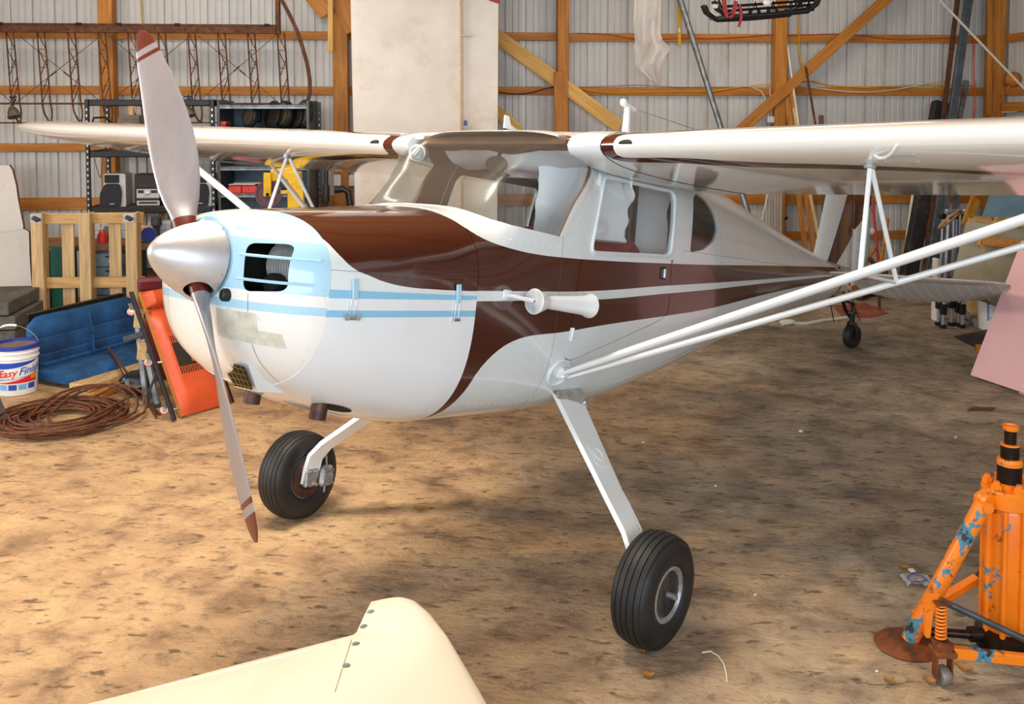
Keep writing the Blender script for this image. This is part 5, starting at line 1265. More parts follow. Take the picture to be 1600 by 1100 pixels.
def badge(u0, u1, v0, v1, off, mat, name):
    b = MB(); b.add([cpt(u0, v0, off), cpt(u1, v0, off), cpt(u1, v1, off), cpt(u0, v1, off)], [(0, 1, 2, 3)]); b.add([cpt(u0, v0, off - .002), cpt(u1, v0, off - .002), cpt(u1, v1, off - .002), cpt(u0, v1, off - .002)], [(3, 2, 1, 0)]); return b.build(name, mat, t)
va, vb = CH * .30, CH * .60; ua, ub = W0 * .18, W0 * .80
badge(ua, ub, va + .05, vb - .05, .0705, M['glare'], 'badge_panel')
for k in range(14):
    for v0, v1 in ((va, va + .045), (vb - .045, vb)): badge(ua + (ub - ua) * (k + .1) / 14, ua + (ub - ua) * (k + .6) / 14, v0, v1, .0705, M['glare'], 'badge_bar')
badge(ua + (ub - ua) * .42, ua + (ub - ua) * .62, va + .07, vb - .065, .0722, M['orange_vinyl'], 'badge_strip')
badge(W0 * .74, W0 * 1.0, CH * .21, CH * .25, .0705, simple('blue_tape', '2372C0', .6, 0, .05, 9), 'blue_tape')
for u in (-.055,):
    b = MB(); b.tube([cpt(u, -.0, .02), cpt(u, CH * 1.0, .02)], .016, 10); b.build('side_rail', M['black'], t)
    for v in (.10, CH * .47, CH * .86): b = MB(); b.cyl(cpt(u, v - .03, .02), cpt(.03, v - .03, .01), .008, 6); b.build('cross_bolt', M['zinc'], t)
b = MB(); b.box(cpt(W0 + .02, CH * .5, -.01), (.03, CH, .03), CR); b.build('side_rail', M['black'], t)
for k, (u, v) in enumerate(((-.085, .085), (-.085, CH * .46), (-.085, CH * .86))):
    b = MB(); cpos = cpt(u, v, -.005); b.lathe([(.0, -.010), (.023, -.010), (.026, -.005), (.026, .005), (.023, .010), (.014, .010), (.0, .010)], cpos, (nrm + wv * -.4), 18); cs = b.build('caster_wheel', simple('pink_caster', 'D7A59B', .5) if k == 0 else bpy.data.materials['pink_caster'], t, 40)
    b = MB(); b.lathe([(.014, .013), (.012, .018), (0, .018)], cpos, (nrm + wv * -.4), 12); b.bar(cpos + upv * .005 + nrm * .016, cpos + upv * .055 + nrm * .016, .022, .008, up=nrm); b.build('caster_fork', M['zinc'], cs)
b = MB(); p = at(244, 443, E0.y + .85); b.box(p, (.26, .06, .10), Euler((.2, 0, .45)), bev=.02); b.box(p + Vector((.02, .05, -.5)), (.24, .04, .92), Euler((.12, 0, .45)), bev=.008); o = one(b, 'creeper', M['maroon_vinyl'], 'second creeper with a maroon pad standing behind the orange one', 'creeper', origin=Vector((p.x, p.y, 0)))
cb = floor_at(214, 618); b = MB(); rows = []
for i in range(9):
    row = []
    for j in range(16):
        a = 2 * PI * j / 16; f = math.sin(PI * (i + .6) / 9.6); r = (.115 + .03 * pnoise(Vector((i * .7, j * .9, 1)))) * f; row.append(cb + Vector((r * math.cos(a), r * math.sin(a), .165 * (1 - math.cos(PI * i / 8)) / 2 + .006)))
    rows.append(row)
b.grid(rows, cv=True); b.f += [tuple(range(16)), tuple(range(128, 144))]; b.m += [0, 0]; one(b, 'plastic_bag', simple('black_plastic_bag', '1B2230', .25, 0, .4, 18, bump=.7), 'crumpled shiny black plastic bag on the floor behind the stand', 'bag', 30)
b = MB(); p = floor_at(230, 598); b.box(p + Vector((.05, .25, .12)), (.30, .26, .05), Euler((0, 0, .5)), bev=.004); b.box(p + Vector((.05, .25, .05)), (.22, .2, .095), Euler((0, 0, .5)), bev=.004); one(b, 'flat_box', M['crate'], 'flat grey box on a block behind the plastic bag', 'box')

# steel parts cabinet with tyres and trays, yellow wheeling machine, wall outlets
t = wthing('steel_cabinet', 'open grey steel shelving cabinet beside the white wing', 'cabinet', U(420, 1.0), .6, 0)
df = .98; ua, ub = U(343, df), U(482, df); za = Z(420, 157, df); d0 = .30
b = MB(); wbox(b, ua, ub, d0, d0 + .02, 0, za - .03); b.build('back_panel', M['blue_steel'], t)
for u in (ua, ub): b = MB(); wbox(b, u - .012, u + .012, d0, df, 0, za); b.build('side_panel', M['dark_steel'], t)
b = MB(); wbox(b, ub + .02, ub + .05, d0 + .02, d0 + .06, 0, za - .01)
for k in range(30): wbox(b, ub + .03, ub + .04, d0 + .059, d0 + .0615, .1 + k * .065, .115 + k * .065, 1)
b.build('corner_angle', [M['dark_steel'], M['zinc']], t)
zsh = [za - .055, Z(420, 203, df), Z(420, 262, df), Z(420, 304, df), .75, .4]
for z in zsh: b = MB(); wbox(b, ua + .012, ub - .012, d0 + .02, df, z - .012, z + .012); wbox(b, ua + .012, ub - .012, df - .008, df, z - .025, z + .012); b.build('shelf', M['galv'], t)
for i, (px, r, w, lab) in enumerate(((393, .125, .06, 'small tan and black tyre leaning alone on the top shelf of the steel cabinet'), (427, .14, .03, 'thin dark disc leaning on the top shelf behind a tan tyre'), (446, .14, .07, 'tan sided tyre leaning in the middle of the top shelf'), (464, .12, .03, 'thin dark disc beside the rightmost tyre on the top shelf'), (477, .145, .06, 'dark shiny tyre leaning at the right end of the top shelf'))):
    p = wall(U(px, .8), .8, zsh[1] + .013 + r); ax = (WU * -.75 + WN * .62 + ez * .18).normalized(); s = thing('small_tyre', lab, 'tyre', p - ez * r, WR, 'tyres on the steel cabinet')
    b = MB(); b.lathe([(.05, w / 2), (r * .9, w / 2), (r, w * .25), (r, -w * .25), (r * .9, -w / 2), (.05, -w / 2), (.05, w / 2)], p, ax, 28); b.build('tread', M['rubber'], s, 40)
    b = MB(); b.lathe([(.05, w / 2 + .001), (r * .55, w / 2 + .006), (r * .8, w / 2 + .002)], p, ax, 28); b.build('sidewall', M['glare'] if i in (1, 3) else simple('worn_tan_wall', '5E5244', .4, 0, .3, 14) if i == 0 else bpy.data.materials['worn_tan_wall'], s, 40)
for px0, px1, z, lab, mt in ((331, 344, zsh[1] + .012, 'small orange bin at the left end of the top cabinet shelf', 'orange_plastic'), (346, 358, zsh[1] + .012, 'low red bin beside the orange one on the top cabinet shelf', 'red_plastic'), (360, 380, zsh[3] + .012, 'left red tray on the middle cabinet shelf', 'red_plastic'), (381, 404, zsh[3] + .012, 'right red tray on the middle cabinet shelf', 'red_plastic')):
    u0_, u1_ = max(U(px0, .85), ua + .015 - (.0 if px0 > 340 else .0)), U(px1, .85); u1_ = max(u1_, u0_ + .05); h = .07 if px0 != 346 else .05; b = MB()
    if px0 == 346: u0_ = U(346, .85)
    for x0, x1, e0_, e1_, z0_, z1_ in ((u0_, u1_, .72, .94, z, z + .006), (u0_, u1_, .934, .94, z, z + h), (u0_, u1_, .72, .726, z, z + h), (u0_, u0_ + .006, .72, .94, z, z + h), (u1_ - .006, u1_, .72, .94, z, z + h)): wbox(b, x0, x1, e0_, e1_, z0_, z1_)
    wbox(b, u0_ + .02, u0_ + (u1_ - u0_) * .45, .94, .945, z + .01, z + h - .01); one(b, 'parts_tray', M[mt], lab, 'tray', group='red trays in the steel cabinet')
for k in range(2): b = MB(); b.box(wall(U(381 + 6 * k, .82), .82, zsh[3] + .095 + .011 * k), (.26, .2, .01), WR @ Euler((0, 0, .2 * k)).to_matrix(), bev=.002); one(b, 'magazine', M['paper'], ['lower magazine lying across the red trays', 'upper magazine lying across the red trays'][k], 'magazine', group='magazines on the red trays')
b = MB(); b.bar(wall(U(350, .8), .8, zsh[3] + .013), wall(U(347, .7), .6, zsh[3] + .25), .16, .012, up=WU); one(b, 'cardboard_sheet', M['wood_old'], 'tan cardboard sheet leaning inside the left end of the steel cabinet', 'cardboard')
YD = 8.75
t = thing('wheeling_machine', 'yellow steel machine with a maroon spoked wheel beside the steel cabinet', 'machine', at(462, 330, YD) * Vector((1, 1, 0)) if False else Vector((at(462, 330, YD).x, YD, 0)))
x0 = at(461, 330, YD).x; zt_ = at(461, 268, YD).z
b = MB(); b.box((x0, YD, zt_ / 2), (.11, .13, zt_), bev=.008); b.build('column', M['yellow'], t)
b = MB(); b.box((x0, YD, .02), (.5, .6, .04), bev=.006); b.build('base', M['yellow'], t)
b = MB(); b.bar(at(424, 274, YD - .02), at(462, 270, YD), .07, .11, bev=.008); b.build('arm', M['yellow'], t)
b = MB(); b.bar(at(418, 270, YD - .09), at(418, 307, YD - .09), .07, .03, up=(0, -1, 0), bev=.006); b.lathe([(.016, 0), (.016, .01), (0, .012)], at(418, 304, YD - .105), (0, -1, 0), 10, m=1); b.build('wheel_bracket', [M['yellow'], M['dark']], t)
b = MB(); b.bar(at(440, 300, YD - .05), at(468, 298, YD - .06), .05, .03); b.bar(at(468, 284, YD - .06), at(470, 322, YD - .06), .06, .05, up=(0, -1, 0)); b.build('lower_arm', M['yellow'], t)
wcn = at(420, 303, YD - .04); M['maroon_wheel'] = simple('maroon_cast_wheel', '5B3A42', .5, .2, .12, 14)
b = MB(); b.lathe([(.105, -.02), (.122, -.02), (.122, .02), (.105, .02), (.105, -.02)], wcn, (.12, -1, .1), 40); b.build('wheel_rim', M['maroon_wheel'], t, 40)
b = MB(); b.lathe([(0, -.008), (.106, -.008), (.106, .008), (0, .008)], wcn, (.12, -1, .1), 32)
for k in range(6):
    a = k * PI / 3 + .3; b.bar(wcn + Vector((0, -.012, 0)), wcn + Vector((math.cos(a) * .105, -.012, math.sin(a) * .105)), .014, .014, up=(0, -1, 0))
b.build('wheel_web', M['maroon_wheel'], t)
for px, w, lab in ((527, .075, 'white double wall outlet left of the post behind the cowling'), (553, .11, 'white four gang wall outlet beside the white wing')):
    u, z = wall_uz(px, 282, .22); s = wthing('wall_outlet', lab, 'outlet', u, .2, z - .06, 'wall outlets')
    b = MB(); wbox(b, u - w / 2, u + w / 2, .18, .215, z - .06, z + .06, bev=.006); b.build('plate', M['white'], s)
    for k in range(1 if px == 527 else 2):
        for dz in (-.025, .025):
            uu = u + (0 if px == 527 else (-.025 + .05 * k)); b = MB(); b.lathe([(.015, 0), (.015, .004), (0, .005)], wall(uu, .215, z + dz), WN, 12)
            for sx in (-.005, .005): wbox(b, uu + sx - .0015, uu + sx + .0015, .219, .221, z + dz - .004, z + dz + .004, 1)
            b.build('socket', [M['white'], M['black']], s)
Yc = 9.35; s = Vector((at(510, 300, Yc).x, Yc, 0)); b = MB(); b.lathe([(.05, 0), (.05, .03), (.02, .05), (.02, 1.12), (.035, 1.13), (.035, 1.28), (.022, 1.30), (.022, 1.42), (.012, 1.44), (.03, 1.46), (0, 1.47)], s, (0, 0, 1), 14); b.tube([s + ez * 1.45, s + ez * 1.5 + Vector((-.05, 0, .02))], .014, 6); one(b, 'tall_jack', M['black'], 'tall thin dark tool stand next to the steel cabinet', 'tool', 40)
p = [at(523, 297, 9.1), at(536, 295, 9.1), at(545, 300, 9.1), at(548, 325, 9.1)]; b = MB(); b.tube([p[0], p[1], p[2], p[3], p[3] * 1.0 - ez * .9], .035, 10)
b.box(Vector((p[3].x, p[3].y, .05)), (.4, .4, .06), bev=.01); one(b, 'bent_guard', M['black'], 'black curved guard standing below the wall outlets', 'guard', 50)

# white fabric covered wing standing on its end
WD = .78; ua, ub = U(556, WD), U(776, WD); ch = ub - ua
t = wthing('stored_wing', 'white fabric covered airplane wing standing on end against the back wall', 'wing', (ua + ub) / 2, WD, 0)
FP = naca(18, .11, .02)
def vrow(z, a0, a1, grow):
    out = []
    for x, y in FP:
        x2 = a0 + (a1 - a0) * x; out.append(wall(ua - grow + (ch + grow) * x2, WD - y * ch * .8 * (1 if a1 > .9 else 1), z))
    return out
hz = [.03] + [.03 + k * .32 for k in range(1, 12)] + [3.75]
def clip_rows(lo, hi):
    """airfoil between chord fractions lo..hi as a closed section"""
    U_, D_ = FP[:len(FP) // 2 + 1][::-1], [FP[len(FP) // 2]] + FP[len(FP) // 2 + 1:] + [FP[0]]
    xs = [lo] + [x for x, y in U_ if lo + .004 < x < hi - .004] + [hi]; g = lambda Q, x: float(np.interp(x, [q[0] for q in Q], [q[1] for q in Q]))
    return [(x, g(U_, x)) for x in xs[::-1]] + [(x, g(D_, x) - (1e-4 if x in (0, 1) else 0)) for x in xs]
for nm_, lo, hi in (('wing_panel', -.1, .745), ('aileron', .748, 1.1)):
    S_ = clip_rows(max(lo, 0), min(hi, 1)); b = MB(); rows = [[wall(ua - .012 * z + (ch + .018 * z) * x, WD - y * ch * .85, z) for x, y in S_] for z in hz]
    b.grid(rows, cv=True); n = len(S_); b.f += [tuple(range(n)), tuple(range((len(hz) - 1) * n, len(hz) * n))]; b.m += [0, 0]; b.build(nm_, M['canvas'], t, 40)
b = MB(); wbox(b, ua + ch * .74, ua + ch * .753, WD - .03, WD + .075, .04, 3.7); b.build('aileron_gap', M['wood_old'], t)
for z in hz[1:-1]:
    b = MB(); 
    for x0, x1 in ((.02, .10), (.90, .985)):
        P = [wall(ua - .012 * z + (ch + .018 * z) * x, WD + .0015 - np.interp(x, [p[0] for p in FP[len(FP) // 2:]], [p[1] for p in FP[len(FP) // 2:]]) * ch * .85 + .001, z) for x in np.linspace(x0, x1, 4)]
        b = MB()
        for a, c in zip(P[:-1], P[1:]): b.bar(a, c, .03, .003, up=WN)
        b.build('rib_tape', M['canvas'], t)
    pass
for py in (55, 199):
    p = wall_at(724, py, WD + .09); b = MB(); b.bar(p - WU * .03, p + WU * .09, .012, .012); b.bar(p + WU * .05 - ez * .015, p + WU * .05 + ez * .015, .02, .012); b.lathe([(.012, 0), (.012, .02)], p + WU * .02, WN, 8); b.build('hinge_bracket', M['galv'], t)
b = MB(); p = wall_at(727, 192, WD + .06); b.box(p, (.03, .02, .05), WR); b.build('blue_clip', M['blue_lid'], t)
b = MB(); P = [wall_at(px, py, WD + .012) for px, py in ((764, -6), (781, -2), (781, 6), (764, 1))]; b.add(P, [(0, 1, 2, 3)]); b.add([p - WN * .01 for p in P], [(3, 2, 1, 0)]); b.build('red_stripe', M['red_vinyl'], t)
# ------------------------------------------------------------------ right side of the hangar and the back wall's hangings
M['pole_white'] = simple('cream_pole_paint', 'E3DCC8', .5, 0, .08, 20)
M['amber_plastic'] = simple('yellow_cord_plastic', 'D9A51E', .45, 0, .08, 20)
M['red_handle'] = simple('red_handle_paint', 'B8222A', .4, 0, .1, 14)
M['slate'] = simple('slate_grey_channel', '5D6B74', .45, .4, .25, 12, dirt='48525A')
M['blackbox'] = simple('dusty_black_plastic', '26262A', .55, 0, .3, 8, dirt='45413E')
M['anod'] = simple('anodised_tube', 'A9B2BF', .3, .7, .08, 14)
M['tan_panel'] = simple('stained_tan_fibreglass', 'A59C82', .6, 0, .15, 3, dirt='8D8468', bump=.08)
M['bluegrey'] = simple('blue_grey_board', '54727F', .55, 0, .1, 4, dirt='63786F')
M['pink'] = simple('pink_painted_panel', 'E6B8BB', .4, 0, .03, 3, dirt='DDABAF')
M['rope'] = simple('tan_rope', 'B08A60', .8, 0, .2, 60, bump=.3)
M['rope_white'] = simple('white_rope', 'DAD6CC', .7, 0, .08, 60)
M['leaf'] = simple('dry_leaf', 'A9763A', .8, 0, .3, 40, bump=.2)
M['clear_tube'] = glass('clear_tube', 'E4E8EC', .35, .5)
M['film'] = glass('hanging_plastic_film', 'F6E4D6', .62, .3)
M['red_mat'] = simple('dusty_red_mat', '8E4A36', .9, 0, .2, 9, dirt='A07050')
def extend_floor(P1, P2): return P1 + (P2 - P1) * (P1.z / (P1.z - P2.z))
def lean(name, top, low, d0, d1, w, h, mat, label, cat, rnd=False, d_up=None):
    """long thing leaning on the back wall: seen through two photo points, its foot on the floor"""
    P1, P2 = wall_at(*top, d0), wall_at(*low, d1); F_ = extend_floor(P1, P2); ax = (P1 - F_).normalized(); F_ = F_ + ax * (.004 + abs(w) * .3)
    b = MB()
    if rnd: b.cyl(F_, P1, w, 12)
    else: b.bar(F_, P1, w, h, up=WN, bev=.004)
    return one(b, name, mat, label, cat, 40 if rnd else None), P1, F_
lean('steel_pipe', (1058, -15), (1125, 195), .12, .42, .033, 0, M['galv'], 'mottled galvanised steel pipe leaning on the back wall beside the plastic film', 'pipe', True)
lean('long_pole', (1229, 62), (1247, 190), .16, .26, .011, 0, M['pole_white'], 'cream wooden pole leaning right of the post above the near wing', 'pole', True)
lean('pry_bar', (1259, 104), (1273, 188), .24, .34, .024, .012, M['rust'], 'dark iron bar leaning under the diagonal brace', 'bar')
for k, (a, c, w, lab) in enumerate((((1227, 131), (1258, 388), .055, 'brown plank leaning right beside the post, leftmost of three'), ((1235, 131), (1271, 390), .05, 'brown plank leaning beside the post, middle of three'), ((1238, 163), (1279, 372), .032, 'thin amber lath leaning next to the two planks behind the fin'))):
    lean('leaning_plank', a, c, .16 + .03 * k, .42 + .02 * k, w, .03, M['amber_z'] if k < 2 else M['pine_z'], lab, 'plank')
lean('short_board', (1283, 180), (1287, 300), .2, .3, .055, .02, M['mdf'], 'dark board end showing just above the near wing beside the iron bar', 'board')
lean('steel_channel', (1517, -25), (1487, 183), .2, .45, .085, .05, M['slate'], 'long grey steel channel leaning into the right corner', 'channel')
lean('dark_timber', (1499, -25), (1474, 183), .18, .42, .04, .05, M['rust'], 'long dark brown beam leaning left of the grey steel channel', 'beam')
lean('zinc_channel', (1510, 126), (1500, 181), .22, .32, .06, .03, M['galv'], 'short bright galvanised channel leaning beside the corner post', 'channel')
b_, P1, F_ = lean('black_trough', (1469, 160), (1423, 412), .22, .62, .155, .11, M['blackbox'], 'long dusty black plastic trough leaning on the wall behind the tailplane', 'trough')
bb = MB(); ax = (P1 - F_).normalized(); q = F_.lerp(P1, .58) + WN * .045; bb.lathe([(.05, .018), (.058, .022), (.062, .018)], q, WN, 20); bb.build('round_lug', M['dark'], b_)
t, P1, F_ = lean('two_tone_pole', (1430, 280), (1411, 415), .3, .55, .018, 0, M['pole_white'], 'pole with white upper and yellow lower half leaning left of the black trough', 'pole', True)
bb = MB(); bb.cyl(F_.lerp(P1, .0), F_.lerp(P1, .50), .0188, 12); bb.build('yellow_half', M['amber_plastic'], t)
lean('thin_lath', (1457, 290), (1435, 415), .32, .6, .02, .02, M['wood_old'], 'thin tan lath leaning between black trough and grey channels', 'lath')
lean('grey_channel', (1466, 280), (1447, 415), .36, .66, .07, .04, M['slate'], 'dark grey channel leaning right of the thin tan lath', 'channel')
lean('zinc_strip', (1472, 300), (1456, 415), .44, .72, .05, .03, M['galv'], 'mottled zinc strip leaning directly left of the folded canopy frame', 'channel')
lean('zinc_strip', (1484, 285), (1470, 380), .40, .6, .055, .03, M['galv'], 'mottled zinc strip showing above the folded canopy frame', 'channel')
lean('zinc_strip', (1498, 285), (1484, 380), .40, .6, .05, .03, M['slate'], 'dull green-grey strip showing behind the rope coil', 'channel')
t, P1, F_ = lean('shovel', (1363, 312), (1374, 425), .25, .45, .016, 0, M['red_handle'], 'red handled shovel leaning on the wall seen between the jury struts', 'shovel', True)
bb = MB(); bb.cyl(F_.lerp(P1, .02), F_.lerp(P1, .32), .02, 10); bb.bar(F_, F_.lerp(P1, .24), .2, .012, up=WN); bb.build('blade', M['dark_steel'], t)
t, P1, F_ = lean('axe_handle', (1387, 342), (1374, 425), .3, .5, .022, 0, M['wood_y'], 'amber wooden tool handle leaning right of the red shovel', 'tool', True)
lean('tool_handle', (1367, 387), (1352, 412), .4, .5, .02, 0, M['wood_y'], 'short tan tool handle leaning at the rudder edge', 'tool', True)
Yh = 9.6; b = MB(); P = [at(1356, 404, Yh), at(1362, 408, Yh), at(1368, 415, Yh), at(1372, 428, Yh)]; P.append(Vector((P[-1].x + .02, Yh, 0.02))); b.tube(P, [.028, .026, .022, .016, .016], 8); one(b, 'grub_hoe', M['rust'], 'dark curved grubbing hoe head standing by the shovel', 'tool', 50)
# bundle of clear corrugated tubes, hooks
u0 = U(1196, .35); 
t = wthing('tube_bundle', 'bundle of clear plastic tubes standing against the wall behind the fuselage', 'tubes', U(1208, .35), .35, 0)
for k in range(6): b = MB(); u = u0 + k * .032 + .012; b.tube([wall(u, .35 + .01 * (k % 2), z) for z in (0, .4, .8, 1.16 + .01 * k)], .0155, 10); b.build('tube', M['clear_tube'], t, 50)
b = MB(); p, q = wall_at(1203, 289, .5), wall_at(1190, 345, .6); b.tube([p, q, extend_floor(p, q)], .006, 6); one(b, 'thin_rod', M['pole_white'], 'thin pale rod leaning across the clear tube bundle', 'rod')
b = MB(); p = wall_at(1221, 347, .06); b.tube([p - WN * .06, p, wall_at(1230, 340, .14)], .014, 8); one(b, 'wall_hook', M['black'], 'black hook sticking out of the wall beside the clear tubes', 'hook')
# folded canopy frame with coil of rope
CD = 8.86
t = thing('canopy_frame', 'folded aluminium canopy frame with black joints standing behind the tailplane', 'frame', Vector((at(1484, 512, CD).x, CD, 0)))
for k, (xt, xb, yb, dd, r) in enumerate(((1473, 1466, 498, .06, .012), (1482, 1473, 509, -.05, .018), (1480, 1479, 480, .10, .010), (1490, 1486, 503, .05, .014), (1495, 1490, 485, .12, .011), (1500, 1497, 500, .04, .013), (1504, 1500, 480, .1, .010), (1509, 1503, 507, -.04, .018))):
    Yk = CD + dd; zf = 0.03 if yb > 495 else at(xb, yb, Yk).z; p = at(xb, yb, Yk); p.z = zf; q = at(xt, 331 if k % 2 else 338, Yk)
    b = MB(); b.cyl(p, q, r, 8); b.build('tube', M['anod'], t, 40)
    if zf < .05: b = MB(); b.box(p - Vector((0, 0, .012)), (.05, .05, .035), bev=.006); b.build('foot', M['black'], t)
    for f in ((.30, .14) if k % 3 else (.34, .18)): b = MB(); b.box(p.lerp(q, f), (.055, .05, .07 if f > .2 else .1), bev=.008); b.build('joint', M['black'], t)
    b = MB(); b.box(q, (.065, .055, .05), bev=.01); b.build('corner_joint', M['black'] if k % 2 == 0 else M['anod'], t)
b = MB(); rc = at(1481, 344, CD - .10); e1 = Vector((.78, .1, .62)).normalized(); e2 = Vector((-.42, -.75, .45)).normalized()
b.tube([rc + e1 * (.125 * math.cos(a)) + e2 * (.055 * math.sin(a)) + Vector((.008, -.01, .008)) * (a / 6) for a in [2 * PI * k / 18 for k in range(50)]], .010, 8); b.tube([rc + e1 * .12, rc + e1 * .13 + Vector((.02, .10, -.02))], .010, 8); one(b, 'rope_coil', M['rope'], 'small coil of tan rope hung on the folded canopy frame', 'rope', 60)
b = MB(); p = at(1461, 493, 9.15); b.box((p.x, 9.15, .30), (.035, .10, .60), bev=.004); one(b, 'white_post', M['white'], 'short white post end beside the canopy frame feet', 'post')
# tan shell on a box, board and lumber scraps, pails and pipes
TD = 8.30
bx = MB(); x0 = at(1545, 400, 9.0).x; bx.box((x0 + .50, 9.30, .48), (.9, .6, .96), bev=.006); one(bx, 'tall_carton', M['wood_old'], 'tall tan carton behind the stained fibreglass shell', 'carton')
b = MB(); rows = []; rows2 = []
L_ = [(1510, 347), (1505, 365), (1499, 390), (1493, 415), (1488, 440), (1491, 452), (1500, 462)]
R_ = [(1680, 372), (1680, 395), (1680, 420), (1680, 450), (1680, 480), (1672, 508), (1650, 520)]
for (a, c), kz in zip(zip(L_, R_), range(7)):
    row = []; row2 = []
    for k in range(11):
        s = k / 10; bul = .12 * math.sin(PI * s) + .10 * (kz / 6) ** 2 * (1 - .0 * s); y = TD + .12 - bul + (.0 if kz < 5 else .10 * (kz - 4))
        p = at(a[0] + (c[0] - a[0]) * s, a[1] + (c[1] - a[1]) * s ** 1.25, y); row.append(p); row2.append(p + Vector((.004, .014, 0)))
    rows.append(row); rows2.append(row2[::1])
sh = shell(rows, rows2, False); sh.m = [0] * len(sh.f); one(sh, 'fibreglass_shell', M['tan_panel'], 'large stained tan fibreglass shell leaning beside the pink panel', 'shell', 40)
b = MB(); P = [at(1553, 285, 8.15), at(1680, 283, 7.95), at(1680, 343, 7.95), at(1534, 338, 8.15)]; n_ = (P[1] - P[0]).cross(P[3] - P[0]).normalized() * .03
b.add(P + [p - n_ for p in P], [(0, 1, 2, 3), (7, 6, 5, 4), (0, 4, 5, 1), (1, 5, 6, 2), (2, 6, 7, 3), (3, 7, 4, 0)]); one(b, 'blue_board', M['bluegrey'], 'blue-grey painted board on top of the lumber scraps under the near wing', 'board')
for k, (a, da, c, dc, w, h, mt, lab) in enumerate((((1529, 286), 8.62, (1504, 352), 8.5, .035, .03, 'wood_y', 'slim amber stick leaning steeply beside the blue-grey board'), ((1526, 312), 8.66, (1514, 338), 8.6, .07, .03, 'amber_plastic', 'yellow level tool standing among the lumber scraps'), ((1566, 336), 8.3, (1530, 385), 8.22, .05, .03, 'wood_pale', 'pale stick leaning under the left corner of the blue-grey board'), ((1520, 365), 8.20, (1640, 402), 8.1, .06, .03, 'wood_pale', 'pale lath lying across the fibreglass shell'), ((1535, 374), 8.16, (1640, 390), 8.0, .08, .03, 'wood_y', 'broad amber offcut lying across the fibreglass shell'), ((1600, 335), 8.35, (1592, 352), 8.3, .08, .05, 'wood_pale', 'pale block under the blue-grey board at the right edge'))):
    b = MB(); b.bar(at(*a, da), at(*c, dc), w, h, up=(0, -1, 0), bev=.003); one(b, 'scrap_stick', M[mt], lab, 'lumber')
b = MB(); p = [at(1541, 300, 8.55), at(1545, 330, 8.5), at(1556, 350, 8.45), at(1570, 356, 8.4)]; b.tube(p, .006, 5); b.tube([at(1570, 345, 8.5), at(1600, 362, 8.4)], .012, 6); one(b, 'loose_cable', M['slate'], 'thin loose cable hanging among the lumber scraps', 'cable')
c = Vector((at(1552, 515, 8.78).x, 8.78, 0)); t = thing('pail', 'white pail with a blue striped label half behind the pink panel', 'bucket', c)
b = MB(); b.lathe([(0, .004), (.125, .004), (.14, .34), (.147, .342), (.147, .36), (.135, .36), (0, .35)], c, (0, 0, 1), 36); b.build('body', M['white'], t, 40)
fa = math.atan2(-c.y, -c.x)
def pail_patch(a0, a1, z0, z1, mt, nm):
    b = MB(); b.grid([[c + Vector((math.cos(a) * (.1265 + z * .0447), math.sin(a) * (.1265 + z * .0447), z)) for z in (z0, z1)] for a in [a0 + (a1 - a0) * k / 6 for k in range(7)]]); b.build(nm, mt, t)
pail_patch(fa - .42, fa + .5, .12, .126, lb, 'label_line')
for k in range(9): pail_patch(fa - .42, fa - .27, .10 + k * .018, .111 + k * .018, lb, 'label_stripe')
b = MB(); p, q = floor_at(1527, 511), floor_at(1503, 492); ez = Vector((0, 0, 1)); b.lathe([(.036, 0), (.036, .45), (.029, .45), (.028, .01), (.036, 0)], p + ez * .037, (q - p), 20); one(b, 'grey_pipe', simple('grey_plastic_pipe', '8C8A86', .5, 0, .1, 8), 'short grey plastic pipe lying beside the pail', 'pipe', 40)
b = MB(); b.cyl(floor_at(1512, 492) + ez * .05 + Vector((0, .3, 0)), floor_at(1530, 480) + ez * .05 + Vector((.2, .3, 0)), .05, 16); one(b, 'grey_drum', M['slate'], 'dark grey tube lying behind the short plastic pipe', 'tube', 40)
t = thing('rubber_mat', 'ribbed black rubber mat lying on the floor beside the pink panel', 'mat', floor_at(1525, 535))
A_, B_, C_ = floor_at(1495, 529), floor_at(1560, 516), floor_at(1535, 549)
for k in range(9):
    s = k / 8; b = MB(); b.bar(A_.lerp(C_, s) + ez * .012, (B_ + (C_ - A_) * s) + ez * .012, .045, .02, bev=.005); b.build('rib', M['blackbox'], t)
b = MB(); p = floor_at(1526, 551); b.box(p + ez * .03 + Vector((.06, .0, 0)), (.12, .08, .06), Euler((0, 0, -.3)), bev=.006); one(b, 'wood_chock', M['wood_y'], 'amber wood block on the floor beside the pink panel', 'block')
PB = [floor_at(1516, 592)]; dp = Vector((.385, -.923, 0)); PB.append(PB[0] + dp * 1.25); TL = wall_at(0, 0, 0) * 0 + at(1596, 376, 7.25); PB.append(TL + dp * 1.22 + Vector((0, 0, .0))); PB.append(TL)
n_ = (PB[1] - PB[0]).cross(PB[3] - PB[0]).normalized() * .035; n_ = n_ if n_.y > 0 else -n_
b = MB(); Q = [p + Vector((0, 0, .03 * (i in (0,)) + .0)) for i, p in enumerate(PB)]
b.add(Q + [p + n_ for p in Q], [(0, 1, 2, 3), (7, 6, 5, 4), (0, 4, 5, 1), (1, 5, 6, 2), (2, 6, 7, 3), (3, 7, 4, 0)]); t = one(b, 'pink_panel', M['pink'], 'big pink painted panel leaning at the right edge of the frame', 'panel')
b = MB(); b.bar(PB[0].lerp(PB[1], .32) + n_ * 1.4 + ez * .02, PB[1] + n_ * 1.4 + ez * .02, .05, .035, bev=.004); b.build('lower_lip', M['pink'], t)
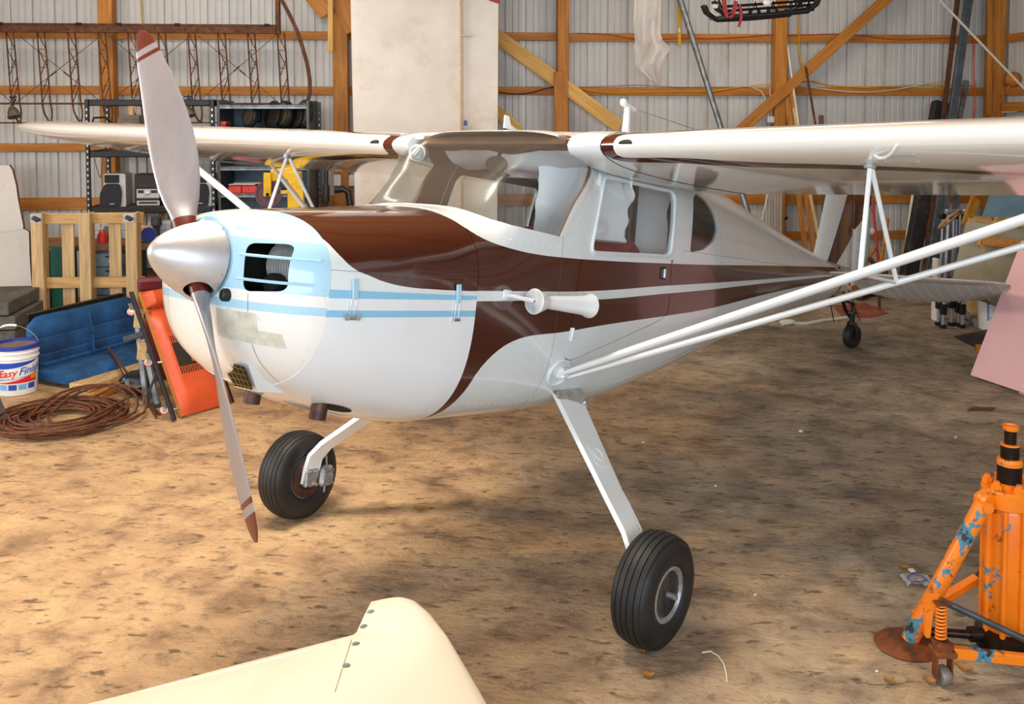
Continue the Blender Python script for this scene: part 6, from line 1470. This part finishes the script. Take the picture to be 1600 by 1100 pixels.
# floor things near the tail
b = MB(); P = [floor_at(1302, 480), floor_at(1352, 474), floor_at(1388, 490), floor_at(1360, 497), floor_at(1318, 497)]; b.add([p + ez * .008 for p in P] + [p + ez * .001 for p in P], [(0, 1, 2, 3, 4), (9, 8, 7, 6, 5)] + [(i, (i + 1) % 5, 5 + (i + 1) % 5, 5 + i) for i in range(5)]); one(b, 'red_mat', M['red_mat'], 'dusty red mat lying flat on the floor behind the tail wheel', 'mat')
b = MB(); b.tube([floor_at(px, py) + ez * .014 for px, py in ((1222, 509), (1236, 507), (1258, 508), (1285, 503), (1310, 500), (1330, 497))], .014, 6); b.sphere(floor_at(1230, 508) + ez * .03, .045, 10, sc=(1.8, 1, .6)); one(b, 'grey_strap', M['rope_white'], 'dusty grey strap lying on the floor left of the tail wheel', 'strap', 60)
b = MB(); b.bar(wall_at(1325, 468, .35) * Vector((1, 1, 0)) + ez * .06, wall_at(1462, 468, .35) * Vector((1, 1, 0)) + ez * .06, .04, .11, bev=.004); one(b, 'skirting_plank', M['wood_y'], 'long amber plank lying on edge along the foot of the back wall', 'plank')
for k, (a, c) in enumerate((((1340, 470), (1385, 452)), ((1350, 462), (1392, 462)), ((1345, 455), (1380, 468)))):
    p, q = floor_at(*a), floor_at(*c); b = MB(); b.bar(p + ez * (.045 + .06 * k), q + ez * (.045 + .06 * k), .10, .05, bev=.006); one(b, 'dark_offcut', M['rust'], ['lowest dark offcut in the heap behind the tailplane', 'middle dark offcut in the heap behind the tailplane', 'top dark offcut in the heap behind the tailplane'][k], 'offcut', group='dark offcuts behind the tailplane')

# hangings: plastic film, tube cage with red straps, tie rope, cords, conduit, orange bag
b = MB(); rows = []
E_ = [(-60, 988, 1036), (0, 991, 1033), (30, 990, 1032), (52, 991, 1032), (64, 992, 1036), (72, 990, 1045), (80, 991, 1046), (86, 992, 1040), (100, 992, 1033), (110, 996, 1033), (118, 1006, 1033), (126, 1014, 1033), (134, 1026, 1033)]
for i, (py, xa, xc) in enumerate(E_):
    row = []
    for k in range(15):
        s = k / 14; f = .06 * math.sin(s * 17 + .5 * i) * (.6 + .4 * pnoise(Vector((s * 4, i * .5, 3)))) + .06 * pnoise(Vector((s * 6, i * .8, 1))); row.append(wall_at(xa + (xc - xa) * s, py, .55 + f))
    rows.append(row)
b.grid(rows); t = one(b, 'plastic_film', M['film'], 'crumpled strip of clear plastic film hanging from the roof before the back wall', 'plastic', 70)
b = MB(); p = wall_at(1012, -60, .55); b.cyl(p - ez * .02, Vector((p.x, p.y, ZT + .03)), .006, 6); b.build('hanger_cord', M['rope_white'], t)
HD = 7.6; t = thing('tube_cage', 'black tubular cage with red straps hanging from the roof at the top', 'cage', at(1200, 15, HD))
K0 = [at(1121, 2, HD), at(1126, 14, HD), at(1142, 26, HD), at(1200, 23, HD), at(1262, 17, HD), at(1276, 6, HD), at(1282, -8, HD)]
b = MB(); b.tube(K0, .022, 8); b.build('frame_tube', M['black'], t, 50)
for k, off in enumerate(((.02, .25, .03), (.0, .5, .02), (.03, .75, .05))): b = MB(); b.tube([p + Vector(off) for p in K0], .020, 8); b.build('frame_tube', M['black'], t, 50)
for y0, y1 in ((11, 2), (18, 9), (-6, -14)):
    b = MB(); b.tube([at(1124, y0, HD - .01), at(1278, y1 - 2, HD + .02)], .012, 6); b.build('frame_tube', M['black'], t)
for k in range(11):
    px = 1130 + k * 14; b = MB(); b.tube([at(px, 22 - k * .7, HD), at(px + (12 if k % 2 else -8), -12, HD + .4), at(px + 3, -40, HD + .5)], .015, 6); b.build('strut', M['black'], t)
for k in range(9): b = MB(); p = at(1142 + k * 15, 25 - k, HD); b.tube([p, p + Vector((0, .75, .05))], .016, 6); b.build('strut', M['black'], t)
b = MB(); P = [at(px, py, HD - .03) for px, py in ((1131, -6), (1132, 8), (1134, 20), (1139, 26), (1145, 23), (1148, 12), (1150, 2))]
for a, c in zip(P[:-1], P[1:]): b.bar(a, c, .035, .006, up=(0, -1, 0))
b.build('red_strap', M['red_vinyl'], t, label='red webbing strap loop')
b = MB(); P = [at(px, py, HD - .03) for px, py in ((1156, 8), (1158, 20), (1158, 30), (1154, 42))]
for a, c in zip(P[:-1], P[1:]): b.bar(a, c, .022, .006, up=(0, -1, 0))
b.build('red_strap', M['red_vinyl'], t, label='red webbing strap tail')
for px in (1150, 1250): b = MB(); p = at(px, -30, HD + .4); b.cyl(p, Vector((p.x, p.y, ZT + .03)), .008, 6); b.build('hanger_rope', M['rope_white'], t)
b = MB(); b.tube([at(1116, 10, HD), at(1112, 18, HD), at(1117, 23, HD), at(1124, 22, HD)], .005, 5); b.box(at(1117, 10, HD), (.04, .04, .03)); b.build('white_cord', M['rope_white'], t)
b = MB(); b.sphere(at(1199, 4, HD - .02), .03, 10, sc=(1.2, 1, 1)); b.build('white_cap', M['white'], t)
P1, P2 = at(1468, 0, 9.0), at(1600, 138, 9.2); dv = (P2 - P1); b = MB(); b.tube([P1 - dv * ((ZT - P1.z + .03) / -dv.z), P1, P2, P2 + dv * .95], .012, 6); one(b, 'tie_rope', M['rope_white'], 'white rope running slantwise from the roof towards the right wall', 'rope', 60)
def cord(name, pts, r, mat, label, d=.052):
    b = MB(); P = [wall_at(px, py, d) for px, py in pts]; Q = []
    for i in range(len(P) - 1):
        p0, p1, p2, p3 = P[max(i - 1, 0)], P[i], P[i + 1], P[min(i + 2, len(P) - 1)]
        for k in range(5): s = k / 5; Q.append(.5 * ((2 * p1) + (p2 - p0) * s + (2 * p0 - 5 * p1 + 4 * p2 - p3) * s * s + (-p0 + 3 * p1 - 3 * p2 + p3) * s ** 3))
    b.tube(Q + [P[-1]], r, 6); return one(b, name, mat, label, 'cable', 60)
cord('yellow_cable', [(898, 137), (925, 142), (960, 145), (1000, 144), (1060, 143), (1110, 143), (1150, 137), (1207, 131)], .008, M['amber_plastic'], 'yellow cord along the second girt left of the right-hand post')
cord('yellow_cable', [(1224, 138), (1262, 127), (1300, 134), (1345, 136), (1395, 135), (1440, 133), (1490, 133), (1520, 134)], .009, M['amber_plastic'], 'bundle of yellow cord along the second girt right of the post')
cord('white_cable', [(1226, 132), (1262, 136), (1310, 142), (1355, 144), (1400, 140), (1440, 132), (1480, 125), (1520, 126)], .006, M['rope_white'], 'white cable sagging across the second girt right of the post', .058)
cord('black_cable', [(780, 144), (805, 147), (830, 145), (850, 139), (868, 136)], .006, M['black'], 'black cable drooping on the second girt beside the white wing')
cord('grey_cable', [(885, 137), (960, 134), (1000, 133), (1060, 136), (1140, 136), (1175, 136)], .004, M['rope'], 'thin grey wire above the second girt')
cord('red_cable', [(900, 52), (950, 54), (1000, 62), (1060, 60), (1130, 60), (1207, 54)], .004, M['red_handle'], 'thin red wire along the uppermost girt left of the right-hand post')
cord('red_cable', [(1224, 56), (1300, 53), (1340, 55), (1400, 62), (1450, 60), (1520, 58)], .004, M['red_handle'], 'thin red wire along the uppermost girt right of the post')
cord('orange_cable', [(1522, 60), (1522, 110), (1524, 150), (1522, 182), (1520, 200)], .008, M['orange_plastic'], 'orange cord running down beside the corner post', .06)
cord('yellow_strap', [(1249, 18), (1248, 60), (1250, 92), (1256, 112)], .009, M['amber_plastic'], 'yellow cord hanging down behind the diagonal brace', .05)
cord('wall_cable', [(219, -10), (220, 12), (222, 34)], .007, M['amber_plastic'], 'short yellow cable hanging above the wing skeleton', .05)
cord('hanging_wire', [(147, 245), (151, 262), (157, 278), (159, 262), (161, 245)], .004, M['dark_steel'], 'thin dark wire loop hanging inside the black rack', .3)
b = MB(); p, q = wall_at(1061.5, -10, .05), wall_at(1061.5, 70, .05); b.bar(p, q, .038, .02, up=WN, bev=.002); t = one(b, 'spirit_level', M['amber_plastic'], 'yellow spirit level hanging on the wall beside the steel pipe', 'level')
bb = MB(); bb.box(wall_at(1061.5, 47, .062), (.02, .006, .05), WR); bb.build('vial', M['white'], t)
t = wthing('junction_box', 'small grey junction box with white conduits on the post above the near wing', 'box', U(1204, .21), .21, Z(1204, 192, .21))
b = MB(); p = wall_at(1204, 187, .21); b.box(p, (.075, .05, .07), WR, bev=.008); b.build('box', M['bin'], t)
for pts in ([(1160, 134), (1175, 136), (1190, 143), (1198, 158), (1200, 172), (1200.5, 183)], [(1203, 138), (1203, 147), (1206, 158), (1206, 170), (1205, 183)]):
    b = MB(); b.tube([wall_at(px, py, .10 + .1 * i / 5) for i, (px, py) in enumerate(pts)], .006, 6); b.build('conduit', M['rope_white'], t, 60)
def wr_at(px, py):
    """point on the inner face of the right wall"""
    r = _ray(px, py); o = wall(UR - .06, 0, 0); k = (o - EYE).dot(WU) / r.dot(WU); return EYE + r * k
p = wr_at(1583, 124); b = MB(); P = []
for i in range(9):
    a = PI * i / 8; P.append([p + Vector((math.sin(a) * math.cos(2 * PI * k / 12) * .085 * (1 + .25 * pnoise(Vector((i, k, 1)))), math.sin(a) * math.sin(2 * PI * k / 12) * .09, math.cos(a) * .085 * (1 + .2 * pnoise(Vector((k, i, 4)))))) for k in range(12)])
b.grid(P, cv=True); t = one(b, 'orange_bag', simple('orange_cloth_bag', 'C9741E', .8, 0, .25, 10, bump=.4), 'crumpled orange bag lying on the right wall girt', 'bag', 40)
bb = MB(); bb.cyl(p - WU * .0 + Vector((0, 0, -.02)), p + WU * .1 + Vector((0, 0, -.02)), .01, 6); bb.build('loop', M['rope'], t)
b = MB(); p, q = wr_at(1532, 176), wr_at(1588, 174); b.bar(p, q, .03, .02); one(b, 'white_rail', M['white'], 'thin white rail under the wooden header on the right wall', 'rail')
# ------------------------------------------------------------------ foreground: airplane jack, tailplane of another airplane, litter
def chipped():
    t = NT('chipped_orange_paint'); n = t.noise(7, 7, .68); n2 = t.noise(22, 5, .7); big = t.noise(3, 4, .6)
    col = t.ramp(big, [(.3, hexc('E8720C')), (.7, hexc('F58A14'))])
    col = t.mix(t.ramp(n, [(.57, 0.0), (.582, 1.0)], 'LINEAR'), col, hexc('3E7F96'))
    col = t.mix(t.ramp(n, [(.63, 0.0), (.642, 1.0)]), col, hexc('2A2420'))
    col = t.mix(t.ramp(n2, [(.62, 0.0), (.66, .8)]), col, hexc('6B3414'))
    t.bump(n, .15, .004); return t.fin(col, .38, 0, .3)
M['jack_orange'] = chipped()
M['oily'] = simple('oily_threaded_steel', '2E211B', .3, .5, .35, 30)
M['burnt'] = simple('worn_orange_rust', '7A4018', .65, .2, .4, 14, dirt='35231A', bump=.3)
JC = Vector((1.857, 3.52, 0)); t = thing('airplane_jack', 'big orange chipped tripod airplane jack with threaded screws at the right edge', 'jack', JC)
zc = at(1572, 803, 3.43).z
b = MB(); b.lathe([(.070, .05), (.078, .06), (.078, zc - .02), (.07, zc)], JC, (0, 0, 1), 40); b.build('cylinder', M['jack_orange'], t, 40)
for k in range(8):
    a = k * PI / 4 + .2; b = MB(); b.cyl(JC + Vector((math.cos(a) * .083, math.sin(a) * .083, .05)), JC + Vector((math.cos(a) * .083, math.sin(a) * .083, zc)), .011, 8); b.build('tie_rod', M['jack_orange'], t, 40)
b = MB(); b.lathe([(.0, zc), (.092, zc), (.096, zc + .004), (.096, zc + .062), (.09, zc + .068), (.0, zc + .068)], JC, (0, 0, 1), 40); b.build('top_plate', M['jack_orange'], t, 40)
b = MB(); b.lathe([(.075, 0.0), (.105, .004), (.108, .03), (.105, .06), (.08, .075)], JC, (0, 0, 1), 32); b.build('base_ring', M['oily'], t, 40)
for k in range(6):
    a = k * PI / 3 + .5; p = JC + Vector((math.cos(a) * .074, math.sin(a) * .074, zc + .066)); b = MB(); b.lathe([(.02, 0), (.02, .022), (.012, .024), (.012, .034), (0, .035)], p, (0, 0, 1), 6); b.build('bolt', M['jack_orange'], t)
z0 = zc + .066; zt_ = at(1578, 664, JC.y).z; H = zt_ - z0; SX = at(1578, 700, JC.y).x; SC_ = Vector((JC.x, JC.y, 0))
def thread(r, za, zb, nm, mt, pitch=.0085):
    n = int((zb - za) / pitch); prof = []
    for k in range(n): z = za + (zb - za) * k / n; prof += [(r, z), (r, z + pitch * .55), (r * .93, z + pitch * .62), (r * .93, z + pitch * .95)]
    b = MB(); b.lathe([(0, za)] + prof + [(r, zb), (0, zb)], SC_, (0, 0, 1), 28); b.build(nm, mt, t, 30)
b = MB(); b.lathe([(.052, z0), (.054, z0 + .014), (.046, z0 + .018), (0, z0 + .022)], SC_, (0, 0, 1), 32); b.build('gland_ring', M['jack_orange'], t, 40)
thread(.043, z0 + .02, z0 + H * .37, 'lower_screw', M['oily']); thread(.033, z0 + H * .46, z0 + H * .69, 'middle_screw', M['oily']); thread(.0215, z0 + H * .68, z0 + H * .94, 'upper_screw', M['oily'])
b = MB(); b.lathe([(0, z0 + H * .36), (.044, z0 + H * .36), (.045, z0 + H * .40), (.042, z0 + H * .405), (.044, z0 + H * .41), (.042, z0 + H * .47), (.033, z0 + H * .47)], SC_, (0, 0, 1), 32); b.build('collar', M['jack_orange'], t, 30)
b = MB(); b.lathe([(.0, z0 + H * .675), (.034, z0 + H * .675), (.034, z0 + H * .70), (.0215, z0 + H * .70)], SC_, (0, 0, 1), 32); b.build('collar', M['jack_orange'], t, 30)
b = MB(); b.lathe([(0, z0 + H * .92), (.026, z0 + H * .92), (.028, z0 + H * .94), (.028, z0 + H), (.021, z0 + H), (.018, z0 + H * .97), (0, z0 + H * .97)], SC_, (0, 0, 1), 28); b.build('head_cup', M['jack_orange'], t, 30)
fp = floor_at(1416, 1009); lt = at(1537, 786, JC.y - .05)
b = MB(); b.lathe([(0, .0), (.112, 0), (.115, .006), (.105, .014), (.05, .026), (0, .03)], fp, (0, 0, 1), 36); b.build('foot_plate', M['burnt'], t, 40)
fl_ = fp + Vector((.012, 0, .022)); b = MB(); b.cyl(fl_, lt, .031, 20); b.build('leg', M['jack_orange'], t, 40)
b = MB(); b.bar(lt + Vector((-.02, 0, -.0)), Vector((JC.x - .08, JC.y - .02, zc + .04)), .05, .06, bev=.01); b.cyl(lt + Vector((.0, -.04, -.005)), lt + Vector((.0, .04, -.005)), .02, 12); b.build('leg_lug', M['jack_orange'], t, 40)
for ang, L in ((1.1, .55), (-.75, .55)):                      # the two legs hidden behind the cylinder or outside the frame
    d = Vector((math.cos(ang), math.sin(ang), 0)); f = JC + d * L; b = MB(); b.cyl(f + Vector((0, 0, .02)), JC + d * .11 + Vector((0, 0, zc + .04)), .031, 14); b.build('leg', M['jack_orange'], t, 40)
    b = MB(); b.lathe([(0, 0), (.115, 0), (.105, .014), (0, .03)], f, (0, 0, 1), 24); b.build('foot_plate', M['burnt'], t, 40)
cw = floor_at(1472, 1070); YC = cw.y; wpos = Vector((cw.x, YC, .034)); b = MB(); b.lathe([(0, -.018), (.031, -.018), (.034, -.014), (.034, .014), (.031, .018), (0, .018)], wpos, (1, .25, 0), 24); b.build('caster_wheel', simple('worn_caster_steel', '8A7D76', .55, .4, .25, 20), t, 40)
b = MB()
for s in (-1, 1): b.bar(wpos + Vector((.026 * s, 0, -.005)), wpos + Vector((.026 * s, .0, .085)), .04, .006, up=(1, 0, 0))
b.box(wpos + Vector((0, 0, .088)), (.075, .075, .022), bev=.006); b.lathe([(.034, .0), (.036, .02), (.02, .03)], wpos + Vector((0, 0, .095)), (0, 0, 1), 16); b.build('caster_fork', M['burnt'], t)
zs0 = wpos.z + .125; zs1 = at(1467, 945, YC).z; b = MB(); sp = Vector((wpos.x - .004, YC + .01, 0))
b.tube([sp + Vector((math.cos(a) * .017, math.sin(a) * .017, zs0 + (zs1 - zs0) * a / (2 * PI * 10))) for a in [2 * PI * k / 12 for k in range(121)]], .0042, 6); b.build('spring', M['jack_orange'], t, 60)
b = MB(); b.cyl(sp + ez * (zs0 - .03), sp + ez * (zs1 + .02), .007, 8); b.box(sp + ez * (zs1 + .004), (.055, .05, .008), bev=.002); b.box(sp + ez * (zs0 - .006), (.06, .05, .008), bev=.002); b.build('spring_rod', M['burnt'], t)
b = MB(); b.prism([(-.02, 0), (.03, 0), (.03, -.02), (.006, -.06), (-.002, -.15), (-.016, -.15), (-.022, -.05)], Vector((sp.x - .03, YC + .03, zs1 + .02)), (1, 0, 0), (0, 0, 1), .02); b.build('spring_bracket', M['jack_orange'], t)
b = MB(); b.bar(wpos + Vector((.03, .0, .085)), Vector((JC.x + .12, YC + .02, .06)), .03, .038, bev=.004); b.build('lower_brace', M['jack_orange'], t)
b = MB(); b.bar(fl_ + Vector((.05, .08, .05)), JC + Vector((-.05, .12, .20)), .035, .03, bev=.004); b.build('rear_brace', M['jack_orange'], t)
b = MB(); b.cyl(fp + Vector((.09, .02, .045)), JC + Vector((-.1, -.02, .05)), .016, 10); b.lathe([(.028, 0), (.028, .05)], JC + Vector((-.14, -.01, .05)), (1, 0, 0), 12); b.build('lower_link', M['oily'], t, 40)
b = MB(); b.cyl(at(1470, 938, YC + .10), at(1650, 1022, YC + .06), .0125, 12); t2 = b.build('handle_bar', simple('grey_steel_bar', '5E656C', .35, .7, .2, 14), t, 40)

# tailplane of the neighbouring airplane reaching in from below
ZF = .72
def zp(px, py, z=ZF): return floor_at(px, py, z)
t = thing('tailplane', 'glossy cream tailplane tip of another airplane at the bottom edge', 'tailplane', Vector((zp(250, 1290).x, zp(250, 1290).y, 0)))
ROW = [((592, 937.5), (634, 936), .012), ((580, 940), (652, 943), .022), ((568, 964), (674, 963), .032), ((557, 988), (696, 992), .040), ((552, 992), (699, 996), .041), ((380, 1036), (727, 1042), .052), ((210, 1081), (752, 1085), .062), ((0, 1135), (780, 1135), .072), ((-300, 1210), (820, 1205), .085), ((-700, 1310), (880, 1300), .10)]
rows = []
for te, le, th in ROW:
    A_, B_ = zp(*te), zp(*le); row = []
    for x, y in naca(16, .12, .0, .4): row.append(B_.lerp(A_, x) + Vector((0, 0, y / .12 * th)))
    rows.append(row)
b = MB(); b.grid(rows, cv=True); n = len(rows[0]); b.f += [tuple(range(n)), tuple(range((len(rows) - 1) * n, len(rows) * n))]; b.m += [0, 0]; main = b.build('skin', M['cream'], t, 35)
SK = BVHTree.FromPolygons([Vector(v) for v in b.v], b.f)
def on_top(px, py):
    h = SK.ray_cast(EYE, _ray(px, py).normalized()); return (h[0], h[1]) if h[0] else (zp(px, py), Vector((0, 0, 1)))
for px, py in ((579, 956), (568, 979), (556, 1006), (541, 1040)):
    p, nn = on_top(px, py); b = MB(); b.lathe([(.0095, .0006), (.0085, .0018), (0, .0018)], p, nn if nn.z > 0 else -nn, 14); b.build('screw', M['galv'], t)
b = MB(); P = []
for k in range(12): s = k / 11; p, nn = on_top(549 - 26 * s, 1000 + 82 * s); P.append(p + ez * .0006)
b.tube(P, .0009, 5); b.build('tip_seam', M['tan_panel'], t)
b = MB(); A_, B_ = [on_top(552 - (552 - 225) * s, 997 + 82 * s)[0] + ez * .0008 for s in (0, 1)]
P = [on_top(540 - 320 * k / 10, 1001 + 80 * k / 10)[0] + ez * .0006 for k in range(11)]; b.tube(P, .0011, 5); b.build('hinge_seam', simple('pale_seam_filler', 'F2EBDC', .4), t)
for k in range(9): p, nn = on_top(520 - 33 * k, 1006 + 8.3 * k); b = MB(); b.lathe([(.004, .0004), (.003, .0014), (0, .0016)], p, nn if nn.z > 0 else -nn, 8); b.build('filler_spot', bpy.data.materials['pale_seam_filler'], t)
for px, py in ((-500, 1290), (600, 1290)): b = MB(); p = zp(px, py); b.cyl(Vector((p.x, p.y, 0)), p, .03, 10); b.build('support_leg', M['galv'], t)

# litter on the floor
def leaf_mesh(seed):
    r = random.Random(seed); b = MB(); rows = []
    for i in range(7):
        s = i / 6; w = math.sin(PI * (.08 + .84 * s)) ** .8 * (.30 + .12 * r.random()); rows.append([Vector((s - .5, w * (j / 2), .10 + .30 * (s - .5) ** 2 * 2 + .22 * abs(j / 2) * (.6 + .6 * r.random()) + .05 * r.random())) for j in (-2, -1, 0, 1, 2)])
    b.grid(rows); b.tube([(.5, 0, .24), (.75, .05, .12)], .02, 4); return b.mesh('leaf', M['leaf'], 60)
LM = [leaf_mesh(k) for k in range(4)]
LEAVES = [(656, 799, .075, 'curled golden leaf on the sand between the two main wheels'), (1013, 1058, .05, 'orange leaf on the floor in front of the near main wheel'), (1003, 1020, .04, 'small brown leaf touching the near main tyre'), (966, 691, .05, 'orange brown leaf left of the near gear leg shadow edge'), (944, 674, .035, 'small orange leaf close behind the near gear leg'), (1052, 683, .04, 'pale leaf in the middle of the floor right of the gear leg'), (1158, 613, .05, 'leaf lying below the fuselage near the strut'), (1292, 553, .06, 'brown leaf in front of the tail wheel'), (1283, 590, .04, 'rusty leaf further in front of the tail wheel'), (1208, 573, .045, 'leaf under the rear fuselage'), (1302, 661, .05, 'tan leaf in the shadow patch under the near wing'), (1548, 662, .045, 'brown leaf above the jack beside its head'), (1411, 889, .05, 'curled brown leaf beside the plastic litter'), (1505, 1049, .075, 'torn dry leaf leaning on the orange jack caster'), (1452, 1068, .06, 'crumbled pale leaf at the left of the jack caster'), (1390, 1066, .05, 'flat tan leaf left of the jack near the bottom edge'), (1424, 975, .04, 'small dark leaf just behind the jack foot plate'), (835, 812, .03, 'tiny pale leaf in the shadow left of the near gear leg'), (1240, 835, .04, 'pale leaf right of the near main wheel'), (1100, 967, .035, 'pale crumb of leaf right of the near tyre')]
for k, (px, py, s, lab) in enumerate(LEAVES):
    o = bpy.data.objects.new('dry_leaf', LM[k % 4]); COL.objects.link(o); p = floor_at(px, py); o.location = (p.x, p.y, -.004); o.rotation_euler = (random.uniform(-.1, .1), random.uniform(-.1, .1), random.uniform(0, 6.28)); o.scale = (s * .8, s * .8, s * .9); PM[o] = o.matrix_world; tag(o, lab, 'leaf', 'dry leaves on the floor')
c = floor_at(1432, 910); b = MB(); rows = []
for i in range(9): rows.append([c + Vector(((i / 8 - .5) * .115, (j / 7 - .5) * .10, .008 + .028 * abs(pnoise(Vector((i * .6, j * .7, 9))))) ) for j in range(8)])
b.grid(rows); t = one(b, 'plastic_wrapper', glass('crumpled_wrapper', 'DDE4F0', .4, .9), 'crumpled clear plastic wrapper with blue edge on the floor beside the jack leg', 'wrapper', 30)
b = MB(); b.tube([c + Vector((x, y, .02)) for x, y in ((-.035, -.03), (-.04, .01), (-.01, .03), (.03, .02), (.04, -.02), (.0, -.035))], .002, 5, closed=True); b.build('blue_edge', M['blue_lid'], t)
b = MB(); p = c + Vector((0, .05, .028)); b.box(p, (.026, .02, .003), Euler((.3, .1, .3))); b.build('white_tab', M['paper'], t)
b = MB(); b.tube([floor_at(px, py) + ez * .006 for px, py in ((1097, 1022), (1110, 1020), (1122, 1027), (1131, 1040), (1135, 1056), (1136, 1068))], .0028, 5); one(b, 'white_wire', M['pole_white'], 'short curled white wire on the floor right of the near wheel', 'wire', 60)
for k, (px, py, s) in enumerate(((1251, 675, .014), (650, 810, .0), (1005, 692, .009), (1118, 760, .008), (1180, 930, .007), (1370, 1050, .007), (1493, 684, .009))):
    if s: b = MB(); b.sphere(floor_at(px, py) + ez * s * .45, s, 8, sc=(1, .8, .55)); one(b, 'pebble', M['paper'], ['white pebble on the dark floor under the near wing', '', 'pale pebble beside the near gear leg', 'pale pebble above the near wheel', 'pale pebble right of the near tyre', 'pale pebble left of the jack caster', 'pale pebble left of the jack head'][k], 'pebble', 60, group='pale pebbles')
b = MB(); c = floor_at(1527, 640); P = []
for i in range(6): P.append([c + Vector(((i / 5 - .5) * .17 + .02 * j, (j / 3 - .5) * .07, .006 + .03 * abs(pnoise(Vector((i, j, 2)))))) for j in range(4)])
b.grid(P); one(b, 'dead_leaf_clump', M['rust'], 'dark frayed clump of leaf litter on the floor behind the jack', 'leaf litter', 40)
